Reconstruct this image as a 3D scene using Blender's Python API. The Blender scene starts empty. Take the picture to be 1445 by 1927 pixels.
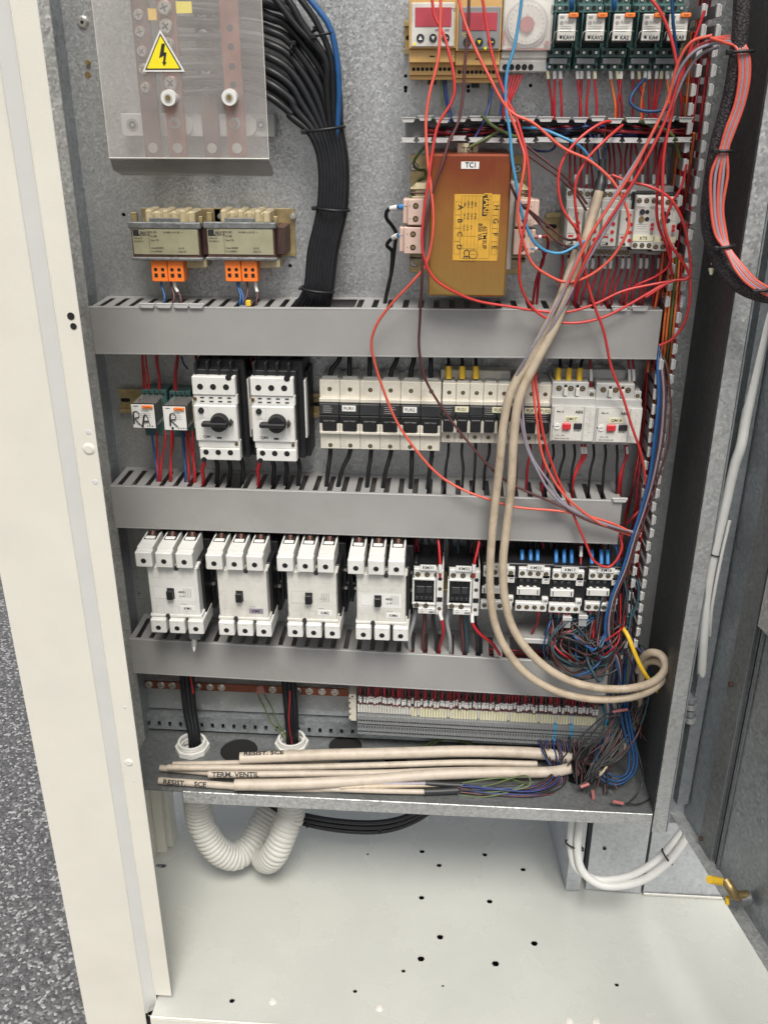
import bpy, bmesh, math, random
from mathutils import Vector, Matrix
from mathutils.geometry import delaunay_2d_cdt
random.seed(7)
S = bpy.context.scene
COL = S.collection
# ---------------------------------------------------------------- camera, sky, sun, exposure
CX, CY, F = 722.5, 963.5, 1750.0
AX = Vector((0.9975739, 0.0696151, 0.0003523)); AY = Vector((0.0290936, -0.4122983, -0.9105842)); AZ = Vector((-0.0632452, 0.9083853, -0.4133234)); CAM = Vector((0.0817026, -1.2427683, 0.3917068))
cd = bpy.data.cameras.new('camera'); cam = bpy.data.objects.new('camera', cd); COL.objects.link(cam)
cam.matrix_world = Matrix(((AX.x, -AY.x, -AZ.x, CAM.x), (AX.y, -AY.y, -AZ.y, CAM.y), (AX.z, -AY.z, -AZ.z, CAM.z), (0, 0, 0, 1)))
cd.sensor_width = 36; cd.sensor_fit = 'AUTO'; cd.lens = F / 1927 * 36; cd.clip_start = 0.02; cd.clip_end = 400
S.camera = cam
SUN_EL, SUN_AZ = math.radians(58), math.radians(168)      # high behind the photographer, a little to the right, veiled by cloud
w = bpy.data.worlds.new('World'); S.world = w; w.use_nodes = True
nt = w.node_tree; nt.nodes.clear()
sky = nt.nodes.new('ShaderNodeTexSky'); sky.sky_type = 'NISHITA'; sky.sun_disc = False
sky.sun_elevation = SUN_EL; sky.sun_rotation = SUN_AZ; sky.air_density = 1.0; sky.dust_density = 5.0; sky.ozone_density = 1.0
hs = nt.nodes.new('ShaderNodeHueSaturation'); hs.inputs['Saturation'].default_value = .35
bg = nt.nodes.new('ShaderNodeBackground'); bg.inputs[1].default_value = 0.09
wo = nt.nodes.new('ShaderNodeOutputWorld')
nt.links.new(sky.outputs[0], hs.inputs['Color']); nt.links.new(hs.outputs[0], bg.inputs[0]); nt.links.new(bg.outputs[0], wo.inputs[0])
sl = bpy.data.lights.new('sun', 'SUN'); sl.energy = 1.8; sl.angle = math.radians(20); sl.color = (1, .95, .88)
so = bpy.data.objects.new('sun', sl); COL.objects.link(so)
sd = Vector((math.sin(SUN_AZ) * math.cos(SUN_EL), math.cos(SUN_AZ) * math.cos(SUN_EL), math.sin(SUN_EL)))
so.rotation_euler = sd.to_track_quat('Z', 'Y').to_euler(); so.location = sd * 5
S.view_settings.view_transform = 'Standard'; S.view_settings.look = 'None'
S.view_settings.exposure = 0.7; S.view_settings.gamma = 1.0; S.view_settings.use_curve_mapping = False

# ---------------------------------------------------------------- measuring: a point of the place seen at (px, py) of the photo, d mm in front of the plate
def ray(px, py): return AX * ((px - CX) / F) + AY * ((py - CY) / F) + AZ
def P(px, py, d=0):
    r = ray(px, py); return CAM + r * ((-d / 1000 - CAM.y) / r.y)
def PZ(px, py, z):
    r = ray(px, py); return CAM + r * ((z - CAM.z) / r.z)
def PXw(px, py, x):
    r = ray(px, py); return CAM + r * ((x - CAM.x) / r.x)

# ---------------------------------------------------------------- materials
MATS = {}
def mat(name, col=(), rough=.5, metal=0.0, var=.06, scale=60, bump=0.0, bscale=600, spec=.5, dirt=0.0, coat=0.0):
    if name in MATS: return MATS[name]
    m = bpy.data.materials.new(name); m.use_nodes = True; t = m.node_tree; b = t.nodes['Principled BSDF']
    b.inputs['Roughness'].default_value = rough; b.inputs['Metallic'].default_value = metal
    b.inputs['Specular IOR Level'].default_value = spec
    if coat: b.inputs['Coat Weight'].default_value = coat; b.inputs['Coat Roughness'].default_value = .15
    geo = t.nodes.new('ShaderNodeNewGeometry')
    n = t.nodes.new('ShaderNodeTexNoise'); n.inputs['Scale'].default_value = scale; n.inputs['Detail'].default_value = 5; n.inputs['Roughness'].default_value = .6
    t.links.new(geo.outputs['Position'], n.inputs['Vector'])
    r = t.nodes.new('ShaderNodeValToRGB'); e = r.color_ramp.elements
    e[0].position = .3; e[1].position = .7
    e[0].color = (*[max(0, c * (1 - var)) for c in col], 1); e[1].color = (*[min(1, c * (1 + var)) for c in col], 1)
    t.links.new(n.outputs['Fac'], r.inputs['Fac']); out = r.outputs['Color']
    if dirt:
        n2 = t.nodes.new('ShaderNodeTexNoise'); n2.inputs['Scale'].default_value = scale * .35; n2.inputs['Detail'].default_value = 8; n2.inputs['Roughness'].default_value = .75
        t.links.new(geo.outputs['Position'], n2.inputs['Vector'])
        r2 = t.nodes.new('ShaderNodeValToRGB'); r2.color_ramp.elements[0].position = .5; r2.color_ramp.elements[1].position = .75
        r2.color_ramp.elements[0].color = (0, 0, 0, 1); r2.color_ramp.elements[1].color = (dirt, dirt, dirt, 1)
        mx = t.nodes.new('ShaderNodeMix'); mx.data_type = 'RGBA'; mx.inputs['B'].default_value = (col[0] * .45, col[1] * .38, col[2] * .3, 1)
        t.links.new(n2.outputs['Fac'], r2.inputs['Fac']); t.links.new(r2.outputs['Color'], mx.inputs['Factor']); t.links.new(out, mx.inputs['A'])
        out = mx.outputs['Result']
    t.links.new(out, b.inputs['Base Color'])
    mr = t.nodes.new('ShaderNodeMapRange'); mr.inputs['To Min'].default_value = max(.02, rough - .08); mr.inputs['To Max'].default_value = min(1, rough + .1)
    t.links.new(n.outputs['Fac'], mr.inputs['Value']); t.links.new(mr.outputs['Result'], b.inputs['Roughness'])
    if bump:
        n3 = t.nodes.new('ShaderNodeTexNoise'); n3.inputs['Scale'].default_value = bscale; n3.inputs['Detail'].default_value = 3
        t.links.new(geo.outputs['Position'], n3.inputs['Vector'])
        bm = t.nodes.new('ShaderNodeBump'); bm.inputs['Strength'].default_value = bump; bm.inputs['Distance'].default_value = .0006
        t.links.new(n3.outputs['Fac'], bm.inputs['Height']); t.links.new(bm.outputs['Normal'], b.inputs['Normal'])
    MATS[name] = m; return m
def galv(name, col, rough, metal, cell=320, tilt=.25, var=.3, streak=0.0, spot=0.25):
    m = bpy.data.materials.new(name); m.use_nodes = True; t = m.node_tree; b = t.nodes['Principled BSDF']; N = t.nodes.new; L = t.links.new
    geo = N('ShaderNodeNewGeometry')
    v = N('ShaderNodeTexVoronoi'); v.inputs['Scale'].default_value = cell; L(geo.outputs['Position'], v.inputs['Vector'])
    n = N('ShaderNodeTexNoise'); n.inputs['Scale'].default_value = 9; n.inputs['Detail'].default_value = 9; n.inputs['Roughness'].default_value = .68
    L(geo.outputs['Position'], n.inputs['Vector'])
    n2 = N('ShaderNodeTexNoise'); n2.inputs['Scale'].default_value = 120; n2.inputs['Detail'].default_value = 6; n2.inputs['Roughness'].default_value = .75
    mp = N('ShaderNodeMapping'); mp.inputs['Scale'].default_value = (1, 1, .25 if streak else 1); L(geo.outputs['Position'], mp.inputs['Vector']); L(mp.outputs[0], n2.inputs['Vector'])
    sx = N('ShaderNodeSeparateColor'); L(v.outputs['Color'], sx.inputs[0])
    def mth(op, a, bb):
        k = N('ShaderNodeMath'); k.operation = op
        for i, q in enumerate((a, bb)):
            if hasattr(q, 'is_linked'): L(q, k.inputs[i])
            else: k.inputs[i].default_value = q
        return k.outputs[0]
    f = mth('ADD', mth('MULTIPLY', mth('SUBTRACT', sx.outputs[0], .5), var), mth('MULTIPLY', mth('SUBTRACT', n.outputs['Fac'], .5), var + .35))
    f = mth('ADD', f, mth('MULTIPLY', mth('SUBTRACT', n2.outputs['Fac'], .5), spot * 2))
    f = mth('ADD', f, 1.0)
    vm = N('ShaderNodeVectorMath'); vm.operation = 'SCALE'; vm.inputs[0].default_value = col; L(f, vm.inputs['Scale'])
    L(vm.outputs[0], b.inputs['Base Color']); b.inputs['Metallic'].default_value = metal
    L(mth('ADD', mth('MULTIPLY', n2.outputs['Fac'], .25), rough - .12), b.inputs['Roughness'])
    va = N('ShaderNodeVectorMath'); va.operation = 'SUBTRACT'; L(v.outputs['Color'], va.inputs[0]); va.inputs[1].default_value = (.5, .5, .5)
    vs = N('ShaderNodeVectorMath'); vs.operation = 'SCALE'; L(va.outputs[0], vs.inputs[0]); vs.inputs['Scale'].default_value = tilt
    vb = N('ShaderNodeVectorMath'); L(geo.outputs['Normal'], vb.inputs[0]); L(vs.outputs[0], vb.inputs[1])
    vn = N('ShaderNodeVectorMath'); vn.operation = 'NORMALIZE'; L(vb.outputs[0], vn.inputs[0]); L(vn.outputs[0], b.inputs['Normal'])
    MATS[name] = m; return m
GALV = galv('galvanised_plate', (.43, .44, .44), .4, .68, 480, .22, .12, 0, .14)
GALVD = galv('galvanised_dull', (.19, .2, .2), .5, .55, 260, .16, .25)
GALVK = galv('galvanised_shaded', (.085, .09, .088), .5, .5, 260, .14, .3)  # shade on the right wall put into a darker base colour
GALVB = galv('galvanised_sky_tint', (.31, .335, .345), .45, .6, 260, .2, .22)  # bluish sky reflection put into the base colour
GALVS = galv('galvanised_streaked', (.5, .52, .54), .45, .55, 200, .15, .16, 1)
GALVL = galv('galvanised_edge', (.5, .51, .5), .42, .6, 300, .3, .25)
CREAM = mat('cream_paint', (.65, .63, .555), .42, var=.03, scale=12, bump=.35, bscale=500, dirt=.07)
BEAD = mat('sky_greyed_paint', (.57, .575, .55), .35, var=.03, scale=20)  # sky reflection on the post's sloped face put into the colour
FLOORP = mat('grey_beige_paint', (.46, .47, .43), .26, var=.05, scale=7, bump=.35, bscale=420)
DUCT = mat('grey_duct_plastic', (.3, .298, .29), .4, var=.06, scale=11, bump=.2, bscale=200, dirt=.3)
DUCTL = mat('grey_duct_tab', (.46, .46, .45), .4, var=.05, scale=60)
BLACK = mat('black_plastic', (.013, .0135, .015), .42, var=.2, spec=.35)
VOID = mat('dark_hole', (.006, .006, .006), .8, var=.1)
BLKC = mat('black_cable_sheath', (.011, .012, .014), .4, var=.25, scale=200, spec=.35)
WHITE = mat('white_plastic', (.66, .66, .63), .38, var=.04, scale=70, dirt=.3)
WHITEK = mat('aged_white_plastic', (.6, .59, .54), .4, var=.07, scale=60, dirt=.5)
CREAMP = mat('cream_plastic', (.58, .55, .47), .42, var=.05, scale=70, dirt=.3)
GREYP = mat('light_grey_plastic', (.42, .42, .4), .42, var=.05, dirt=.25)
MIDG = mat('mid_grey_plastic', (.22, .23, .235), .45, var=.06, dirt=.2)
CHAR = mat('charcoal_plastic', (.028, .03, .032), .42, var=.15, spec=.4)
PAPER = mat('white_label_paper', (.7, .7, .67), .6, var=.02)
PAPERY = mat('yellowed_label_paper', (.68, .65, .45), .6, var=.08, scale=90)
INK = mat('black_ink', (.015, .015, .017), .6, var=.1)
INKG = mat('faded_ink', (.28, .27, .26), .6, var=.1)
SCREW = mat('zinc_screw', (.6, .59, .55), .32, .85, var=.15, scale=300)
BRASS = mat('dull_brass', (.3, .22, .1), .4, .7, var=.25, scale=200)
RAILM = mat('yellow_passivated_steel', (.48, .38, .2), .38, .7, var=.3, scale=60)
COPPER = mat('oxidised_copper', (.27, .1, .062), .42, .7, var=.3, scale=50, dirt=.5)
COPPERD = mat('dark_oxidised_copper', (.11, .055, .042), .5, .55, var=.35, scale=50)
RED = mat('red_wire', (.4, .014, .02), .38, var=.1)
REDD = mat('deep_red_wire', (.25, .01, .018), .42, var=.15)
CORAL = mat('coral_wire', (.5, .04, .036), .38, var=.08)
CORAL2 = mat('salmon_wire', (.62, .1, .065), .38, var=.08)
ORNG = mat('orange_wire', (.62, .16, .04), .4, var=.12)
BLUE = mat('blue_wire', (.015, .085, .24), .4, var=.12)
BLUEF = mat('blue_ferrule', (.04, .2, .5), .4, var=.12)
DEEPB = mat('deep_blue_wire', (.008, .045, .125), .45, spec=.35)
NAVY = mat('navy_wire', (.02, .035, .14), .4, var=.15)
GREYW = mat('grey_wire', (.25, .23, .27), .42, var=.1)
BRWN = mat('brown_wire', (.085, .03, .03), .42, var=.15)
TEAL = mat('teal_wire', (.035, .075, .095), .42, var=.15)
DKGW = mat('dark_grey_wire', (.025, .025, .026), .42, var=.2)
GREEN = mat('green_yellow_wire', (.085, .12, .04), .42, var=.3, scale=25)
YEL = mat('yellow_plastic', (.75, .48, .03), .42, var=.08)
BEIGE = mat('beige_cable_sheath', (.46, .38, .28), .5, var=.12, scale=60, dirt=.8)
BEIGEW = mat('pale_cable_sheath', (.47, .41, .335), .5, var=.1, scale=60, dirt=.6)
WCAB = mat('white_cable_sheath', (.62, .62, .59), .45, var=.04, scale=40, dirt=.15)
CONDUIT = mat('pale_grey_conduit', (.52, .515, .475), .5, var=.04, scale=20, dirt=.12)
PINKP = mat('pink_terminal_plastic', (.6, .44, .37), .45, var=.05)
PINKF = mat('pink_ferrule', (.38, .13, .12), .45, var=.08)
ORP = mat('orange_terminal_plastic', (.85, .2, .03), .4, var=.05)
GRNP = mat('green_socket_plastic', (.045, .11, .1), .42, var=.12, dirt=.2)
TANP = mat('tan_module_plastic', (.58, .36, .13), .42, var=.06, dirt=.2)
BOBB = mat('yellowed_bobbin_plastic', (.46, .39, .24), .4, var=.15, scale=80)
LAMS = mat('transformer_lamination', (.1, .055, .045), .5, .3, var=.25, scale=200)
FOIL = mat('silver_type_plate', (.42, .4, .27), .35, .4, var=.1, scale=60)
GOLD = mat('gold_type_plate', (.75, .42, .06), .3, .35, var=.18, scale=30)
SCRN = mat('red_display_window', (.42, .06, .08), .2, var=.08)
WARN = mat('warning_yellow', (.85, .72, .02), .45, var=.02)
REDP = mat('red_push_button', (.55, .02, .03), .35, var=.05)
ASPH = None
def special_materials():
    global ASPH, ACRY, TCM, BRAID, ACRYS
    m = bpy.data.materials.new('asphalt'); m.use_nodes = True; t = m.node_tree; b = t.nodes['Principled BSDF']; N = t.nodes.new; L = t.links.new
    geo = N('ShaderNodeNewGeometry')
    v = N('ShaderNodeTexVoronoi'); v.inputs['Scale'].default_value = 210; L(geo.outputs['Position'], v.inputs['Vector'])
    s = N('ShaderNodeSeparateColor'); L(v.outputs['Color'], s.inputs[0])
    r = N('ShaderNodeValToRGB'); e = r.color_ramp.elements; e[0].position = 0; e[0].color = (.06, .06, .062, 1); e[1].position = .75; e[1].color = (.13, .128, .13, 1)
    e2 = e.new(.86); e2.color = (.24, .24, .24, 1); e3 = e.new(1); e3.color = (.4, .4, .4, 1)
    L(s.outputs[0], r.inputs[0]); L(r.outputs[0], b.inputs['Base Color']); b.inputs['Roughness'].default_value = .5
    n = N('ShaderNodeTexNoise'); n.inputs['Scale'].default_value = 160; n.inputs['Detail'].default_value = 4; L(geo.outputs['Position'], n.inputs['Vector'])
    ad = N('ShaderNodeMath'); ad.operation = 'ADD'; L(v.outputs['Distance'], ad.inputs[0]); L(n.outputs['Fac'], ad.inputs[1])
    bm = N('ShaderNodeBump'); bm.inputs['Strength'].default_value = .6; bm.inputs['Distance'].default_value = .002; bm.invert = True
    L(ad.outputs[0], bm.inputs['Height']); L(bm.outputs[0], b.inputs['Normal']); ASPH = m
    # clear acrylic sheet: thin clear plastic with a faint surface haze
    for nm, mixf, c in (('clear_acrylic', .15, (.8, .76, .73)), ('smoked_acrylic_lip', .55, (.2, .185, .165))):
        m = bpy.data.materials.new(nm); m.use_nodes = True; t = m.node_tree; N = t.nodes.new; L = t.links.new
        b = t.nodes['Principled BSDF']; b.inputs['Base Color'].default_value = (*c, 1); b.inputs['Roughness'].default_value = .1
        nz = N('ShaderNodeTexNoise'); nz.inputs['Scale'].default_value = 25; geo = N('ShaderNodeNewGeometry'); L(geo.outputs['Position'], nz.inputs['Vector'])
        mr = N('ShaderNodeMapRange'); mr.inputs['To Min'].default_value = mixf - .06; mr.inputs['To Max'].default_value = mixf + .06; L(nz.outputs['Fac'], mr.inputs['Value'])
        tr = N('ShaderNodeBsdfTransparent'); mx = N('ShaderNodeMixShader'); L(mr.outputs[0], mx.inputs[0]); L(tr.outputs[0], mx.inputs[1]); L(b.outputs[0], mx.inputs[2])
        L(mx.outputs[0], t.nodes['Material Output'].inputs[0]); MATS[nm] = m
    ACRY = MATS['clear_acrylic']; ACRYS = MATS['smoked_acrylic_lip']
    # heat-tinted brass cover of the large transformer: reddish at the top, olive brass below
    m = bpy.data.materials.new('heat_tinted_brass'); m.use_nodes = True; t = m.node_tree; b = t.nodes['Principled BSDF']; N = t.nodes.new; L = t.links.new
    tc = N('ShaderNodeTexCoord'); sp = N('ShaderNodeSeparateXYZ'); L(tc.outputs['Object'], sp.inputs[0])
    nz = N('ShaderNodeTexNoise'); nz.inputs['Scale'].default_value = 22; nz.inputs['Detail'].default_value = 6; L(tc.outputs['Object'], nz.inputs['Vector'])
    mp = N('ShaderNodeMapping'); mp.inputs['Scale'].default_value = (500, 500, 12); n2 = N('ShaderNodeTexNoise'); L(tc.outputs['Object'], mp.inputs[0]); L(mp.outputs[0], n2.inputs['Vector'])
    a1 = N('ShaderNodeMath'); a1.operation = 'MULTIPLY_ADD'; L(nz.outputs['Fac'], a1.inputs[0]); a1.inputs[1].default_value = .07; L(sp.outputs['Z'], a1.inputs[2])
    a2 = N('ShaderNodeMapRange'); a2.inputs['From Min'].default_value = .03; a2.inputs['From Max'].default_value = .23; L(a1.outputs[0], a2.inputs['Value'])
    r = N('ShaderNodeValToRGB'); e = r.color_ramp.elements; e[0].color = (.4, .25, .07, 1); e[1].color = (.26, .06, .035, 1); q = e.new(.45); q.color = (.42, .19, .05, 1); q = e.new(.75); q.color = (.3, .075, .03, 1)
    L(a2.outputs[0], r.inputs[0]); mm = N('ShaderNodeMix'); mm.data_type = 'RGBA'; mm.blend_type = 'MULTIPLY'; mm.inputs['Factor'].default_value = .35
    L(r.outputs[0], mm.inputs['A']); L(n2.outputs['Fac'], mm.inputs['B']); L(mm.outputs['Result'], b.inputs['Base Color']); b.inputs['Metallic'].default_value = .5; b.inputs['Roughness'].default_value = .28
    TCM = m
    m = bpy.data.materials.new('black_braided_sleeve'); m.use_nodes = True; t = m.node_tree; b = t.nodes['Principled BSDF']; N = t.nodes.new; L = t.links.new
    geo = N('ShaderNodeNewGeometry'); v = N('ShaderNodeTexVoronoi'); v.inputs['Scale'].default_value = 420; L(geo.outputs['Position'], v.inputs['Vector'])
    r = N('ShaderNodeValToRGB'); r.color_ramp.elements[0].color = (.09, .07, .075, 1); r.color_ramp.elements[1].color = (.015, .013, .015, 1); r.color_ramp.elements[1].position = .6
    L(v.outputs['Distance'], r.inputs[0]); L(r.outputs[0], b.inputs['Base Color']); b.inputs['Roughness'].default_value = .7
    bm = N('ShaderNodeBump'); bm.inputs['Strength'].default_value = .8; bm.inputs['Distance'].default_value = .001; L(v.outputs['Distance'], bm.inputs['Height']); L(bm.outputs[0], b.inputs['Normal']); BRAID = m
special_materials()

# ---------------------------------------------------------------- mesh building
class MB:
    def __init__(s): s.v = []; s.f = []; s.fm = []; s.sm = []; s.m = []
    def mi(s, m):
        if m not in s.m: s.m.append(m)
        return s.m.index(m)
    def add(s, vs, fs, m, smooth=False):
        o = len(s.v); s.v += [Vector(v) for v in vs]; k = s.mi(m)
        for f in fs: s.f.append([o + i for i in f]); s.fm.append(k); s.sm.append(smooth)
        return s
    def box(s, x0, x1, y0, y1, z0, z1, m, bev=0.0, M=None):
        x0, x1 = min(x0, x1), max(x0, x1); y0, y1 = min(y0, y1), max(y0, y1); z0, z1 = min(z0, z1), max(z0, z1)
        if bev <= 0:
            vs = [(x, y, z) for x in (x0, x1) for y in (y0, y1) for z in (z0, z1)]
            fs = [(0, 1, 3, 2), (4, 6, 7, 5), (0, 4, 5, 1), (2, 3, 7, 6), (0, 2, 6, 4), (1, 5, 7, 3)]
        else:
            b = min(bev, (x1 - x0) * .45, (y1 - y0) * .45, (z1 - z0) * .45)
            vs = []; ix = {}
            for i, x in enumerate((x0, x1)):
                for j, y in enumerate((y0, y1)):
                    for k, z in enumerate((z0, z1)):
                        sx, sy, sz = (b, -b)[i], (b, -b)[j], (b, -b)[k]
                        for a, p in enumerate(((x, y + sy, z + sz), (x + sx, y, z + sz), (x + sx, y + sy, z))):
                            ix[i, j, k, a] = len(vs); vs.append(p)
            fs = []
            for i in (0, 1):
                q = [ix[i, j, k, 0] for j, k in ((0, 0), (1, 0), (1, 1), (0, 1))]; fs.append(q if i else q[::-1])
                q = [ix[j, i, k, 1] for j, k in ((0, 0), (0, 1), (1, 1), (1, 0))]; fs.append(q if i else q[::-1])
                q = [ix[j, k, i, 2] for j, k in ((0, 0), (1, 0), (1, 1), (0, 1))]; fs.append(q if i else q[::-1])
            for j in (0, 1):
                for k in (0, 1):
                    q = [ix[0, j, k, 1], ix[1, j, k, 1], ix[1, j, k, 2], ix[0, j, k, 2]]; fs.append(q if j == k else q[::-1])
                    q = [ix[j, 0, k, 0], ix[j, 1, k, 0], ix[j, 1, k, 2], ix[j, 0, k, 2]]; fs.append(q if j != k else q[::-1])
                    q = [ix[j, k, 0, 0], ix[j, k, 1, 0], ix[j, k, 1, 1], ix[j, k, 0, 1]]; fs.append(q if j == k else q[::-1])
            for i in (0, 1):
                for j in (0, 1):
                    for k in (0, 1):
                        q = [ix[i, j, k, 0], ix[i, j, k, 1], ix[i, j, k, 2]]; fs.append(q if (i + j + k) % 2 else q[::-1])
        if M is not None: vs = [M @ Vector(v) for v in vs]
        return s.add(vs, fs, m)
    def cyl(s, c, d, r, h, m, n=16, r2=None, M=None):
        c = Vector(c); d = Vector(d).normalized(); a = d.orthogonal().normalized(); b = d.cross(a); r2 = r if r2 is None else r2
        vs = []
        for k, rr in ((0, r), (1, r2)):
            for i in range(n):
                t = 2 * math.pi * i / n; vs.append(c + d * (h * k) + (a * math.cos(t) + b * math.sin(t)) * rr)
        s.add(vs, [(i, (i + 1) % n, n + (i + 1) % n, n + i) for i in range(n)], m, n > 8)
        s.add(vs[n:], [tuple(range(n))], m); s.add(vs[:n], [tuple(range(n))[::-1]], m); return s
    def prism(s, pts, y0, y1, m):              # outline in X-Z, from depth y0 (front) to y1 (back)
        n = len(pts); vs = [(p[0], y0, p[1]) for p in pts] + [(p[0], y1, p[1]) for p in pts]
        s.add(vs, [tuple(range(n)), tuple(range(2 * n - 1, n - 1, -1))] + [(i, i + n, (i + 1) % n + n, (i + 1) % n) for i in range(n)], m); return s
    def tube(s, pts, r, m, n=8, closed=False, caps=True, flat=1.0):
        pts = [Vector(p) for p in pts]; k = len(pts); rs = r if hasattr(r, '__len__') else [r] * k
        T = []
        for i in range(k):
            a = pts[(i - 1) % k] if closed or i else pts[0]; b = pts[(i + 1) % k] if closed or i < k - 1 else pts[-1]
            T.append((b - a).normalized())
        u = T[0].orthogonal().normalized(); vs = []
        for i in range(k):
            u = (u - T[i] * u.dot(T[i])).normalized(); w_ = T[i].cross(u)
            for j in range(n):
                t = 2 * math.pi * j / n; vs.append(pts[i] + (u * math.cos(t) + w_ * math.sin(t) * flat) * rs[i])
        fs = [(i * n + j, i * n + (j + 1) % n, ((i + 1) % k) * n + (j + 1) % n, ((i + 1) % k) * n + j) for i in range(k if closed else k - 1) for j in range(n)]
        s.add(vs, fs, m, True)
        if caps and not closed: s.add(vs[:n], [tuple(range(n))[::-1]], m); s.add(vs[-n:], [tuple(range(n))], m)
        return s
    def plate(s, O, U, V, Nn, outer, holes, th, m):   # flat sheet with real holes; O + U*u + V*v, thickness th along -N
        O, U, V, Nn = map(Vector, (O, U, V, Nn)); loops = [outer] + holes; vv = []; ff = []
        for l in loops: ff.append(list(range(len(vv), len(vv) + len(l)))); vv += [Vector((p[0], p[1])) for p in l]
        r = delaunay_2d_cdt(vv, [], ff, 1, 1e-7)
        tri = [f for f, o in zip(r[2], r[5]) if list(o) == [0]]
        W = lambda q, h: O + U * q[0] + V * q[1] - Nn * h
        s.add([W(q, 0) for q in r[0]], tri, m); s.add([W(q, th) for q in r[0]], [tuple(f)[::-1] for f in tri], m)
        for l in loops:
            n = len(l); s.add([W(q, 0) for q in l] + [W(q, th) for q in l], [(i, (i + 1) % n, n + (i + 1) % n, n + i) for i in range(n)], m)
        return s
    def text(s, body, O, U, V, h, m, off=.00015, align='CENTER', bold=.012, wrap=None, sx=1.0):
        vs, fs = text_data(body, align, bold); O, U, V = map(Vector, (O, U, V)); Nn = U.cross(V).normalized(); h = h / .7
        if wrap is None: s.add([O + U * (x * h * sx) + V * (y * h) + Nn * off for x, y in vs], fs, m)
        else:
            out = []
            for x, y in vs:
                yy = (y - .35) * h; yy = max(-wrap * .96, min(wrap * .96, yy)); out.append(O + U * (x * h * sx) + V * yy + Nn * (math.sqrt(wrap * wrap - yy * yy) + off))
            s.add(out, fs, m)
        return s
    def obj(s, name, parent=None, label=None):
        me = bpy.data.meshes.new(name); o = bpy.data.objects.new(name, me); COL.objects.link(o)
        L = parent_loc(parent); me.from_pydata([v - L for v in s.v], [], s.f)
        for m in s.m: me.materials.append(m)
        me.polygons.foreach_set('material_index', s.fm); me.polygons.foreach_set('use_smooth', s.sm); me.update()
        if parent is not None: o.parent = parent
        if label: o['label'] = label
        return o
    def thing(s, name, label, cat, group=None, kind=None, base=None):
        L = Vector(base) if base is not None else (sum(s.v, Vector()) / max(1, len(s.v)) if kind is None else Vector())
        s.v = [v - L for v in s.v]; o = s.obj(name); o.location = L; tag(o, label, cat, group, kind); return o
def tag(o, label=None, cat=None, group=None, kind=None):
    if label: o['label'] = label
    if cat: o['category'] = cat
    if group: o['group'] = group
    if kind: o['kind'] = kind
    return o
def parent_loc(p):
    L = Vector()
    while p is not None: L += Vector(p.location); p = p.parent
    return L
def empty(name, loc, label, cat, group=None):
    o = bpy.data.objects.new(name, None); o.location = loc; o.empty_display_size = .01; COL.objects.link(o); return tag(o, label, cat, group)
TXT = {}
def text_data(body, align, bold):
    k = (body, align, bold)
    if k not in TXT:
        c = bpy.data.curves.new('t', 'FONT'); c.body = body; c.size = 1; c.align_x = align; c.resolution_u = 2; c.offset = bold
        o = bpy.data.objects.new('t', c); me = bpy.data.meshes.new_from_object(o)
        TXT[k] = ([(v.co.x, v.co.y) for v in me.vertices], [tuple(p.vertices) for p in me.polygons])
        bpy.data.objects.remove(o); bpy.data.curves.remove(c); bpy.data.meshes.remove(me)
    return TXT[k]
def smooth(pts, step=4):
    pts = [Vector(p) for p in pts]
    if len(pts) < 3:
        return [pts[0].lerp(pts[-1], i / step) for i in range(step + 1)]
    q = [pts[0] * 2 - pts[1]] + pts + [pts[-1] * 2 - pts[-2]]; out = []
    for i in range(1, len(q) - 2):
        for j in range(step):
            t = j / step; a, b, c, d = q[i - 1], q[i], q[i + 1], q[i + 2]
            out.append(.5 * ((2 * b) + (c - a) * t + (2 * a - 5 * b + 4 * c - d) * t * t + (3 * b - a - 3 * c + d) * t ** 3))
    out.append(pts[-1]); return out
XW, ZW = Vector((1, 0, 0)), Vector((0, 0, 1)); YF = Vector((0, -1, 0))
def path(pp, step=5): return smooth([P(*p) for p in pp], step)
def wire(pp, r, m, label, cat='wire', group=None, name='wire', step=5, n=8, marks=(), ends=()):
    """pp: photo px, py, mm in front of the plate; r in mm. marks: (t0, t1, material, extra radius) sleeves as parts"""
    pts = path(pp, step); mb = MB().tube(pts, r / 1000, m, n)
    base = pts[0]; o = mb.thing(name, label, cat, group, base=base)
    for (t0, t1, mm, ex, nm) in marks:
        a, b = int(t0 * (len(pts) - 1)), max(int(t0 * (len(pts) - 1)) + 1, int(t1 * (len(pts) - 1)))
        MB().tube(pts[a:b + 1], (r + ex) / 1000, mm, n).obj(nm, o)
    return o
def screw(mb, c, r, m=SCREW, d=YF, slot=True):
    c = Vector(c); d = Vector(d); mb.cyl(c, d, r, r * .45, m, 14, r * .8)
    if slot:
        a = d.orthogonal().normalized(); b = d.cross(a); q = c + d * (r * .46); al = random.random() * 3
        for t in (al, al + math.pi / 2):
            u = a * math.cos(t) + b * math.sin(t); v = d.cross(u)
            mb.add([q + u * r * .55 + v * r * .1, q - u * r * .55 + v * r * .1, q - u * r * .55 - v * r * .1, q + u * r * .55 - v * r * .1], [(0, 1, 2, 3)], VOID)
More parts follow.
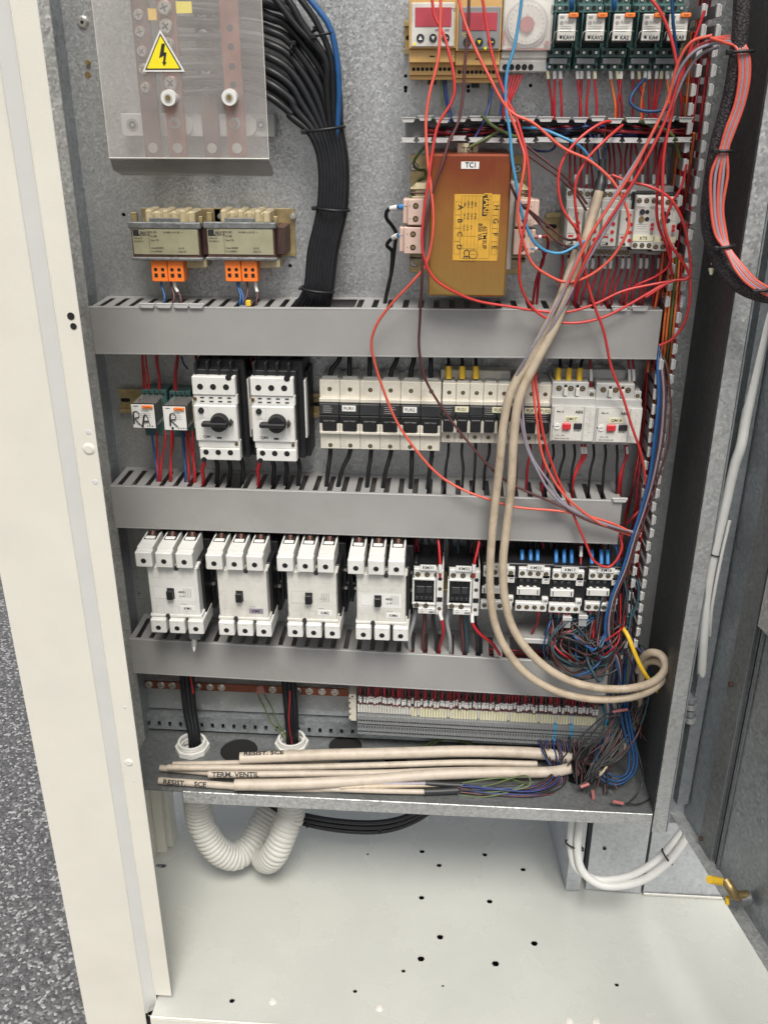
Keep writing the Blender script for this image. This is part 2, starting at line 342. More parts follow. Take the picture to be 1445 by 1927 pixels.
class Dev:
    """a device: measured front rectangle (photo px) lying D mm in front of the plate; u 0..1 left-right, v 0..1 top-bottom, d mm from the plate"""
    def __init__(s, name, label, cat, l, t, r, b, D, group=None, back=0):
        cx, cy = (l + r) / 2, (t + b) / 2
        s.x0, s.x1 = P(l, cy, D).x, P(r, cy, D).x; s.z1, s.z0 = P(cx, t, D).z, P(cx, b, D).z
        s.o = empty(name, ((s.x0 + s.x1) / 2, -back / 1000, s.z0), label, cat, group); s.p = MB()
    def X(s, u): return s.x0 + (s.x1 - s.x0) * u
    def Z(s, v): return s.z1 + (s.z0 - s.z1) * v
    def bx(s, u0, v0, u1, v1, d0, d1, m, bev=.4): s.p.box(s.X(u0), s.X(u1), -d1 / 1000, -d0 / 1000, s.Z(v1), s.Z(v0), m, bev / 1000); return s
    def cy(s, u, v, r, d0, d1, m, n=16, r2=None): s.p.cyl((s.X(u), -d0 / 1000, s.Z(v)), YF, r / 1000, (d1 - d0) / 1000, m, n, None if r2 is None else r2 / 1000); return s
    def hole(s, u, v, r, d, sc=True):
        keep = s.p; s.p = MB()
        s.cy(u, v, r, d - 3, d + .25, GREYP if sc == 2 else MIDG, 16); s.cy(u, v, r * .86, d - 3, d + .4, VOID)
        if sc: s.cy(u, v, r * .62, d - 3, d + .5, BRASS, 12); s.bxz(u, v, r * .5, r * .12, d + .6)
        s.end('terminal_screw'); s.p = keep; return s
    def ring(s, u, v, r, d0, d1, m, name, parent=None):
        keep = s.p; s.p = MB(); s.cy(u, v, r, d0, d1, m); s.end(name, parent); s.p = keep; return s
    def bxz(s, u, v, hw, hh, d, m=None):
        X, Z = s.X(u), s.Z(v); s.p.add([(X - hw / 1000, -d / 1000, Z - hh / 1000 * 2), (X + hw / 1000, -d / 1000, Z), (X + hw / 1000, -d / 1000, Z + hh / 1000 * 2), (X - hw / 1000, -d / 1000, Z)], [(0, 1, 2, 3)], m or VOID); return s
    def rc(s, u0, v0, u1, v1, d, m): s.p.add([(s.X(a), -d / 1000, s.Z(b)) for a, b in ((u0, v1), (u1, v1), (u1, v0), (u0, v0))], [(0, 1, 2, 3)], m); return s
    def fr(s, u0, v0, u1, v1, d, th, m):        # thin rectangular outline, th mm
        tu = th / 1000 / (s.x1 - s.x0); tv = th / 1000 / (s.z1 - s.z0)
        for q in ((u0, v0, u1, v0 + tv), (u0, v1 - tv, u1, v1), (u0, v0 + tv, u0 + tu, v1 - tv), (u1 - tu, v0 + tv, u1, v1 - tv)): s.rc(*q, d, m)
        return s
    def tx(s, body, u, v, h, d, m=None, align='CENTER', bold=.012, sx=1.0, rot=0):
        U = XW if not rot else Vector((math.cos(rot), 0, math.sin(rot))); V = ZW if not rot else Vector((-math.sin(rot), 0, math.cos(rot)))
        s.p.text(body, (s.X(u), -d / 1000, s.Z(v)), U, V, h / 1000, m or INK, align=align, bold=bold, sx=sx); return s
    def end(s, name, parent=None, label=None):
        if not s.p.v: return None
        o = s.p.obj(name, parent or s.o, label); s.p = MB(); return o
def tag_label(d, txt, u0, v0, u1, v1, dd, parent=None, m=None, name='label_strip', h=None, sx=1.0):
    d.bx(u0, v0, u1, v1, dd, dd + .5, m or PAPER, .1); H = (d.z1 - d.z0) * (v1 - v0) * 1000
    d.tx(txt, (u0 + u1) / 2, v1 - (v1 - v0) * .25, h or H * .52, dd + .55, sx=sx); return d.end(name, parent)
# ================================================================ the setting and the cabinet
ZF = -.865; ZT = -.5785; XL = -.395; XR = .4026; TOP = .62
gp = MB(); gp.add([(-90, -60, -.95), (90, -60, -.95), (90, 140, -.95), (-90, 140, -.95)], [(0, 1, 2, 3)], ASPH)
gp.thing('asphalt_ground', None, None, kind='structure', base=(0, 0, 0))
cab = empty('electrical_cabinet', (0, 0, ZF), 'open metal switchgear cabinet with cream front post, galvanised mounting plate and painted floor panel', 'cabinet')
def circ(x, y, r, n=14, a0=0): return [(x + r * math.cos(a0 + 2 * math.pi * i / n), y + r * math.sin(a0 + 2 * math.pi * i / n)) for i in range(n)]
# mounting plate with its drilled holes
ph = []
for (x, y, r) in [(233, 404, 2.6), (275, 199, 2.2), (546, 500, 2.4), (763, 165, 2.4), (763, 171, 2.0), (763, 143, 2), (881, 163, 2), (881, 171, 2.2), (763, 88, 2.6), (533, 199, 2.2), (998, 161, 2.2), (1054, 158, 2.2), (262, 1117, 1.8)]:
    q = P(x, y, 0); ph.append(circ(q.x, q.z, r / 1000, 12))
MB().plate((0, 0, 0), XW, ZW, YF, [(XL, -.5432), (XR, -.5432), (XR, TOP), (XL, TOP)], ph, .002, GALV).obj('mounting_plate', cab)
MB().box(XL - .05, .9, .004, .006, -.545, TOP, VOID).obj('rear_light_block', cab)  # unseen black sheet, added against light leaking in behind the plate
MB().box(XL - .002, XL, -.034, .0, ZT - .03, TOP, GALVB).obj('side_wall', cab, 'narrow gritty galvanised wall left of the mounting plate')
m = MB(); m.box(XL - .04, XL, -.036, -.034, ZT - .05, TOP, GALVL)
m.prism([(XL - .035, ZT - .05), (XL + .001, ZT - .03), (XL + .006, ZT + .004), (XL + .0, ZT - .075), (XL - .02, ZT - .1)], -.0585, -.057, GALVD)
m.obj('side_flange', cab)
MB().box(XR, XR + .002, -.155, .0, ZT - .02, TOP, GALVK).obj('side_wall', cab, 'shade-darkened galvanised wall right of the mounting plate')
# lower back, tray with its holes, lip
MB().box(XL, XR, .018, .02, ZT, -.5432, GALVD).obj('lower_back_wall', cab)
th = []
for (x, y, r) in [(363, 1412, 20), (450, 1412, 30), (548, 1406, 20), (650, 1403, 27), (745, 1440, 22), (1088, 1452, 31)]:
    q = PZ(x, y, ZT); th.append(circ(q.x, q.y, r / 1000, 24))
q = PZ(430, 1402, ZT); th.append(circ(q.x - .028, q.y + .008, .0022, 8))
lx = P(343, 1483, 157).x
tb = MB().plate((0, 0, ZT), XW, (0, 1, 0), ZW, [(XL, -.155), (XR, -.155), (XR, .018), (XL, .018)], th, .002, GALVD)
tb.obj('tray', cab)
MB().box(.3, .94, .296, .298, ZF, ZT - .03, CREAM).obj('rear_light_shield', cab)  # unseen panel, added to keep light from behind off the floor
for (x, y, r) in [(450, 1412, 30), (650, 1403, 27), (745, 1440, 22), (1088, 1452, 31)]:
    q = PZ(x, y, ZT); MB().cyl((q.x, q.y, ZT - .012), (0, 0, 1), r / 1000 * 1.04, .0095, VOID, 24).obj('hole_dark_disc', cab)  # dark discs added under the open holes to stop light showing through
m = MB(); m.box(lx, XR - .001, -.1575, -.1555, ZT - .021, ZT + .001, GALVL, .0006); m.box(lx, XR - .001, -.1555, -.13, ZT - .021, ZT - .0195, GALVL); m.obj('tray_lip', cab)
MB().box(XL, XL + .001, -.155, .018, ZT - .022, ZT - .0025, GALVD).obj('tray_bracket', cab)
# right front post and the channel right of it
m = MB(); m.box(XR + .001, XR + .021, -.1585, -.1565, ZT - .032, TOP, GALVL, .0006); m.box(XR + .022, XR + .024, -.1565, -.128, ZT - .032, TOP, GALVB); m.obj('door_post', cab)
m = MB(); m.box(XR + .024, XR + .062, -.128, -.126, ZT - .04, TOP, GALVB); m.box(XR + .06, XR + .062, -.15, -.128, ZT - .02, TOP, GALVB)
for (x, y) in [(1391, 773), (1303, 1277)]:
    screw(m, P(x, y, 129), .005)
for (x, y) in [(1278, 1421)]:
    q = P(x, y, 128.6); m.cyl(q, YF, .0022, .0003, VOID, 12)
m.obj('hinge_channel', cab)
m = MB()
for k in range(4):
    q = P(1300 - k * .6, 1310 + k * 12.5, 140); m.cyl((q.x, q.y, q.z), (0, 0, -1), .0085, .0085, GALVL if k % 2 else GALVB, 14)
m.obj('hinge', cab)
# cream front post with its recessed gasket channel
XO, Xa, Xb, XI, YP = -.4415, -.3465, -.3305, -.305, -.3
m = MB(); prof = [(XO, YP + .3), (XO, YP), (XO + .001, YP - .001), (Xa - .001, YP - .001), (Xa, YP)]
m.box(XO, Xa, YP, YP + .0015, ZF - .082, TOP, CREAM, .001)
m.box(XO, XO + .0015, YP + .0015, -.06, ZF - .08, TOP, CREAM)
m.add([(Xa, YP, ZF - .02), (Xb, YP + .011, ZF - .02), (Xb, YP + .011, TOP), (Xa, YP, TOP)], [(0, 1, 2, 3)], BEAD)
m.box(Xb, XI, YP + .008, YP + .0095, ZF + .012, TOP, CREAM, .0007)
m.tube([(Xb + .0005, YP + .0085, ZF - .01), (Xb + .0005, YP + .0085, TOP)], .0012, CREAM, 8)
m.tube([(Xa, YP + .0003, ZF - .01), (Xa, YP + .0003, TOP)], .0009, CREAM, 8)
for (x, y, r) in [(134, 595, 4), (139, 614, 3.5)]:
    q = P(x, y, 291.6 + .8); m.cyl(q, YF, r / 1000, .0003, VOID, 14)
m.obj('front_post', cab)
for (x, y, r, hh) in [(168, 845, 7.5, 1), (167, 813, 3.6, 0), (180, 907, 3.6, 0), (235, 1331, 2.2, 0), (243, 1435, 6, 1), (252, 1470, 2.2, 0)]:
    q = P(x, y, 292); mm = MB()
    mm.cyl(q, YF, r / 1000, .0016 if hh else .0005, CREAM if hh else BEAD, 18, r * .6 / 1000)
    mm.obj('rivet' if hh else 'plug', cab)
# bottom compartment: painted floor panel with hexagonal punched holes
fh = []
hexs = [(794, 1602, 6), (912, 1608, 6), (826, 1628, 6), (984, 1636, 6), (793, 1689, 6.2), (921, 1696, 6.4), (828, 1763, 7), (1005, 1775, 7), (792, 1804, 7.2), (932, 1813, 7.5)]
smal = [(692, 1607, 3), (759, 1827, 4), (833, 1855, 2.5), (668, 1865, 4), (1160, 1853, 4), (437, 1883, 5), (474, 1559, 2), (478, 1566, 2)]
for (x, y, r) in hexs:
    q = PZ(x, y, ZF); fh.append(circ(q.x, q.y, r / 1000 * .83, 6, .0))
for (x, y, r) in smal:
    q = PZ(x, y, ZF); fh.append(circ(q.x, q.y, r / 1000 * .83, 12))
q = PZ(303, 1629, ZF); fh.append([(q.x + dx + .006 * math.cos(a), q.y + .005 * math.sin(a)) for a in [i * math.pi / 8 for i in range(16)] for dx in [(.004 if math.cos(a) > 0 else -.004)]])
q = PZ(285, 1900, ZF); fh.append([(q.x + .0035 * math.cos(a), q.y + (.006 if math.sin(a) > 0 else -.006) + .0035 * math.sin(a)) for a in [i * math.pi / 6 + .1 for i in range(12)]])
yf = PZ(275, 1912, ZF).y
MB().plate((0, 0, ZF), XW, (0, 1, 0), ZW, [(Xb + .001, yf), (.95, yf), (.95, .3), (-.43, .3), (-.43, YP + .02), (Xb + .001, YP + .02)], fh, .002, FLOORP).obj('floor_panel', cab)
m = MB(); m.box(Xb, .95, yf - .002, yf, ZF - .08, ZF - .003, CREAM); m.tube([(Xb, yf, ZF - .001), (.95, yf, ZF - .001)], .002, CREAM, 8); m.obj('front_plinth', cab)
m = MB(); m.box(-.43, -.415, .298, .3, -.95, ZF, CREAM); m.box(-.43, .95, .3, .302, -.95, ZF - .002, CREAM); m.obj('rear_plinth', cab)
for (x, y) in [(513, 1885), (714, 1897), (1071, 1922), (1121, 1921)]:
    q = PZ(x, y, ZF); mm = MB(); mm.cyl(q, (0, 0, 1), .006, .0012, WHITEK, 18, .005); mm.cyl(q + Vector((0, 0, .0011)), (0, 0, 1), .003, .001, WHITEK, 14, .002); mm.obj('rivet', cab)
m = MB(); m.box(-.4165, -.415, YP + .002, .016, ZF + .001, ZT - .02, CREAM); m.obj('side_panel', cab, 'cream inner side panel low on the left')
c2 = PZ(328, 1590, ZF).x
m = MB(); m.box(-.415, c2, .016, .05, ZF + .001, ZT - .02, CREAM, .001); m.box(-.4149, -.398, .002, .0155, ZF + .001, ZT - .02, CREAM, .0008); m.obj('corner_post', cab)
# galvanised boxes standing on the floor at the right
def stand(front, back, z1, mt, lab):
    A, B = [PZ(x, y, ZF) for x, y in front]; Cc = [PZ(x, y, ZF) for x, y in back][0]
    dv = (Cc - A); pts = [A, B, B + dv, A + dv]; mb = MB(); n = 4
    vs = [(p.x, p.y, ZF + .002) for p in pts] + [(p.x, p.y, z1) for p in pts]
    mb.add(vs, [(i, (i + 1) % n, n + (i + 1) % n, n + i) for i in range(n)] + [(4, 5, 6, 7)], mt); mb.obj('galvanised_box', cab, lab)
stand([(1064, 1676), (1090, 1677)], [(1027, 1533)], -.62, GALVS, 'narrow galvanised upright with scratched side, leftmost of the three')
stand([(1101, 1675), (1204, 1682)], [(1096, 1640)], -.615, GALVS, 'wide streaked galvanised upright with one drilled hole')
stand([(1209, 1683), (1400, 1692)], [(1205, 1650)], -.6, GALVS, 'dull galvanised upright beside the inner door')
m = MB(); q = PZ(1204, 1682, ZF); yb2 = q.y
q = P(1137, 1597, -yb2 * 1000); m.cyl(q, YF, .0032, .0004, VOID, 14); m.obj('drilled_hole', cab)
m = MB(); a = PZ(1209, 1683, ZF); b = PZ(1400, 1692, ZF); m.box(a.x, b.x, a.y - .0035, a.y - .001, ZF + .001, ZF + .006, WHITEK, .0008); m.obj('sealant_bead', cab)
m = MB(); a = PZ(1090, 1677, ZF); b = PZ(1101, 1675, ZF); m.box(a.x + .001, b.x - .001, a.y + .03, a.y + .032, ZF + .002, -.62, VOID); m.obj('gap_dark_sheet', cab)  # black sheet standing in for the shade in the open gap
# inner door, swung open towards the camera
A = PZ(1282, 1527, -.6); B = PZ(1445, 1785, -.6); A.z = B.z = -.6
DD = (B - A).normalized(); DN = Vector((DD.y, -DD.x, 0)); DN = DN if DN.x < 0 else -DN
def door_s(px, py, off=0):
    r = ray(px, py); o = A + DN * off; t = (o - CAM).dot(DN) / r.dot(DN); p = CAM + r * t; return (p - A).dot(DD), p.z
MD = Matrix(((DD.x, -DN.x, 0, A.x), (DD.y, -DN.y, 0, A.y), (0, 0, 1, 0), (0, 0, 0, 1)))   # local x along the door, local -y towards the inside
door = empty('x', (0, 0, 0), None, None); door.name = 'inner_door'; door.parent = cab
door.location = -Vector(cab.location)
def dbox(mb, s0, s1, o0, o1, z0, z1, mt, bev=0): return mb.box(s0, s1, -o1, -o0, z0, z1, mt, bev, MD)
s = lambda px, off=0: door_s(px, 1300, off)[0]
DZ0 = -.6
m = MB(); dbox(m, -.01, .75, -.002, 0, DZ0, TOP, GALVB); m.obj('door_sheet', door)
m = MB(); dbox(m, -.012, .75, 0, .019, DZ0, DZ0 + .002, GALVL, .0005); m.obj('bottom_flange', door)
s1, s2, s3, s4 = s(1326, .016), s(1368, .004), s(1400, .004), s(1412, .002)
m = MB(); dbox(m, -.012, s1 * .55, .002, .02, DZ0 + .03, TOP, GALVB, .001); m.obj('edge_channel', door)
m = MB(); dbox(m, s2, s3, 0, .006, DZ0 + .0, TOP, GALVD, .001); dbox(m, s3 + .004, s3 + .0055, 0, .0009, DZ0, TOP, VOID); dbox(m, s3 + .012, s3 + .016, 0, .003, DZ0 + .0, TOP, GALVD, .001); m.obj('stiffener', door)
sp_, zp_ = door_s(1424, 1178, .012)
m = MB(); dbox(m, sp_, .75, 0, .012, zp_, TOP, GALVL, .001); m.obj('document_pocket', door)
m = MB()
for (x, y, r) in [(1384, 1287, .0035), (1326, 1332, .004), (1319, 1362, .004), (1327, 1577, .003)]:
    m = MB(); ss, zz = door_s(x, y); c = MD @ Vector((ss, -.0065, zz)); m.cyl(c, DN, r, .003, GALVL if r > .0036 else COPPERD, 12); m.obj('bolt', door)
# latch with yellow grip near the door's lower edge
ss, zz = door_s(1376, 1690, .03)
def L3(x, y, z): return MD @ Vector((ss + x, -.02 - y, zz + z))
m = MB(); m.tube(smooth([L3(-.0, -.012, .0), L3(0, .006, .004), L3(-.002, .012, .014), L3(-.012, .016, .02)]), .0065, BRASS, 10); m.cyl(L3(.0, -.014, -.004), DN, .010, .014, GALVD, 16); m.obj('latch_arm', door)
a = P(1356, 1659, -(L3(-.012, .016, .02).y) * 1000); b = P(1334, 1655, -(L3(-.012, .016, .02).y) * 1000 + 10)
m = MB(); m.tube([a, b], .0052, YEL, 14); m.obj('latch_grip', door)
m = MB(); m.tube([L3(-.006, .012, -.004), L3(-.004, .012, -.014)], .003, YEL, 10); m.obj('yellow_sleeve', door)
# ================================================================ trunking, rails
def arrowslot(u0, u1, v0, v1): return [(u0, v0), (u1, v0), (u1, v1 - .002), ((u0 + u1) / 2 + .001, v1), ((u0 + u1) / 2 - .001, v1), (u0, v1 - .002)]
def duct(name, label, l, t, r, b, D, gaps=(), stop=None, tabs=(), zslope=0, phase=0, cover_r=None):
    cx, cy = (l + r) / 2, (t + b) / 2; x0, x1 = P(l, cy, D).x, P(r, cy, D).x; z1, z0 = P(cx, t, D).z, P(cx, b, D).z
    o = empty(name, ((x0 + x1) / 2, 0, z0), label, 'cable duct', 'covered grey cable ducts'); d = D / 1000; sl = math.tan(zslope)
    sh = lambda mb: [v.__setitem__(2, v.z + (v.x - (x0 + x1) / 2) * sl) for v in mb.v]
    m = MB(); m.box(x0, x1, -d, -d + .0015, z0, z1, DUCT, .0005); m.box(x0, x1, -d - .0005, -d, z0 + .0004, z0 + .0022, DUCT, .0002); m.box(x0, x1, -d + .0015, -d + .007, z0, z0 + .0013, DUCT); m.box(x0, x1, -d + .0015, -d + .004, z1 - .0013, z1, DUCT)
    m.box(x0, x1, -d - .0004, -d, z1 - .0016, z1 - .0004, DUCTL)
    sh(m); m.obj('cover', o)
    holes = []; x = x0 + .008 + phase; ga = [(P(a, t, D - 20).x, P(b2, t, D - 20).x) for a, b2 in gaps]; cut = []
    for (a, b2) in ga: cut.append([(a, .01), (b2, .01), (b2, d - .0035), (a, d - .0035)])
    while x < x1 - .012:
        if not any(a - .009 < x < b2 + .001 for a, b2 in ga): holes.append(arrowslot(x, x + .0075, .012, d - .004))
        x += .0197
    m = MB(); m.plate((0, 0, z1 - .0016), XW, YF, ZW, [(x0, .0005), (x1, .0005), (x1, d - .0017), (x0, d - .0017)], holes + cut, .0012, DUCT); sh(m); m.obj('slotted_wall', o)
    m = MB(); m.plate((0, 0, z0 + .0029), XW, YF, ZW, [(x0, .0005), (x1, .0005), (x1, d - .0017), (x0, d - .0017)], holes, .0012, DUCT); sh(m); m.obj('slotted_wall', o)
    m = MB(); m.box(x0, x1, -.0018, -.0005, z0 + .003, z1 - .003, DUCT); m.box(x0, x0 + .001, -d + .002, -.002, z0 + .003, z1 - .003, DUCT); sh(m); m.obj('back', o)
    for (a, yy) in tabs:
        q = P(a, yy, D); tx = q.x; zz = z1 + (tx - (x0 + x1) / 2) * sl; m = MB()
        m.prism([(tx - .010, zz + .0035), (tx + .010, zz + .0035), (tx + .0075, zz - .0008), (tx - .0075, zz - .0008)], -d - .0035, -d + .001, DUCTL)
        m.box(tx - .0102, tx + .0102, -d - .004, -d + .001, zz + .0035, zz + .0048, DUCTL, .0004); m.obj('slat_hook', o)
    return o
D1 = duct('cable_duct', 'topmost and longest grey cable duct, in front of the big transformer\'s foot', 174, 580, 1241, 672, 75, gaps=[(548, 668)], tabs=[(279, 581), (311, 581), (343, 581), (371, 581), (1165, 577), (1203, 577)], zslope=.009)
D2 = duct('cable_duct', 'middle grey cable duct, between the fuse row and the contactor row', 214, 928, 1168, 1009, 75, gaps=[(428, 458)], tabs=[(1166, 934)], zslope=-.0025)
D3 = duct('cable_duct', 'lowest grey cable duct, under the white contactors and above the copper earth bar', 251, 1226, 1145, 1292, 75, gaps=[(960, 1140)], zslope=-.019)
# red wires lying inside the ducts
def inner(dy, n, l, r, y, lab, mats, grp):
    for i in range(n):
        y0 = y + random.uniform(-22, 22); pp = [(l + (r - l) * k / 6, y0 + random.uniform(-9, 9), random.uniform(12, 58)) for k in range(7)]
        wire(pp, random.choice((1.1, 1.4)), random.choice(mats), lab, group=grp, step=3, n=6)
inner(0, 6, 200, 1200, 622, 'dark red wire lying along the inside of the topmost duct', [REDD], 'wires inside the topmost duct')
inner(0, 9, 230, 1150, 960, 'dark red wire lying along the inside of the middle duct', [REDD], 'wires inside the middle duct')
inner(0, 7, 270, 1130, 1245, 'dark red wire lying along the inside of the lowest duct', [REDD], 'wires inside the lowest duct')
# open slotted ducts: fingers with hooked tips
def open_duct_h():
    D = 75; za = P(1030, 226, D).z; zb = P(1030, 262, D).z; x0 = P(757, 245, D).x; x1 = P(1305, 240, D).x
    o = empty('open_duct', ((x0 + x1) / 2, 0, zb), 'coverless horizontal grey duct overflowing with wires above the big transformer', 'cable duct')
    m = MB(); m.box(x0, x1, -.0018, -.0003, zb, za, DUCT); m.obj('back', o)
    for zz, sg, nm in ((za, 1, 'finger_wall'), (zb, -1, 'finger_wall')):
        m = MB(); m.box(x0, x1, -.014, -.0019, zz - .0007, zz + .0007, DUCT); x = x0; k = 0
        while x + .014 < x1:
            bend = random.uniform(-.002, .002); ext = random.choice((0, 0, 0, -.004))
            m.box(x, x + .0135, -.069 + ext, -.0141, zz - .0007 + bend * .5, zz + .0007 + bend * .5, DUCT)
            c = x + .00675; zf = zz + bend * .6
            m.prism([(c - .0082, zf + .0022), (c + .0082, zf + .0022), (c + .006, zf - .0022), (c - .006, zf - .0022)], -.0755 + ext, -.069 + ext, DUCTL)
            m.box(c - .0085, c + .0085, -.0765 + ext, -.0705 + ext, zf + .0022 * sg - (.0008 if sg < 0 else -.0002), zf + .0022 * sg + (.0002 if sg < 0 else .0012), DUCTL)
            x += .0197
        m.obj(nm, o)
open_duct_h()
def open_duct_v():
    D = 75; xa = P(1262, 500, D).x; xb = P(1291, 500, D).x; z1, z0 = TOP, P(1200, 1245, D).z
    xa = P(1212, 916, D).x
    o = empty('open_duct', ((xa + xb) / 2, 0, z0), 'tall narrow coverless grey duct running down beside the right wall', 'cable duct')
    m = MB(); m.box(xa, xb, -.0018, -.0003, z0, z1, DUCT); m.obj('back', o)
    for xx, sk in ((xa, (P(0, 0, 0).z,)), (xb, ())):
        m = MB(); m.box(xx - .0007, xx + .0007, -.016, -.0019, z0, z1, DUCT); z = z0 + .004
        zc0, zc1 = P(1240, 672, D).z, P(1240, 575, D).z
        while z + .014 < z1:
            if not (xx == xa and zc0 < z + .007 < zc1 + .0):
                b = random.uniform(-.0015, .0015); d2 = random.uniform(-.003, .001) if xx == xa else 0
                m.box(xx - .0007 + b * .5, xx + .0007 + b * .5, -.07 + d2, -.0161, z, z + .0125, DUCT)
                c = z + .00625
                m.box(xx - .0028 + b, xx + .0012 + b, -.076 + d2, -.0702 + d2, c - .0068, c + .0068, DUCTL, .0006)
                m.box(xx + .0013 + b, xx + .0032 + b, -.0752 + d2, -.0722 + d2, c - .0056, c + .0056, DUCTL, .0004)
            z += .0197
        m.obj('finger_wall', o)
open_duct_v()
# mounting rails
def rail(l, r, y, lab, hh=17.5):
    q0, q1 = P(l, y, 7), P(r, y, 7); z = (q0.z + q1.z) / 2
    m = MB(); m.box(q0.x, q1.x, -.0019, -.0003, z - .0125, z + .0125, RAILM)
    for sg in (-1, 1):
        m.box(q0.x, q1.x, -.0075, -.0019, z + sg * .0125 - .0006, z + sg * .0125 + .0006, RAILM); m.box(q0.x, q1.x, -.0086, -.0075, z + sg * .0125 - (.0006 if sg > 0 else .0052), z + sg * .0125 + (.0052 if sg > 0 else .0006), RAILM, .0003)
    x = q0.x + .006
    while x + .012 < q1.x: m.prism([(x + .0045 * math.cos(a) + (.005 if math.cos(a) > 0 else 0), z + .003 * math.sin(a)) for a in [i * math.pi / 6 + .01 for i in range(12)]], -.0022, -.00195, VOID); x += .025
    return m.thing('din_rail', lab, 'mounting rail', base=(q0.x, 0, z))
rail(225, 1200, 765, 'yellowish steel mounting rail behind the relays and fuse holders')
rail(1025, 1220, 428, 'yellowish steel mounting rail behind the red-dotted grey modules')
rail(760, 1290, 70, 'yellowish steel mounting rail behind the thermostats, timer and relays')
rail(780, 1165, 1100, 'yellowish steel mounting rail behind the small contactors')
# lower slotted galvanised rail
xa, xb = P(258, 1360, 15).x, P(1150, 1390, 15).x; za, zb = P(460, 1352, 15).z, P(460, 1378, 15).z
hl = []; x = xa + .018
while x < xb - .02: hl.append([(x, zb + .006), (x + .0052, zb + .006), (x + .0052, zb + .0155), (x, zb + .0155)]); x += .0178
m = MB(); m.plate((0, -.016, 0), XW, ZW, YF, [(xa, zb), (xb, zb), (xb, za), (xa, za)], hl, .0015, GALVB); m.box(xa, xb, -.0145, .003, za - .0014, za, GALVB); m.box(xa, xb, -.0145, .003, zb, zb + .0014, GALVB); m.box(xa, xb, .002, .0035, zb, za, VOID)
m.thing('slotted_rail', 'galvanised slotted rail crossing behind the black cable bundles and terminal strip', 'rail', base=(xa, 0, zb))

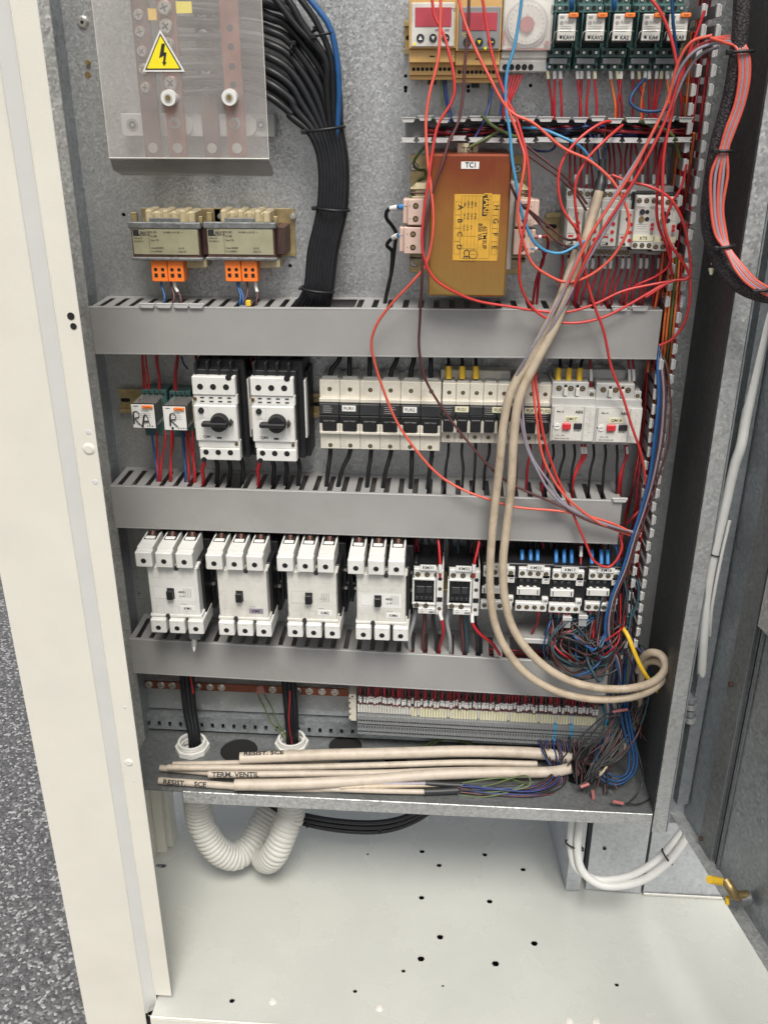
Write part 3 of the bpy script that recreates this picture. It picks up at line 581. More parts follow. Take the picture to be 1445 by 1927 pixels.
# ================================================================ devices
# --- large contactors
def big_contactor(dx, dy, tagtxt, lab, label_m, worn):
    d = Dev('contactor', lab, 'contactor', 281 + dx, 1067 + dy, 373 + dx, 1163 + dy, 120, 'large white contactors in the third row')
    d.bx(-.06, -.2, 1.12, 1.2, 4, 62, BLACK, 1.5); d.bx(.0, -.02, 1.06, 1.02, 62, 100, BLACK, 1)
    d.end('base')
    d.bx(0, .02, 1.0, .99, 92, 118, worn, 1.2); d.bx(-.04, .0, 1.03, .05, 100, 116, worn, .6); d.bx(-.03, .94, 1.03, .99, 96, 119, worn, .6)
    for k in range(3):
        for v in ((.06, .23), (.78, .95)): d.fr(.1 + k * .31, v[0], .26 + k * .31, v[1], 118.15, .35, GREYP)
    f = d.end('body')
    d.rc(.05, .38, .92, .66, 118.2, label_m)
    if tagtxt != 'KM5':
        d.fr(.08, .4, .45, .63, 118.3, .3, INKG)
        for k in range(5): d.rc(.7 + k * .035, .42, .71 + k * .035, .6, 118.3, INKG)
        if tagtxt != 'KM2': d.tx('AEG', .66, .51, 3.4, 118.3, INK, bold=.03); d.tx('LS 47', .66, .59, 2.6, 118.3)
        else: d.tx('LS 47', .72, .55, 2.4, 118.3, INKG)
        for k in range(5): d.rc(.1 + k * .07, .64, .14 + k * .07, .645, 118.3, INKG)
    d.end('type_label')
    d.bx(.37, .44, .5, .61, 118, 126, BLACK, 1); d.bx(.36, .42, .51, .63, 116, 118.6, CHAR, .3); d.end('switch_knob')
    d.rc(.62, .725, .74, .73, 118.3, INK); tag_label(d, tagtxt, .61, .76, .9, .86, 118, sx=1.0, m={'KM5': GREYW}.get(tagtxt, PAPER))
    d.cy(.6, .035, 3.2, 110, 119.4, CHAR); d.cy(.33, .965, 3.2, 110, 119.9, CHAR); d.end('screw_recess')
    for row, (v0, v1, dd, hh, vb) in enumerate(((-.36, -.03, 128, .33, -.2), (1.0, 1.27, 126, .27, 1.14))):
        for k in range(3):
            u0 = -.16 + k * .405 if row == 0 else -.02 + k * .385; u1 = u0 + (.33 if row == 0 else .32); H = d.z1 - d.z0
            if row == 0:                       # upper: body runs back to the wire chamber
                d.bx(u0, v0 + .05, u1, v1, dd - 12, dd, WHITE, 1.2)
                X0, X1, Z0, Z1 = d.X(u0 + .01), d.X(u1 - .01), d.Z(v1), d.Z(v0)
                zt, zb_ = Z1 - .002, Z0 + .001; yb, yf_ = -.066, -(dd - 11) / 1000
                d.p.add([(X0, yf_, zb_), (X1, yf_, zb_), (X1, yf_, zt), (X0, yf_, zt), (X0, yb, zb_), (X1, yb, zb_), (X1, yb, zt + .0015), (X0, yb, zt + .0015)],
                        [(0, 3, 2, 1), (4, 5, 6, 7), (3, 7, 6, 2), (0, 1, 5, 4), (0, 4, 7, 3), (1, 2, 6, 5)], WHITE)
                d.p.box(X0 + .0025, X1 - .0025, yb - .001, yb - .027, zt - .0005, zt + .0018, VOID)
                d.p.box(X0 + .004, X1 - .004, yb - .020, yb - .027, zt - .001, zt + .0032, PAPER, .0006)
            else:
                d.bx(u0, v0, u1, v1, 70, dd, WHITE, 1.4); d.bx((u0 + u1) / 2 - .05, v0 + .04, (u0 + u1) / 2 + .05, v0 + .05, dd, dd + .25, GREYP, .1)
            um = (u0 + u1) / 2; vm = v1 - .12 if row == 0 else v1 - .11
            d.cy(um, vm, 4.1, dd - 8, dd + .25, GREYP); d.cy(um, vm, 3.6, dd - 8, dd + .4, VOID)
            tm = d.end('terminal')
            if row == 0:
                zz = d.Z(v0) + .001; mb = MB(); mb.cyl((d.X(um), yb - .015, zz - .006), (0, .6, 1), .0046, .010, COPPERD, 12, .004); mb.obj('ferrule', tm)
    for k in range(2): d.bx(.36 + k * .37, .98, .46 + k * .37, 1.03, 96, 117, WHITE, .5)
    d.end('bridge')
    for u0, sg in ((1.1, 1), (-.1, -1)):
        for k in range(2):
            uu = u0; v = .32 + k * .36
            if u0 < 0 and dx == 0: d.bx(uu - .08, v - .07, uu + .0, v + .1, 40, 58, CHAR, .8)
            else:
                d.bx(uu - .06, v - .09, uu + .06, v + .1, 40, 60, BLACK, .8)
                d.cy(uu + sg * .0, v - .0, 2.6, 58, 64, SCREW, 12); d.cy(uu + sg * .05, v - .09, 1.5, 56, 62, SCREW, 8)
        d.bx(u0 + .05 * sg, .1, u0 + (.05 + .05) * sg, .95, 36, 66, CHAR, 1.2)
        d.end('auxiliary_contact')
    return d
big_contactor(0, 0, 'KM1', 'large white contactor marked KM1, leftmost, with a clean printed type plate', PAPER, WHITE)
big_contactor(129.5, 5, 'KM5', 'large white contactor marked KM5 with blank worn type plate and grey tag', WHITEK, WHITEK)
big_contactor(260, 8.5, 'KM2', 'large white contactor marked KM2 with badly faded type plate', WHITEK, WHITEK)
big_contactor(390, 13.5, 'KM6', 'large white contactor marked KM6, next to the small black-faced contactors', PAPER, WHITEK)
# glass-bodied lamp under KM1
m = MB(); q = P(366, 1203, 95); m.cyl(q, (0, -.4, -1), .0042, .010, GREYP, 12, .0035); m.cyl(q + Vector((0, -.004, -.010)), (0, -.4, -1), .0028, .007, PAPER, 12, .0012); m.box(q.x - .007, q.x + .009, q.y - .002, q.y + .014, q.z, q.z + .012, MIDG, .001)
m.thing('indicator_lamp', 'small clear pilot lamp hanging under the leftmost large contactor', 'lamp')
# --- small contactors with a side block
def small_a(l, t, r, b, txt, lab):
    d = Dev('contactor', lab, 'contactor', l, t, r, b, 82, 'small contactors with black windows')
    d.bx(.0, .02, .98, .98, 6, 72, BLACK, 1); d.end('base')
    d.bx(.04, .02, .78, .27, 72, 80, WHITE, .8); d.bx(0, .22, .06, .78, 70, 82, WHITE, .5); d.bx(.7, .22, .76, .8, 70, 82, WHITE, .5); d.bx(.02, .76, .76, .9, 70, 80, WHITE, .8); d.bx(.2, .88, .76, 1.0, 72, 82, WHITE, .5)
    d.bx(.0, .22, .76, .255, 60, 82.5, WHITE, .3); d.bx(0, .76, .76, .795, 60, 82.5, WHITE, .3)
    d.tx('LS07', .33, .965, 1.8, 82.2, INKG); d.tx('AEG', .64, .975, 3.0, 82.2, INK, bold=.03)
    d.rc(.3, .885, .36, .9, 82.2, INK); d.rc(.58, .885, .65, .9, 82.2, INK); d.tx('1L1', .15, .07, 1.5, 80.2, INKG); d.tx('5L3', .6, .13, 1.5, 80.2, INKG)
    d.end('body')
    d.bx(.06, .255, .7, .76, 58, 76, BLACK, .5)
    for k in range(4): d.bx(.12 + k * .15, .27, .19 + k * .15, .34, 76, 77.5, CHAR, .3); d.bx(.12 + k * .15, .66, .19 + k * .15, .73, 76, 77.5, CHAR, .3)
    d.bx(.13, .42, .4, .57, 76, 78.5, CHAR, .5); d.bx(.44, .42, .64, .57, 76, 78, CHAR, .5); d.end('window')
    for k in range(3): d.hole(.17 + k * .3, .14, 4.0, 80.6)
    for k in range(2): d.hole(.15 + k * .3, .81, 3.8, 82.6)
    d.end('terminal_screws')
    d.bx(.78, .02, 1.0, 1.0, 10, 84, WHITE, .7); d.hole(.89, .42, 3, 84); d.hole(.89, .86, 3, 84); d.hole(.89, .2, 3.2, 84, False); d.bx(.8, .6, .98, .7, 84, 85, BLACK, .3)
    d.tx('7', .83, .8, 2.2, 84.2); d.tx('4', .96, .8, 1.8, 84.2, INKG); d.end('auxiliary_block')
    tag_label(d, txt, .24, -.09, .76, .03, 83)
small_a(775.6, 1070, 833.8, 1155, 'KM31', 'small contactor with black window tagged KM31, right of the last large white contactor')
small_a(841.5, 1072, 902, 1157, 'KM32', 'small contactor with black window tagged KM32, left of the beige cables')
# --- small contactors with black middle
def small_b(l, t, r, b, txt, lab):
    d = Dev('contactor', lab, 'contactor', l, t, r, b, 82, 'small contactors with black middles')
    d.bx(-.03, .0, 1.14, 1.0, 6, 76, BLACK, 1.2); d.bx(.02, .3, 1.1, .8, 76, 78, BLACK, .6); d.end('base')
    d.bx(.0, .06, 1.0, .28, 74, 82, WHITE, .8); d.bx(.76, .2, 1.0, .4, 74, 82, WHITE, .6); d.bx(-.04, .82, .97, 1.02, 76, 84, WHITE, .8); d.bx(.8, .7, 1.0, .84, 76, 84, WHITE, .6)
    d.tx('AEG', .89, .31, 2.2, 82.3, bold=.03); d.tx('LS 4', .89, .37, 1.6, 82.3, INKG); d.tx('10E', .9, .79, 2.8, 84.3, bold=.03); d.end('body')
    for k in range(4): d.hole(.12 + k * .25, .17 - (0 if k < 3 else .0), 3.6, 82.2)
    for k in range(4): d.hole(.08 + k * .25, .92, 3.6, 84.2)
    d.end('terminal_screws')
    d.bx(-.02, .5, .72, .655, 78, 83, WHITE, .6); d.bx(.04, .53, .07, .63, 83, 83.4, INK, 0); d.bx(.63, .53, .66, .63, 83, 83.4, INK, 0)
    for k in range(3): d.bx(.06 + k * .22, .47, .16 + k * .22, .5, 78, 82, WHITE, .4)
    d.end('marker_bar')
    for k in range(3): d.bx(.05 + k * .22, .33, .16 + k * .22, .39, 78, 80, CHAR, .4); d.bx(.05 + k * .22, .71, .16 + k * .22, .77, 78, 80, CHAR, .4)
    d.end('coil_slots')
    tag_label(d, txt, .26, -.04, .8, .08, 84)
small_b(908, 1063, 967, 1145, 'KM21', 'small contactor tagged KM21, half hidden behind the beige cables')
small_b(973.5, 1065, 1032.6, 1148, 'KM22', 'small contactor tagged KM22, just right of the beige cables')
small_b(1037, 1069, 1096, 1151, 'KM17', 'small contactor tagged KM17, second right of the beige cables')
small_b(1105, 1070, 1163, 1148, 'KM18', 'small contactor tagged KM18, rightmost and partly behind the blue wires')
# --- motor protection switches with black rotary knobs
def rotary(l, t, r, b, txt, lab):
    d = Dev('motor_switch', lab, 'motor switch', l, t, r, b, 92, 'white motor switches with black knobs')
    d.bx(.06, -.16, 1.16, 1.06, 4, 66, BLACK, 1.5); d.bx(.03, -.06, 1.05, 1.0, 66, 80, BLACK, 1)
    for k in range(4): d.bx(.05 + k * .27, -.16, .11 + k * .27, -.02, 20, 84, BLACK, .8)
    d.bx(1.1, .02, 1.24, 1.1, 6, 46, BLACK, 1); d.end('base')
    d.bx(1.16, .1, 1.2, .82, 20, 60, WHITE, .5); d.bx(-.13, .33, .0, .7, 40, 70, CREAMP, .8); d.bx(-.08, .1, .03, .92, 8, 40, GREYP, .8); d.end('side_block')
    d.bx(0, 0, 1, .22, 76, 90, WHITE, 1); d.bx(.0, .22, 1.02, .34, 76, 88, WHITE, .8); d.bx(0, .34, 1, .78, 76, 92, WHITE, 1.2); d.bx(.03, .78, 1.02, .87, 76, 89, WHITE, .8); d.bx(.06, .87, 1.02, 1.02, 74, 92, WHITE, 1)
    d.fr(.12, .23, .86, .325, 88.2, .3, GREYP); d.rc(.47, .23, .475, .325, 88.25, GREYP)
    for k in range(4):
        for v in (.255, .3): d.bx(.16 + k * .21, v - .007, .25 + k * .21, v + .007, 88, 88.6, INK, 0)
    d.fr(.1, .36, .34, .5, 92.2, .3, GREYP); d.end('body')
    for k in range(3): d.cy(.19 + k * .3, .12, 4, 84, 90.4, VOID); d.cy(.21 + k * .29, .92, 3.8, 84, 92.4, VOID)
    d.cy(.86, .005, 4, 80, 90.6, BLACK); d.cy(.15, 1.015, 3.6, 80, 92.6, BLACK); d.end('terminal_openings')
    d.cy(.04, .27, 2.6, 86, 90, BRASS); d.cy(.04, .27, 1.2, 86, 90.4, VOID); d.cy(.94, .815, 2.4, 86, 90.4, BRASS); d.cy(.94, .815, 1.1, 86, 90.8, VOID); d.end('screws')
    d.cy(.18, .4, 3.9, 90, 94, BLACK); d.cy(.18, .4, 1.6, 94, 94.6, CHAR); d.fr(.14, .47, .23, .495, 92.3, .3, INKG); d.end('reset_button')
    d.cy(.6, .535, 12.4, 91, 96, CHAR, 28); d.cy(.6, .535, 11.8, 96, 103, BLACK, 28, 11); d.bx(.22, .51, .82, .56, 96, 108, BLACK, 1.2)
    d.p.prism([(d.X(.86), d.Z(.49)), (d.X(.92), d.Z(.535)), (d.X(.86), d.Z(.575))], -.104, -.092, BLACK); d.end('rotary_knob')
    d.p.prism([(d.X(.2), d.Z(.515)), (d.X(.26), d.Z(.535)), (d.X(.2), d.Z(.56))], -.0935, -.092, PAPER); d.end('pointer')
    tag_label(d, txt, .12, .69, .44, .755, 92); d.bx(.5, .725, .61, .745, 91, 92.5, INK, 0); d.end('slot')
rotary(366, 710, 446, 863, 'QM1', 'white motor switch tagged QM1 with black knob, left one of the pair')
rotary(474, 712, 554, 865, 'QM2', 'white motor switch tagged QM2 with black knob, right one of the pair')
# --- plug-in relays on green sockets
def relay_low(l, t, r, b, txt, lab, soc):
    d = Dev('relay', lab, 'relay', l, t, r, b, 84, 'small clear relays left of the rotary switches')
    sx0, sx1, sy0, sy1 = soc; X0, X1 = P(sx0, sy0, 38).x, P(sx1, sy0, 38).x; Z1, Z0 = P(sx0, sy0, 38).z, P(sx0, sy1, 38).z
    d.p.box(X0, X1, -.038, -.008, Z0 - .05, Z1, GRNP, .001)
    for k in range(4): d.p.cyl((X0 + (X1 - X0) * (.14 + .24 * k), -.038, Z1 - .0065), YF, .0022, .0004, VOID, 12)
    for k in range(3): xx = X0 + (X1 - X0) * (.3 + .22 * k); d.p.box(xx, xx + .001, -.0386, -.038, Z0, Z1, VOID)
    d.end('socket')
    d.bx(.04, .03, .97, .97, 38, 80, MATS['clear_acrylic'], 1); d.end('clear_case')
    d.bx(.15, .12, .85, .9, 38, 72, CHAR, 1); d.end('coil')
    d.bx(0, 0, 1, 1, 80, 83, BLACK, 1); d.bx(.03, .03, .97, .97, 83, 84, PAPER, .6); d.rc(.15, .08, .33, .11, 84.2, INK)
    for k in range(3 if txt == 'RA' else 4): d.rc(.62 + k * .1, .86, .66 + k * .1, .91, 84.2, INK)
    d.rc(.38 if txt == 'RA' else .32, .84, .48 if txt == 'RA' else .42, .94, 84.2, INK); d.tx('finder', .6, .31, 3.0, 84.2, INKG)
    for k in range(3): d.rc(.3, .38 + k * .07, .8, .395 + k * .07, 84.2, INKG)
    fp = d.end('front')
    d.bx(.5, .04, .93, .17, 84, 86.5, ORP, .8); d.rc(.6, .095, .84, .11, 86.7, INK); d.end('test_lever')
    st = {'RA': [[(.1, .8), (.12, .35), (.3, .33), (.32, .52), (.15, .58), (.36, .84)], [(.45, .86), (.56, .45), (.66, .5), (.74, .84)], [(.5, .7), (.7, .68)]], 'R': [[(.3, .8), (.34, .33), (.52, .34), (.52, .52), (.34, .56), (.6, .82)]]}[txt]
    for s_ in st:
        pts = smooth([(d.X(u), -.0845, d.Z(v)) for u, v in s_], 4); d.p.tube(pts, .0016, CHAR, 6, flat=.3)
    d.end('handwriting', fp)
relay_low(247.5, 760, 293, 807, 'RA', 'clear plug-in relay with RA handwritten in black marker', (265, 313, 733, 755))
relay_low(307, 764, 352, 811, 'R', 'clear plug-in relay with a single R handwritten in black marker', (318, 358, 736, 758))
# --- fuse holders
def fuse(l, t, r, b, D, lab, grp, wide, screwd=True, small=False):
    d = Dev('fuse_holder', lab, 'fuse holder', l, t, r, b, D, grp); a = D
    if not small:
        d.bx(.0, .0, 1, .27, 8, a - 12, CREAMP, .6); d.bx(.12, -.035, .88, .02, 8, a - 20, GREYP, .8); d.bx(.0, .24, 1, .3, 8, a - 4, CREAMP, .8); d.bx(0, .3, 1, .78, 8, a - 8, CREAMP, .4); d.bx(.0, .6, .14, .73, a - 8, a - 1, CREAMP, .5); d.bx(.86, .6, 1, .73, a - 8, a - 1, CREAMP, .5); d.bx(0, .715, 1, .755, a - 8, a, CREAMP, .6); d.bx(0, .76, 1, 1.0, 8, a - 6, CREAMP, .6)
        for k in range(4): d.rc(.06, .1 + k * .03, .3, .104 + k * .03, a - 11.8, GREYP); d.rc(.06, .87 + k * .03, .3, .874 + k * .03, a - 5.8, GREYP)
        d.rc(.49, .14, .5, .24, a - 11.8, GREYP); d.rc(.49, .78, .5, .9, a - 5.8, GREYP)
        d.rc(.992, .0, 1.0, .27, a - 11.7, INKG); d.rc(.992, .76, 1.0, 1.0, a - 5.7, INKG)
        d.end('body'); d.hole(.5, .13, 3.1, a - 12); d.hole(.5, .945, 3.1, a - 6); d.end('terminal_screws')
        d.bx(.01, .305, .99, .47, a - 8, a, CHAR, .8); d.bx(.01, .48, .99, .6, a - 8, a - .5, BLACK, 1); d.bx(.15, .55, .85, .705, a - 8, a + 1, BLACK, 1.4); d.p.cyl((d.X(.5), -(a + .8) / 1000, d.Z(.6)), YF, .0042, .0005, VOID, 16)
    else:
        d.bx(0, 0, 1, .28, 8, a - 10, CREAMP, .6); d.bx(.1, -.02, .9, .02, 8, a - 16, GREYP, .6); d.bx(0, .27, 1, .34, 8, a - 4, CREAMP, .6); d.bx(0, .3, 1, .8, 8, a - 8, CREAMP, .4); d.bx(0, .58, .1, .8, a - 8, a - 1, CREAMP, .4); d.bx(.9, .58, 1, .8, a - 8, a - 1, CREAMP, .4); d.bx(0, .79, 1, 1, 8, a - 9, CREAMP, .6)
        d.rc(.985, .0, 1.0, .27, a - 9.7, INKG); d.rc(.985, .8, 1, 1, a - 8.7, INKG); d.rc(.3, .22, .7, .225, a - 9.8, GREYP); d.end('body'); d.hole(.5, .155, 2.9, a - 10); d.hole(.5, .9, 2.9, a - 9); d.end('terminal_screws')
        d.bx(.01, .345, .99, .5, a - 8, a, CHAR, .7); d.bx(.02, .5, .98, .6, a - 8, a - .5, BLACK, .8); d.bx(.11, .57, .89, .78, a - 8, a + 1, BLACK, 1.2); d.p.cyl((d.X(.5), -(a + .8) / 1000, d.Z(.63)), YF, .0028, .0005, VOID, 14)
    d.end('carrier')
    return d
ordn = ['first', 'second', 'third', 'fourth', 'fifth', 'sixth', 'seventh', 'eighth']
pw = (829 - 600.5) / 6; BF = []
for k in range(6):
    lab = {1: 'wide cream fuse holder with the FUR1 tag', 4: 'wide cream fuse holder with the FUR2 tag', 0: 'wide cream fuse holder at the left end of the row, printed but untagged', 2: 'untagged wide cream fuse holder right after the FUR1 one', 3: 'printed wide cream fuse holder just before the FUR2 one', 5: 'untagged wide cream fuse holder right after the FUR2 one'}[k]
    d = fuse(600.5 + pw * k + .2, 720 + k * .9, 600.5 + pw * (k + 1) - .2, 847 + k * .9, 66, lab, 'wide cream fuse holders', True); BF.append(d)
    if k in (1, 4): tag_label(d, 'FUR1' if k == 1 else 'FUR2', .14, .325, .82, .41, 66)
    if k in (0, 3):
        for j in range(4): d.rc(.2, .335 + j * .03, random.uniform(.55, .8), .345 + j * .03, 66.2, INKG)
        d.end('print')
sw = (1037 - 831) / 8; SF = []
for k in range(8):
    lab = ['narrow fuse holder with printed black carrier, next to the wide ones', 'narrow fuse holder with the left part of the FU21 tag', 'narrow fuse holder right of the FU21 tag', 'narrow fuse holder left of the FU50 tag, printed', 'narrow fuse holder under the FU50 tag', 'narrow fuse holder hidden behind the beige cables', 'narrow fuse holder with the FUS1 tag', 'narrow fuse holder with the FUS2 tag'][k]
    d = fuse(831 + sw * k + .15, 725 + k * .5, 831 + sw * (k + 1) - .15, 837 + k * .5, 66, lab, 'narrow cream fuse holders', False, small=True); SF.append(d)
    if k == 1: tag_label(d, 'FU21', -.05, .345, .95, .44, 66, m=PAPERY)
    if k == 4: tag_label(d, 'FU50', -.35, .345, .65, .44, 66, m=PAPERY)
    if k == 6: tag_label(d, 'FUS1', .02, .345, .96, .44, 66, m=PAPERY)
    if k == 7: tag_label(d, 'FUS2', .02, .345, .96, .44, 66, m=PAPERY)
    if k in (0, 3, 6, 7):
        v0 = .36 if k in (0, 3) else .45
        for j in range(4): d.rc(.12, v0 + j * .035, random.uniform(.6, .9), v0 + .008 + j * .035, 66.2, INKG)
        d.end('print')
# comb bars behind the narrow fuses
for (l, t, r, b, lab) in [(829, 697, 960, 719, 'cream comb bar behind the narrow fuse holders'), (1042, 695, 1178, 723, 'light grey comb bar above the two grey breakers')]:
    a, c = P(l, (t + b) / 2, 34), P(r, (t + b) / 2, 34); z1, z0 = P((l + r) / 2, t, 34).z, P((l + r) / 2, b, 34).z
    m = MB(); m.box(a.x, c.x, -.034, -.012, z0, z1, CREAMP if l < 900 else GREYP, .001); m.box(c.x - .012, c.x - .002, -.0346, -.034, z0 + .003, z1 - .003, GREYP, .0002); m.thing('comb_bar', lab, 'busbar')
# --- grey breakers with red and black buttons
def breaker(l, t, r, b, txt, lab):
    d = Dev('breaker', lab, 'breaker', l, t, r, b, 76, 'light grey breakers with red stop buttons')
    d.bx(0, 0, .84, .24, 8, 60, GREYP, .8); d.bx(.84, .12, 1.0, .26, 8, 60, GREYP, .6); d.bx(-.01, .22, 1.0, .34, 8, 68, GREYP, .8); d.bx(0, .33, 1.02, .92, 8, 75, GREYP, 1); d.bx(.0, .92, .82, 1.0, 8, 62, GREYP, .8)
    d.end('body')
    d.bx(.05, .33, .74, .9, 75, 76, GREYP, .3); d.rc(.06, .34, .73, .89, 76.15, WHITEK); d.tx('Mbs 25', .2, .43, 2.2, 76.3); d.tx('AEG', .63, .44, 3.6, 76.3, bold=.03); d.tx('STOP', .35, .74, 2.2, 76.3, REDP, bold=.02); d.tx('START', .62, .74, 2.2, 76.3); d.tx('6,3 ... 10A', .24, .82, 1.8, 76.3); d.tx('E-Nr. 910-201-209', .28, .87, 1.7, 76.3)
    d.rc(.77, .34, 1.0, .9, 75.2, WHITEK)
    for k in range(9): d.rc(.8 + (k % 2) * .08, .4 + k * .05, .84 + (k % 2) * .08, .405 + k * .05, 75.4, INKG)
    d.rc(.88, .4, .885, .84, 75.4, INKG); d.end('face_plate')
    for k in range(3): d.hole(.16 + k * .27, .1, 4.0, 60)
    d.hole(.92, .19, 3, 60)
    for k in range(3): d.cy(.1 + k * .26, .935, 3.5, 58, 62.4, VOID)
    for k in range(2): d.bx(.27 + k * .27, .08, .35 + k * .27, .2, 60, 66, WHITEK, .3); d.bx(.28 + k * .27, .04, .34 + k * .27, .08, 60, 61, VOID, 0)
    d.end('terminal_screws')
    d.bx(.27, .6, .46, .7, 76, 80, REDP, .8); d.end('stop_button'); d.bx(.53, .6, .72, .7, 76, 78, INK, .8); d.end('start_button')
    d.cy(.15, .66, 4.2, 76, 77.4, PAPER, 20); d.bxz(.15, .66, 2.6, .4, 77.6); d.cy(.07, .66, 1.0, 76, 76.6, INK, 8); d.end('current_dial')
    tag_label(d, txt, .3, .49, .62, .575, 76.3, m=PAPERY)
breaker(1037, 726, 1119, 841, 'QM17', 'light grey breaker tagged QM17, left one of the pair')
breaker(1119.5, 729, 1206, 844, 'QM18', 'light grey breaker tagged QM18, right one of the pair')
# --- thermostats
def thermostat(l, t, r, b, dark, lab):
    d = Dev('thermostat', lab, 'thermostat', l, t, r, b, 66, 'tan digital thermostats')
    d.bx(0, .0, 1, .02, 8, 40, TANP, .8); d.bx(0, -.12, 1, .6, 8, 64, TANP, .8); d.bx(0, .6, 1, .78, 8, 58, TANP, 1); d.bx(0, .775, 1, .94, 8, 48, TANP, .8); d.bx(0, .94, 1, 1.0, 8, 44, TANP, .8); d.bx(.4, 1.0, .58, 1.06, 4, 14, CHAR, .5)
    d.bx(.45, .69, .56, .705, 58, 58.3, VOID, 0); d.end('case')
    d.bx(.05, .03 if not dark else .06, .97, .58, 64, 66, MIDG if dark else WHITEK, 1); fp = d.end('front_panel')
    v0, v1 = (.09, .33) if not dark else (.13, .35)
    d.bx(.13, v0, .9, v1, 66, 66.6, SCRN, .5); d.end('display', fp)
    for k in range(3):
        u = (.25, .52, .79)[k]; vv = .47 if not dark else .49
        d.cy(u, vv, 4.4, 66, 67, CHAR, 20)
        X, Z = d.X(u), d.Z(vv); q = .0022; pts = [(X - q, Z - q * .8), (X + q, Z - q * .8), (X, Z + q)] if k == 0 else [(X - q, Z + q * .8), (X, Z - q), (X + q, Z + q * .8)]
        if k < 2: d.p.prism(pts, -.0673, -.067, WARN if dark else PAPER)
        else: d.p.box(X - q, X + q, -.0673, -.067, Z - .0004, Z + .0004, WARN if dark else PAPER)
        d.end('button', fp)
    d.tx('°C', .95 if not dark else .17, .14 if not dark else .42, 3.2, 66.2, WARN if dark else INK)
    if not dark: d.bx(.56, .355, .66, .385, 66, 66.3, GREYW, .1); d.bx(.76, .355, .86, .385, 66, 66.3, GREYW, .1)
    d.cy(.13 if not dark else .66, .545 if not dark else .565, 1.6, 66, 66.3, WARN, 12); d.end('printing', fp)
    for k in range(9): d.cy(.1 + k * .097, .86, 2.1, 46, 48.3, VOID, 12)
    d.end('terminal_openings')
thermostat(769, 0, 857, 150, False, 'tan digital thermostat with light front panel and red display')
thermostat(857.5, 3, 942, 156, True, 'tan digital thermostat with dark grey front panel and red display')
# --- timer with dial
d = Dev('dial_timer', 'white time switch with clear flap over a round dial and pink hub', 'timer', 945, -4, 1040, 138, 62)
d.bx(0, -.2, 1, .68, 8, 50, WHITEK, 1); d.bx(0, .68, .95, .8, 8, 46, WHITEK, 1.5); d.bx(-.02, .78, .94, .98, 8, 44, WHITEK, 1.5); d.bx(.02, .84, .9, .965, 44, 44.4, GREYP, .3); d.end('case')
d.cy(.48, .33, 24, 50, 54, GREYP, 36); d.cy(.48, .33, 21, 54, 56, WHITEK, 36); dl = d.end('dial')
for k in range(24):
    a = k * math.pi / 12; d.p.cyl((d.X(.48) + .0185 * math.cos(a), -.056, d.Z(.33) + .0185 * math.sin(a)), YF, .0007, .0004, INKG, 6)
for k in range(8):
    a = k * math.pi / 4; d.tx(str(k * 3 or 24), .48 + .155 * math.sin(a), .335 - .105 * math.cos(a), 2.0, 56.3, INKG)
d.end('scale', dl)
d.cy(.48, .34, 8, 56, 59, PINKF, 24); d.p.prism([(d.X(.45), d.Z(.4)), (d.X(.51), d.Z(.4)), (d.X(.5), d.Z(.49))], -.058, -.0565, PINKF); d.end('hub', dl)
d.cy(.9, .59, 2.6, 50, 53, PINKF, 14); d.end('push_button'); d.bx(.1, .655, .95, .665, 50.2, 50.6, REDP, 0); d.bx(.1, .675, .95, .68, 50.2, 50.6, REDP, 0); d.tx('GRASSLIN', .05, .53, 2.2, 63, REDP, rot=math.pi / 2); d.end('printing')
d.bx(.02, .0, .97, .69, 60, 62, MATS['clear_acrylic'], .8); d.bx(.02, .0, .03, .69, 50, 60, MATS['clear_acrylic'], 0); d.bx(.96, .0, .97, .69, 50, 60, MATS['clear_acrylic'], 0); d.end('clear_flap')
for k in range(5): d.cy(.1 + k * .13, .91, 3.2, 43, 44.9, VOID, 14)
d.end('terminal_openings')
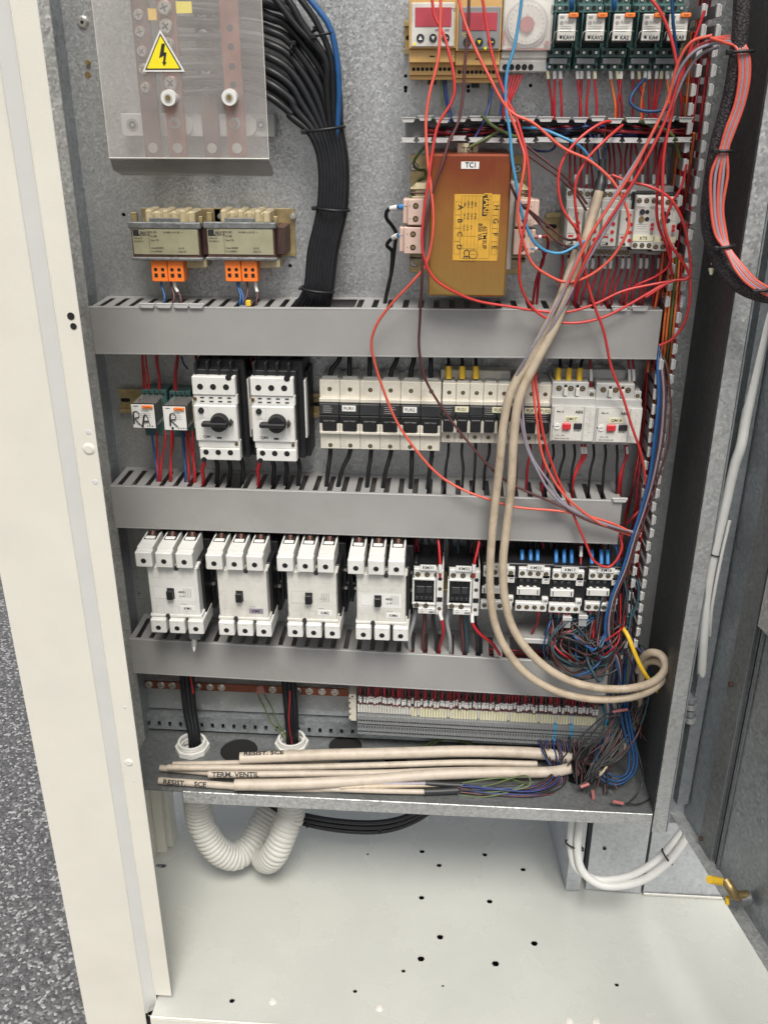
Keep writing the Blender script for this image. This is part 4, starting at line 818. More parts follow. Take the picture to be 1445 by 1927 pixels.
# --- relays in green sockets
for k, (x0, x1, txt, lab) in enumerate([(1049, 1083, 'KAV1', 'plug-in relay tagged KAV1 in green socket beside the dial timer'), (1102, 1137, 'KAV2', 'plug-in relay tagged KAV2, second from the dial timer'), (1153, 1189, 'KA2', 'plug-in relay tagged KA2, middle of the five'), (1208, 1243, 'KA4', 'plug-in relay tagged KA4, behind a crossing coral wire'), (1257, 1293, 'KA5', 'plug-in relay tagged KA5, rightmost, behind a blue wire')]):
    d = Dev('relay', lab, 'relay', x0, 26, x1, 77, 80, 'relays in green sockets')
    d.bx(-.32, -.8, 1.08, 2.05, 8, 40, GRNP, 1); d.bx(-.3, -.42, 1.06, -.1, 40, 52, GRNP, .8); d.bx(-.3, 1.2, 1.06, 1.6, 40, 50, GRNP, .8); d.bx(-.28, 1.78, 1.04, 2.1, 40, 46, GRNP, .8)
    d.bx(-.12, -.08, -.02, 1.22, 40, 58, GRNP, .5); d.bx(.99, -.08, 1.05, 1.22, 40, 58, GRNP, .5); sk = d.end('socket')
    for j in range(4):
        u = -.16 + j * .34
        for v, dd in ((-.62, 40), (-.28, 52), (1.4, 50), (1.95, 46)):
            if (j + int(v * 10)) % 2: d.cy(u, v, 2.5, dd - 2, dd + .3, VOID, 12); d.cy(u, v, 1.7, dd - 2, dd + .7, SCREW, 10)
            else: d.cy(u, v, 2.5, dd - 2, dd + .3, VOID, 12)
    d.end('terminal_openings', sk)
    d.bx(-.2, 1.62, .8, 1.84, 44, 52, MIDG, .5); d.end('marker_carrier', sk)
    d.bx(0, -.02, 1.0, 1.06, 40, 76, CHAR, 1); d.end('case')
    d.bx(0, 0, 1, 1, 76, 80, WHITEK, .8); d.rc(.1, .08, .33, .18, 80.2, INKG); d.cy(.2, .33, 2.2, 80, 80.2, INKG, 12); d.tx('finder', .62, .36, 3.2, 80.2, INKG, bold=.02)
    for j in range(4): d.rc(.12, .46 + j * .06, random.uniform(.7, .92), .475 + j * .06, 80.2, INKG)
    d.rc(.14, .8, .28, .92, 80.2, INK); d.tx(txt, .64, .94, 3.7, 80.25, INK, bold=.02); d.end('front')
    d.bx(.55, -.03, 1.08, .14, 78, 84, ORP, .8); d.rc(.68, .04, .95, .06, 84.2, INK); d.end('test_lever')
    pts = smooth([(d.X(-.2), -.05, d.Z(1.1)), (d.X(-.16), -.08, d.Z(.9)), (d.X(-.1), -.083, d.Z(.66)), (d.X(.5), -.083, d.Z(.62)), (d.X(1.06), -.083, d.Z(.64)), (d.X(1.1), -.07, d.Z(.72))]); d.p.tube(pts, .00045, SCREW, 6); d.end('retaining_clip')
# --- small transformers
def small_tr(l, lab):
    d = Dev('transformer', lab, 'transformer', l, 430, l + 128, 484, 62, 'small transformers with silver type plates')
    d.bx(-.02, -.5, 1.2, 1.22, 0.5, 2.5, RAILM, .5); d.end('mounting_foot')
    d.cy(1.18, -.24, 3.8, 2, 6, SCREW); d.cy(1.18, -.24, 2.2, 6, 7.5, SCREW, 6); d.end('fixing_screw')
    d.bx(.0, -.02, 1.0, 1.06, 6, 58, LAMS, .8); d.bx(1.0, .0, 1.13, .98, 6, 44, LAMS, .8)
    for k in range(7): d.bx(1.005 + k * .018, .01, 1.009 + k * .018, .97, 44, 44.4, VOID, 0)
    d.end('core')
    d.bx(-.03, -.2, 1.03, .02, 52, 60, GALVD, 1); d.bx(.28, -.34, .72, -.18, 54, 57, GALVD, .6); d.bx(-.03, 1.02, 1.03, 1.14, 52, 60, GALVD, 1); d.bx(.0, -.5, .08, -.1, 44, 50, RAILM, .6); d.bx(.98, -.38, 1.04, -.12, 44, 50, RAILM, .6); d.end('clamp_bracket')
    for k in range(6):
        u = .2 + k * .125; d.bx(u, -.6 + (.05 if k % 2 else 0), u + .1, -.1, 12, 50, BOBB, 2)
    d.bx(.2, -.5, .9, -.12, 8, 46, BOBB, 2); d.bx(.34, -.22, .38, -.1, 46, 54, REDP, .3); d.bx(.56, -.22, .6, -.1, 46, 54, REDP, .3); d.bx(.7, 1.1, 1.02, 1.5, 10, 40, BOBB, 2); d.end('coil_bobbin')
    d.bx(.02, .03, .98, .92, 58, 59, FOIL, .2); tp = d.end('type_plate')
    d.rc(.03, .06, .12, .28, 59.2, INK); d.tx('ELFRI', .145, .25, 4.6, 59.3, INK, sx=.72, bold=.02); d.tx('CE', .245, .25, 4.6, 59.3, INK, sx=.8); d.fr(.035, .05, .205, .27, 59.25, .35, INK)
    for j, tt in enumerate(['ELFRI snc 28', 'EN 61558-2-1.2']): d.tx(tt, .04, .38 + j * .11, 2.0, 59.25, INK, align='LEFT', sx=.7)
    for j, tt in enumerate(['VA. 200.', 'Vin: 400', 'Vout: 190']): d.tx(tt, .28, .17 + j * .14, 2.3, 59.25, INK, align='LEFT', sx=.8)
    d.tx('Hz 50/60  ta 30 C/B   1~', .48, .17, 2.2, 59.25, INK, align='LEFT', sx=.8); d.tx('Ucom 5520202', .28, .72, 2.2, 59.25, INK, align='LEFT', sx=.8); d.tx('N: A1200200', .28, .84, 2.2, 59.25, INK, align='LEFT', sx=.8); d.tx('Ucc 3.5', .68, .72, 2.2, 59.25, INK, align='LEFT', sx=.8); d.tx('Class: 0.8', .68, .84, 2.2, 59.25, INK, align='LEFT', sx=.8)
    d.rc(.26, .06, .264, .9, 59.25, INK); d.tx('0    0      190   220', .5, 1.0, 1.8, 59.8, INK, sx=.9); d.end('printing', tp)
    for k in range(2):
        u0 = .23 + k * .245; d.bx(u0, 1.02, u0 + .235, 1.92, 34, 54, ORP, .8)
        for j in range(2): d.cy(u0 + .065 + j * .105, 1.48, 2.3, 52, 54.3, VOID, 14); d.bx(u0 + .04 + j * .105, 1.62, u0 + .09 + j * .105, 1.76, 53, 54.3, VOID, 0)
        d.end('terminal_block')
    return d
small_tr(247, 'small transformer with silver plate, left one, its foot nearest the left wall')
small_tr(388, 'small transformer with silver plate, right one, nearest the black cable bundle')
# --- large transformer
d = Dev('transformer', 'large transformer in a heat-tinted brass cover tagged TC1 with a gold type plate', 'transformer', 807, 290, 957, 558, 105)
d.bx(-.29, .04, 1.28, .94, .5, 2.5, RAILM, .5); d.end('mounting_foot')
for u, v in ((-.22, .86), (1.16, .86), (1.14, .14), (-.24, .13)):
    d.cy(u, v, 5.6, 2, 4, GALVD); screw(d.p, (d.X(u), -.004, d.Z(v)), .005); d.end('fixing_screw')
d.bx(-.25, .22, 1.26, .82, 10, 66, BOBB, 6)
for k in range(5): d.bx(-.26, .25 + k * .03, 1.27, .262 + k * .03, 12, 68, LAMS if k % 2 else BOBB, 1); d.bx(-.26, .68 + k * .025, 1.27, .69 + k * .025, 12, 68, LAMS if k % 2 else BOBB, 1)
d.bx(-.06, .2, 1.08, .84, 8, 72, GREYP, 1.5); d.end('coil_bobbin')
d.bx(.0, .0, 1.0, 1.0, 3, 105, TCM, 2.2); cv = d.end('cover'); 
d.bx(.38, .05, .6, .098, 105, 105.5, PAPER, .1); d.tx('TC1', .5, .088, 5.6, 105.6, INK, bold=.02, sx=.9); d.end('label_strip', cv)
u0, v0, u1, v1 = .31, .27, .875, .735
d.bx(u0, v0, u1, v1, 105, 105.4, GOLD, .1); tp = d.end('type_plate', cv)
R2 = -math.pi / 2
for j, ch in enumerate('ABCD'): d.tx(ch, u0 + .05, v0 + .09 + j * .093, 6, 105.5, INK, rot=R2); d.fr(u0 + .015, v0 + .05 + j * .093, u0 + .085, v0 + .143 + j * .093, 105.45, .25, INK)
for j, ch in enumerate('HGFE'): d.tx(ch, u1 - .07, v0 + .09 + j * .093, 6, 105.5, INK, rot=R2); d.fr(u1 - .085, v0 + .05 + j * .093, u1 - .015, v0 + .143 + j * .093, 105.45, .25, INK)
d.rc(.66, .282, .74, .42, 105.45, INK); d.tx('MARIN', .68, .35, 8.4, 105.6, GOLD, rot=R2, bold=.03, sx=.8)
d.tx('6STM3UP', .68, .57, 5.0, 105.5, INK, rot=R2, sx=.9); d.tx('850 VA', .62, .53, 5.0, 105.5, INK, rot=R2, sx=.9)
d.fr(.4, .28, .77, .72, 105.45, .3, INK)
for k in range(5): d.rc(.44 + k * .045, .285, .442 + k * .045, .66, 105.45, INK)
for k in range(4): d.rc(.4, .56 + k * .03 if k < 1 else .56 + .1 * (k - 1) * .9, .6, .562 + k * .03 if k < 1 else .562 + .1 * (k - 1) * .9, 105.45, INK)
for k in range(11): d.tx(['PRI', '230 V', '400 V', 'SEC', '24 V', '50 Hz', '110 V', 'IP 00', 'CL.H', '1,2 A', '0 V'][k], .43 + (k % 4) * .045, .34 + (k // 4) * .08, 2.3, 105.5, INK, rot=R2)
d.tx('CE', .45, .69, 7, 105.5, INK, rot=R2); d.p.tube([(d.X(.57) + .0052 * math.cos(a), -.1056, d.Z(.69) + .0052 * math.sin(a)) for a in [i * math.pi / 8 for i in range(16)]], .0003, INK, 4, closed=True); d.rc(.52, .689, .62, .691, 105.45, INK)
d.end('printing', tp)
for (l, t, r, b, lab) in [(767, 375, 797, 424, 'a'), (760, 428, 794, 478, 'b'), (970, 376, 1005, 427, 'c'), (966, 432, 998, 480, 'd')]:
    D = 84; a = P((l + r) / 2, (t + b) / 2, D); X0, X1 = P(l, (t + b) / 2, D).x, P(r, (t + b) / 2, D).x; Z1, Z0 = P((l + r) / 2, t, D).z, P((l + r) / 2, b, D).z
    mb = MB(); mb.box(X0, X1, -.084, -.05, Z0, Z1, PINKP, .001); sg = -1 if l < 900 else 1
    mb.box(X0 - (.006 if sg < 0 else -.001), X1 + (.006 if sg > 0 else -.001), -.076, -.054, Z0 + .001, Z1 - .001, PINKP, .001)
    for k in range(2):
        zz = Z0 + (Z1 - Z0) * (.25 + k * .5); mb.cyl(((X0 + X1) / 2, -.08, zz), YF, .0034, .0044, VOID, 16); mb.cyl(((X0 + X1) / 2, -.08, zz), YF, .0022, .0047, BRASS, 10); mb.cyl(((X0 + X1) / 2 + sg * .007, -.08, zz), YF, .0006, .0043, VOID, 8)
    mb.obj('terminal_block', d.o)
m = MB(); q = P(880, 278, 60); m.box(q.x - .012, q.x + .012, -.0615, -.0605, q.z - .006, q.z + .005, PAPERY); m.text('TC4', (q.x, -.0616, q.z - .004), XW, ZW, .005, INK)
m.thing('name_tag', 'yellowed paper tag reading TC4 stuck just under the open duct', 'tag')
# --- grey modules with red dots
for k in range(4):
    x0 = 1064 + k * 33; 
    d = Dev('control_module', ['grey red-dotted module, leftmost of the four under the dark cable joint', 'grey red-dotted module behind the beige cable, second of the four', 'grey red-dotted module, third of the four from the left', 'grey red-dotted module, fourth, nearest the KT5 timer'][k], 'control module', x0, 358 + k, x0 + 32.4, 484 + k, 70, 'grey modules with red dots')
    d.bx(0, 0, 1, .14, 8, 54, GREYP, .6); d.bx(0, .14, 1, .88, 8, 62, GREYP, .6); d.bx(.0, .88, 1, 1.0, 8, 52, GREYP, .6); d.end('body')
    d.bx(.08, .26, .96, .82, 62, 70, WHITEK, .8); fc = d.end('front_panel')
    d.cy(.62, .34, 1.7, 70, 70.5, [INK, REDP, INK, REDP][k], 12); d.cy(.72, .48, 2.2, 70, 70.7, REDP, 14); d.cy(.5, .4, 2.4, 70, 70.5, [GREYP, INK, INK, INK][k], 12)
    for j in range(2): d.cy(.7 + j * .02, .6 + j * .12, 2.2, 70, 70.7, REDP, 14); d.rc(.12, .63 + j * .12, .5, .64 + j * .12, 70.2, INKG)
    d.cy(.45, .78, 1.5, 70, 70.5, INK, 10); d.bx(.2, .66, .5, .69, 70, 70.4, REDP, .2); d.tx('99500', .3, .8, 1.6, 70.2, INK); d.end('indicators', fc)
    for j in range(3): d.hole(.2 + j * .3, .065, 3.2, 54); d.hole(.2 + j * .3, .945, 3.2, 52)
    d.end('terminal_screws')
# --- KT timers
for k, (l, t, r, b, txt) in enumerate([(1191, 367, 1234, 471, 'KT5'), (1230, 370, 1274, 474, 'KT6')]):
    d = Dev('timer_relay', ['white timer relay with yellowed KT5 tag', 'white timer relay with yellowed KT6 tag, behind the red wires'][k], 'timer relay', l, t, r, b, 78, 'white timer relays')
    d.bx(-.05, -.03, 1.0, 1.03, 8, 66, BLACK, 1); d.bx(.0, -.14, .95, .02, 6, 44, GREYP, .6); d.bx(.0, 1.0, .95, 1.14, 6, 44, GREYP, .6); d.end('base')
    d.bx(.04, .01, .98, .99, 66, 78, WHITEK, 1.2); fc = d.end('front_panel')
    d.tx('TGAV', .25, .24, 2.6, 78.2, INKG); d.tx('AEG', .8, .24, 3.2, 78.2, INKG, bold=.02)
    d.cy(.34, .3, 3.2, 78, 79.6, CHAR); d.cy(.56, .3, 2.4, 78, 78.6, INK); d.cy(.34, .43, 3.4, 78, 79.6, BRASS); d.cy(.58, .43, 2.6, 78, 78.6, INK); d.fr(.72, .26, .9, .44, 78.2, .3, INKG); d.fr(.12, .22, .94, .66, 78.2, .25, GREYP)
    for j in range(3): d.rc(.16, .52 + j * .04, .6, .528 + j * .04, 78.2, INKG)
    d.end('dials', fc)
    for j in range(3): d.cy(.84, .53 + j * .075, 2.1, 78, 79, REDP if j < 2 else INKG, 12)
    d.end('indicator_lights', fc)
    for j in range(3): d.hole(.16 + j * .32, .1, 3.1, 78); d.hole(.18 + j * .31, .91, 3.1, 78)
    d.end('terminal_screws', fc); tag_label(d, txt, .04, .72, .99, .83, 78.2, m=PAPERY, parent=fc)
# --- bottom terminal strip
def term_strip():
    xs, xe = 672, 1138; n = 90; D = 45; proto = None
    pw_ = (P(xe, 1358, D).x - P(xs, 1342, D).x) / n
    m0 = P(905, 1328, D).z - P(905, 1383, D).z
    def make(mt, lab, w=pw_, nm='terminal_block'):
        base = Vector((0, 0, 0)); o = empty(nm, base, lab, 'terminal block'); m = MB(); h = m0; g = w * .94
        m.box(0, g, -.038, -.009, -h, 0, mt, .0002); m.box(0, g, -.045, -.038, -h * .58, -h * .3, mt, .0003); m.box(0, g, -.042, -.038, -h, -h * .66, mt, .0003); m.obj('housing', o)
        m = MB(); m.cyl((g / 2, -.0449, -h * .46), YF, g * .36, .0005, VOID, 10); m.cyl((g / 2, -.0419, -h * .88), YF, g * .36, .0005, VOID, 10); m.box(g * .3, g * .7, -.0423, -.042, -h * .76, -h * .68, CHAR); m.obj('wire_openings', o)
        return o
    pg = make(MIDG, 'x'); pb = make(mat('cyan_terminal_plastic', (.05, .32, .52), .4), 'x')
    mk = MB(); mk.box(pw_ * .04, pw_ * .9, -.0395, -.036, -m0 * .3, -m0 * .01, PAPERY, .0002); mo = mk.obj('marker', pg)
    mkw = MB(); mkw.box(pw_ * .04, pw_ * .9, -.0395, -.036, -m0 * .26, -m0 * .01, WHITEK, .0002); mw = mkw.obj('marker', pb)
    kids_g, kids_b = list(pg.children), list(pb.children)
    for i in range(n):
        t = i / (n - 1); blue = i in (72, 78); src, kids = (pb, kids_b) if blue else (pg, kids_g)
        px, py = xs + (xe - xs) * t, 1326 + 25 * t; q = P(px, py, 40)
        q.x = P(xs, 1342, D).x + pw_ * i
        o = src.copy(); COL.objects.link(o); o.location = (q.x, 0, q.z); 
        o['group'] = 'terminal blocks of the bottom strip'
        o['label'] = {0: 'grey terminal block at the left end of the bottom strip'}.get(i, 'cyan terminal block among the grey ones of the bottom strip' if blue else 'slim grey terminal block in the bottom strip')
        for c in kids:
            if c.name.startswith('marker') and i > 86: continue
            k = c.copy(); COL.objects.link(k); k.parent = o
            if c.name.startswith('marker') and (i < 20 or i % 11 == 0):
                k.data = mw.data
    for o in kids_g + kids_b + [pg, pb]: bpy.data.objects.remove(o)
    # end plate and two wide cyan blocks
    d = Dev('end_bracket', 'cream end bracket closing the left end of the bottom terminal strip', 'end bracket', 657, 1307, 670, 1362, 44)
    d.bx(0, 0, 1, .12, 8, 44, CREAMP, .5); d.bx(.15, .12, 1, .95, 8, 40, CREAMP, .5)
    for k in range(4): d.bx(-.05, .2 + k * .2, .2, .28 + k * .2, 8, 42, CREAMP, .3)
    d.end('body'); d.cy(.5, .06, 1.5, 43, 44.6, VOID, 8); d.end('screw')
    for k in range(2):
        d = Dev('terminal_block', ['wide cyan terminal block, left one of the end pair', 'wide cyan terminal block, right one at the very end of the strip'][k], 'terminal block', 1138 + k * 13, 1342, 1150.5 + k * 13, 1393, 48, 'wide cyan terminal blocks')
        cy_ = MATS['cyan_terminal_plastic']
        d.bx(0, .3, 1, .55, 8, 46, cy_, .5); d.bx(0, .5, 1, .74, 8, 50, GREYP, .5); d.bx(0, .74, 1, 1, 8, 48, cy_, .5); d.end('housing')
        d.bx(.25, .02, .7, .3, 10, 44, WHITEK, .4); d.end('marker'); d.cy(.5, .42, 3, 44, 46.4, VOID); d.cy(.5, .62, 2.5, 48, 50.5, SCREW); d.cy(.5, .86, 3, 46, 48.4, VOID); d.end('wire_openings')
term_strip()
# --- copper earth bar
a, b = P(272, 1283, 14), P(655, 1299, 14)
m = MB(); za = P(460, 1284, 14).z; zb = P(460, 1299, 14).z
ang = math.atan2(b.z - a.z, b.x - a.x)
m.box(a.x, b.x, -.014, -.010, a.z - .0125, a.z + .001, COPPER, .0004)
eb = m.thing('earth_bar', 'brown copper earth bar with a row of bolts below the lowest duct', 'earth bar', base=a); 
for x in (280, 303, 324, 372, 395, 417, 490, 513, 560, 582, 606, 630):
    q = P(x, 1281 + (x - 280) * .042, 14); m = MB(); z = a.z - .0045; m.cyl((q.x, -.014, z), YF, .0062, .001, SCREW, 16); m.cyl((q.x, -.015, z), YF, .0045, .003, SCREW, 6 if x in (395, 417, 606) else 14)
    if x not in (395, 417, 606): m.box(q.x - .003, q.x + .003, -.0182, -.018, z - .0004, z + .0004, VOID)
    m.obj('bolt', eb)
# --- busbar set under the acrylic cover
xa, xb = P(229, 235, 18).x, P(517, 238, 18).x; z1, z0 = P(370, 214, 18).z, P(370, 257, 18).z
m = MB(); m.box(xa, xb, -.018, -.003, z0, z1, GREYP, .0008)
br = m.thing('busbar_support', 'pale plastic support bar crossing under the four copper bars', 'support bar', base=(xa, 0, z0))
for x in (250, 491):
    q = P(x, 235, 18); m = MB(); m.cyl(q, YF, .0075, .0006, MIDG, 20); m.cyl(q, YF, .0045, .0012, CHAR, 16); m.cyl(q, YF, .002, .0016, SCREW, 10); m.obj('fixing_screw', br)
for x, r in ((345, 17), (465, 17)):
    q = P(x, 235, 19); m = MB(); m.cyl(q, YF, r / 1000 * .75, .004, GREYP, 24); m.obj('insulator', br)
bars = [((262, 0), (290, 296), 21, COPPERD, 'dark copper busbar with a column of screws, leftmost of the four'), ((316, 0), (331, 296), 22, COPPER, 'copper busbar behind the warning triangle'), ((377, 0), (403, 296), 20, COPPERD, 'dull copper busbar, third from the left, mostly behind the cables'), ((431, 0), (446, 296), 22, COPPER, 'bright copper busbar with a column of drilled holes, rightmost')]
for k, (a, b, w_, mt, lab) in enumerate(bars):
    dd = (42, 50, 26, 54)[k]; q0, q1 = P(a[0], a[1], dd), P(b[0], b[1], dd); hw = w_ / 2000 * 1.02; x = (q0.x + q1.x) / 2
    m = MB(); m.box(x - hw, x + hw, -dd / 1000, -dd / 1000 + .005, q1.z, TOP, mt, .0006)
    o = m.thing('busbar', lab, 'busbar', 'four vertical copper busbars', base=(x, -dd / 1000, q1.z))
    if k == 0:
        for y in (28, 60, 97, 130, 165):
            m = MB(); screw(m, (x - .002, -dd / 1000, P(270, y, dd).z), .0065); m.obj('screw', o)
    if k == 1:
        for y in (15, 50, 85, 157): m = MB(); screw(m, (x - .0, -dd / 1000 - .004, P(315, y, dd).z), .0085); m.obj('screw', o)
    if k == 2:
        for y in (28, 64, 98, 135, 172): m = MB(); screw(m, (x, -dd / 1000 - .002, P(315, y, dd).z), .006); m.obj('screw', o)
    if k == 3:
        for y in (53, 88, 125, 160): m = MB(); m.cyl((x, -dd / 1000, P(440, y, dd).z), YF, .0038, .0003, VOID, 14); m.obj('hole', o)
    if k in (1, 3):
        m = MB(); zz = P(436, 232, dd).z; m.cyl((x, -dd / 1000, zz), YF, .007, .004, MIDG, 6); m.cyl((x - .0, -dd / 1000 - .004, zz), YF, .0035, .008, COPPER, 12); m.obj('nut', o)
    m = MB(); m.cyl((x, -dd / 1000, P(440, 279, dd).z), YF, .006, .0005, SCREW, 14); m.obj('rivet', o)
# acrylic cover, its lip, spacers and the warning sticker
DA = 78; q = [P(176, 0, DA), P(203, 298, DA), P(504, 298, DA), P(493, 0, DA)]; xl, xr = P(190, 150, DA).x, P(499, 150, DA).x; zb = (q[1].z + q[2].z) / 2
m = MB(); m.box(xl, xr, -.078, -.076, zb, TOP, ACRY)
m.tube([(xl, -.0775, zb), (xl, -.0775, TOP)], .0006, WHITEK, 6); m.tube([(xr, -.0775, zb), (xr, -.0775, TOP)], .0005, WHITEK, 6); m.tube([(xl, -.0785, zb), (xr, -.0785, zb)], .0008, WHITEK, 6)
ac = m.thing('acrylic_cover', 'clear acrylic safety cover with smoked bottom lip over the copper busbars', 'cover', base=(xl, -.078, zb))
a0, a1 = P(230, 331, 66), P(512, 331, 66); m = MB(); zz = (a0.z + a1.z) / 2
m.add([(xl, -.078, zb - .0012), (xr, -.078, zb - .0012), (a1.x + .003, -.0662, zz + .004), (a1.x, -.066, zz), (a0.x, -.066, zz), (a0.x - .01, -.0675, zz + .006)], [(0, 5, 4, 3, 2, 1)], ACRYS)
m.add([(xl, -.0765, zb - .002), (xr, -.0765, zb - .002), (a1.x + .002, -.0647, zz + .004), (a1.x, -.0645, zz), (a0.x, -.0645, zz), (a0.x - .009, -.066, zz + .006)], [(0, 1, 2, 3, 4, 5)], ACRYS); m.obj('lip', ac)
for x, y in ((320, 184), (434, 183)):
    q = P(x, y, 78); m = MB(); m.cyl(q, YF, .0092, .007, WHITE, 20, .0088); m.cyl(q + Vector((0, -.0071, 0)), YF, .0048, .0006, GREYP, 16); m.cyl(q + Vector((0, -.0077, 0)), YF, .003, .0006, BRASS, 12)
    m.cyl(q + Vector((0, .002, 0)), (0, 1, 0), .0045, .038, WHITEK, 12); m.obj('spacer_nut', ac)
def tri(mb, cx, cz, r, y, mt, th=.0003):
    pts = [(cx - r * .9, cz - r * .5), (cx + r * .9, cz - r * .5), (cx, cz + r * 1.06)]; mb.prism(pts, y - th, y, mt)
L_, R_, T_ = P(270, 135, 79), P(350, 136, 79), P(304, 55, 79); cx = (L_.x + R_.x) / 2 - .001; hh = T_.z - L_.z; ww = (R_.x - L_.x) / 2
m = MB()
for k, (f, mt) in enumerate(((1, PAPER), (.86, INK), (.77, WARN))):
    cz = L_.z + hh * .34; m.prism([(cx - ww * f, cz - hh * .34 * f), (cx + ww * f, cz - hh * .34 * f), (cx, cz + hh * .66 * f)], -.0784 - .0003 * (k + 1), -.0784 - .0003 * k, mt)
def lp(px, py): q = P(px, py, 79); return (q.x, q.z)
m.prism([lp(305, 82), lp(311, 82), lp(309, 98), lp(314, 99), lp(311.5, 117), lp(314, 117), lp(309.5, 124), lp(306, 116), lp(308, 116.5), lp(309, 104), lp(300.5, 109)], -.0798, -.0793, INK)
m.thing('warning_sticker', 'yellow triangular high-voltage warning sticker with black lightning bolt', 'sticker', base=(cx, -.0784, L_.z))
for (x, y) in ((343, 14), (289, 27)):
    q = P(x, y, 45); m = MB(); m.box(q.x - (.0115 if x > 300 else .006), q.x + (.0115 if x > 300 else .006), q.y - .001, q.y, q.z - .006, q.z + .006, WARN if x > 300 else YEL); m.thing('marker_flag', 'yellow cable marker beside the second busbar' if x > 300 else 'small orange cable marker between the first two busbars', 'marker')
for (x, y) in ((157, 42), ):
    m = MB(); q = P(x, y, 0); m.cyl(q, YF, .0075, .0035, SCREW, 20, .005); m.cyl(q + Vector((0, -.0035, 0)), YF, .0022, .0004, VOID, 6); m.thing('plate_bolt', 'round-headed bolt high on the plate near the left wall', 'bolt')
m = MB(); q = P(167, 118, 0); m.cyl(q, YF, .003, .004, BRASS, 10); m.cyl(P(166, 141, 0), YF, .004, .0006, BRASS, 10); m.thing('brass_stud', 'pair of tiny brown brass studs left of the acrylic cover', 'stud')
# ================================================================ cables and wires
def lerp_path(a, b, t): return [tuple(x + (y - x) * t for x, y in zip(p, q)) for p, q in zip(a, b)]
# --- the two heavy beige cables with the black joint
joint = [(1133, 300, 62), (1131, 335, 66), (1126, 362, 72)]
BL = [(1085, 470, 84), (1062, 540, 90), (1034, 604, 96), (1000, 668, 100), (962, 735, 104), (947, 800, 104), (939, 880, 104), (930, 960, 104), (923, 1040, 106), (922, 1110, 108), (930, 1170, 110), (952, 1222, 112), (990, 1268, 112), (1045, 1300, 112), (1110, 1315, 110), (1175, 1314, 104), (1222, 1300, 114), (1247, 1277, 112), (1248, 1254, 102), (1232, 1244, 88), (1212, 1252, 72), (1204, 1300, 56), (1195, 1370, 40), (1160, 1420, 50), (1120, 1455, 60)]
BR = [(1127, 360, 74), (1112, 415, 82), (1092, 482, 90), (1066, 555, 98), (1042, 618, 102), (1008, 682, 104), (976, 752, 106), (966, 830, 106), (961, 920, 106), (952, 1000, 108), (946, 1060, 110), (950, 1130, 112), (968, 1188, 114), (1008, 1240, 116), (1060, 1276, 116), (1120, 1294, 114), (1180, 1296, 108), (1228, 1283, 116), (1251, 1258, 116), (1245, 1235, 106), (1227, 1228, 94), (1211, 1236, 80), (1200, 1262, 62)]
wire(BL, 5.6, BEIGE, 'thick beige cable, outer and lower one of the looping pair in front of the ducts', 'cable', 'thick beige cables looping in front of the ducts', 'beige_cable', 6, 14)
bc = wire(BR, 5.8, BEIGE, 'thick beige cable, inner and upper one of the looping pair, starting at the black joint', 'cable', 'thick beige cables looping in front of the ducts', 'beige_cable', 6, 14)
MB().tube(path(joint + [(1124, 372, 74)], 4), [.0048] * 5 + [.0068] * (len(path(joint + [(1124, 372, 74)], 4)) - 5), CHAR, 14).obj('heat_shrink', bc)
for i, (x0, y0, mt, nm) in enumerate([(1098, 230, NAVY, 'navy core'), (1122, 222, GREYW, 'grey core'), (1150, 235, GREEN, 'green core'), (1140, 228, BRWN, 'brown core'), (1110, 240, NAVY, 'second navy core'), (1158, 245, TEAL, 'teal core')]):
    MB().tube(path([(x0, y0, 45), (x0 + (1133 - x0) * .35, 255, 58), (1133 + (i - 3) * 3, 282, 62), (1133 + (i - 3) * 1.5, 305, 63)], 5), .0016, mt, 8).obj('cable_core', bc)
# printed marks on the beige cable
# --- pile of cut beige cables in the tray
def bundle_cable(pp, r, lab, txt=None, up=.5, name='cut_cable', m=BEIGEW, grp='cut beige cables piled in the tray', tsz=None, tx0=0, end_m=True):
    pts = smooth([PZ(x, y, ZT + h / 1000) for x, y, h in pp], 6); mb = MB().tube(pts, r / 1000, m, 16); o = mb.thing(name, lab, 'cable', grp, base=pts[0])
    mb = MB(); d_ = (pts[1] - pts[0]).normalized(); mb.cyl(pts[0] - d_ * .0003, d_, r / 1000 * .99, .0003, MATS['beige_cable_sheath'], 16); mb.cyl(pts[0] - d_ * .0005, d_, r / 1000 * .7, .0003, VOID if end_m else BRWN, 12); mb.obj('cut_end', o)
    if txt:
        U = (pts[7] - pts[0]).normalized(); O = pts[0] + U * tx0; base = Vector((0, -.85, up)); V = (ZW - U * ZW.dot(U)); Nn = (base - U * base.dot(U)).normalized(); V = Nn.cross(U).normalized(); V = V if V.z > 0 else -V
        mb = MB(); mb.text(txt, O + Nn * (r / 1000) - V * (tsz * .0005), U, V, tsz / 1000, INK, off=.0004, align='LEFT', bold=.03, sx=1.15); mb.obj('handwriting', o)
    return o
bundle_cable([(452, 1427, 24), (600, 1421, 24), (760, 1417, 24), (880, 1414, 24), (1013, 1418, 22), (1075, 1428, 20)], 9.2, 'thick beige cable with black handwriting along its top, uppermost in the tray pile', 'RESIST. SCE', 8, tsz=7.5, tx0=.006)
bundle_cable([(326, 1438, 5), (420, 1436, 5), (500, 1434, 5), (640, 1432, 5)], 4.2, 'thin grubby beige cable end behind the pile, nearest the white gland')
bundle_cable([(316, 1444, 18), (420, 1445, 18), (560, 1444, 18), (740, 1439, 18), (880, 1435, 18), (1010, 1438, 18)], 4.8, 'long straight beige cable running just below the uppermost thick one')
bundle_cable([(302, 1445, 7), (380, 1453, 7), (470, 1462, 7), (560, 1467, 7)], 4.8, 'short beige cable whose end pokes out farthest left in the tray')
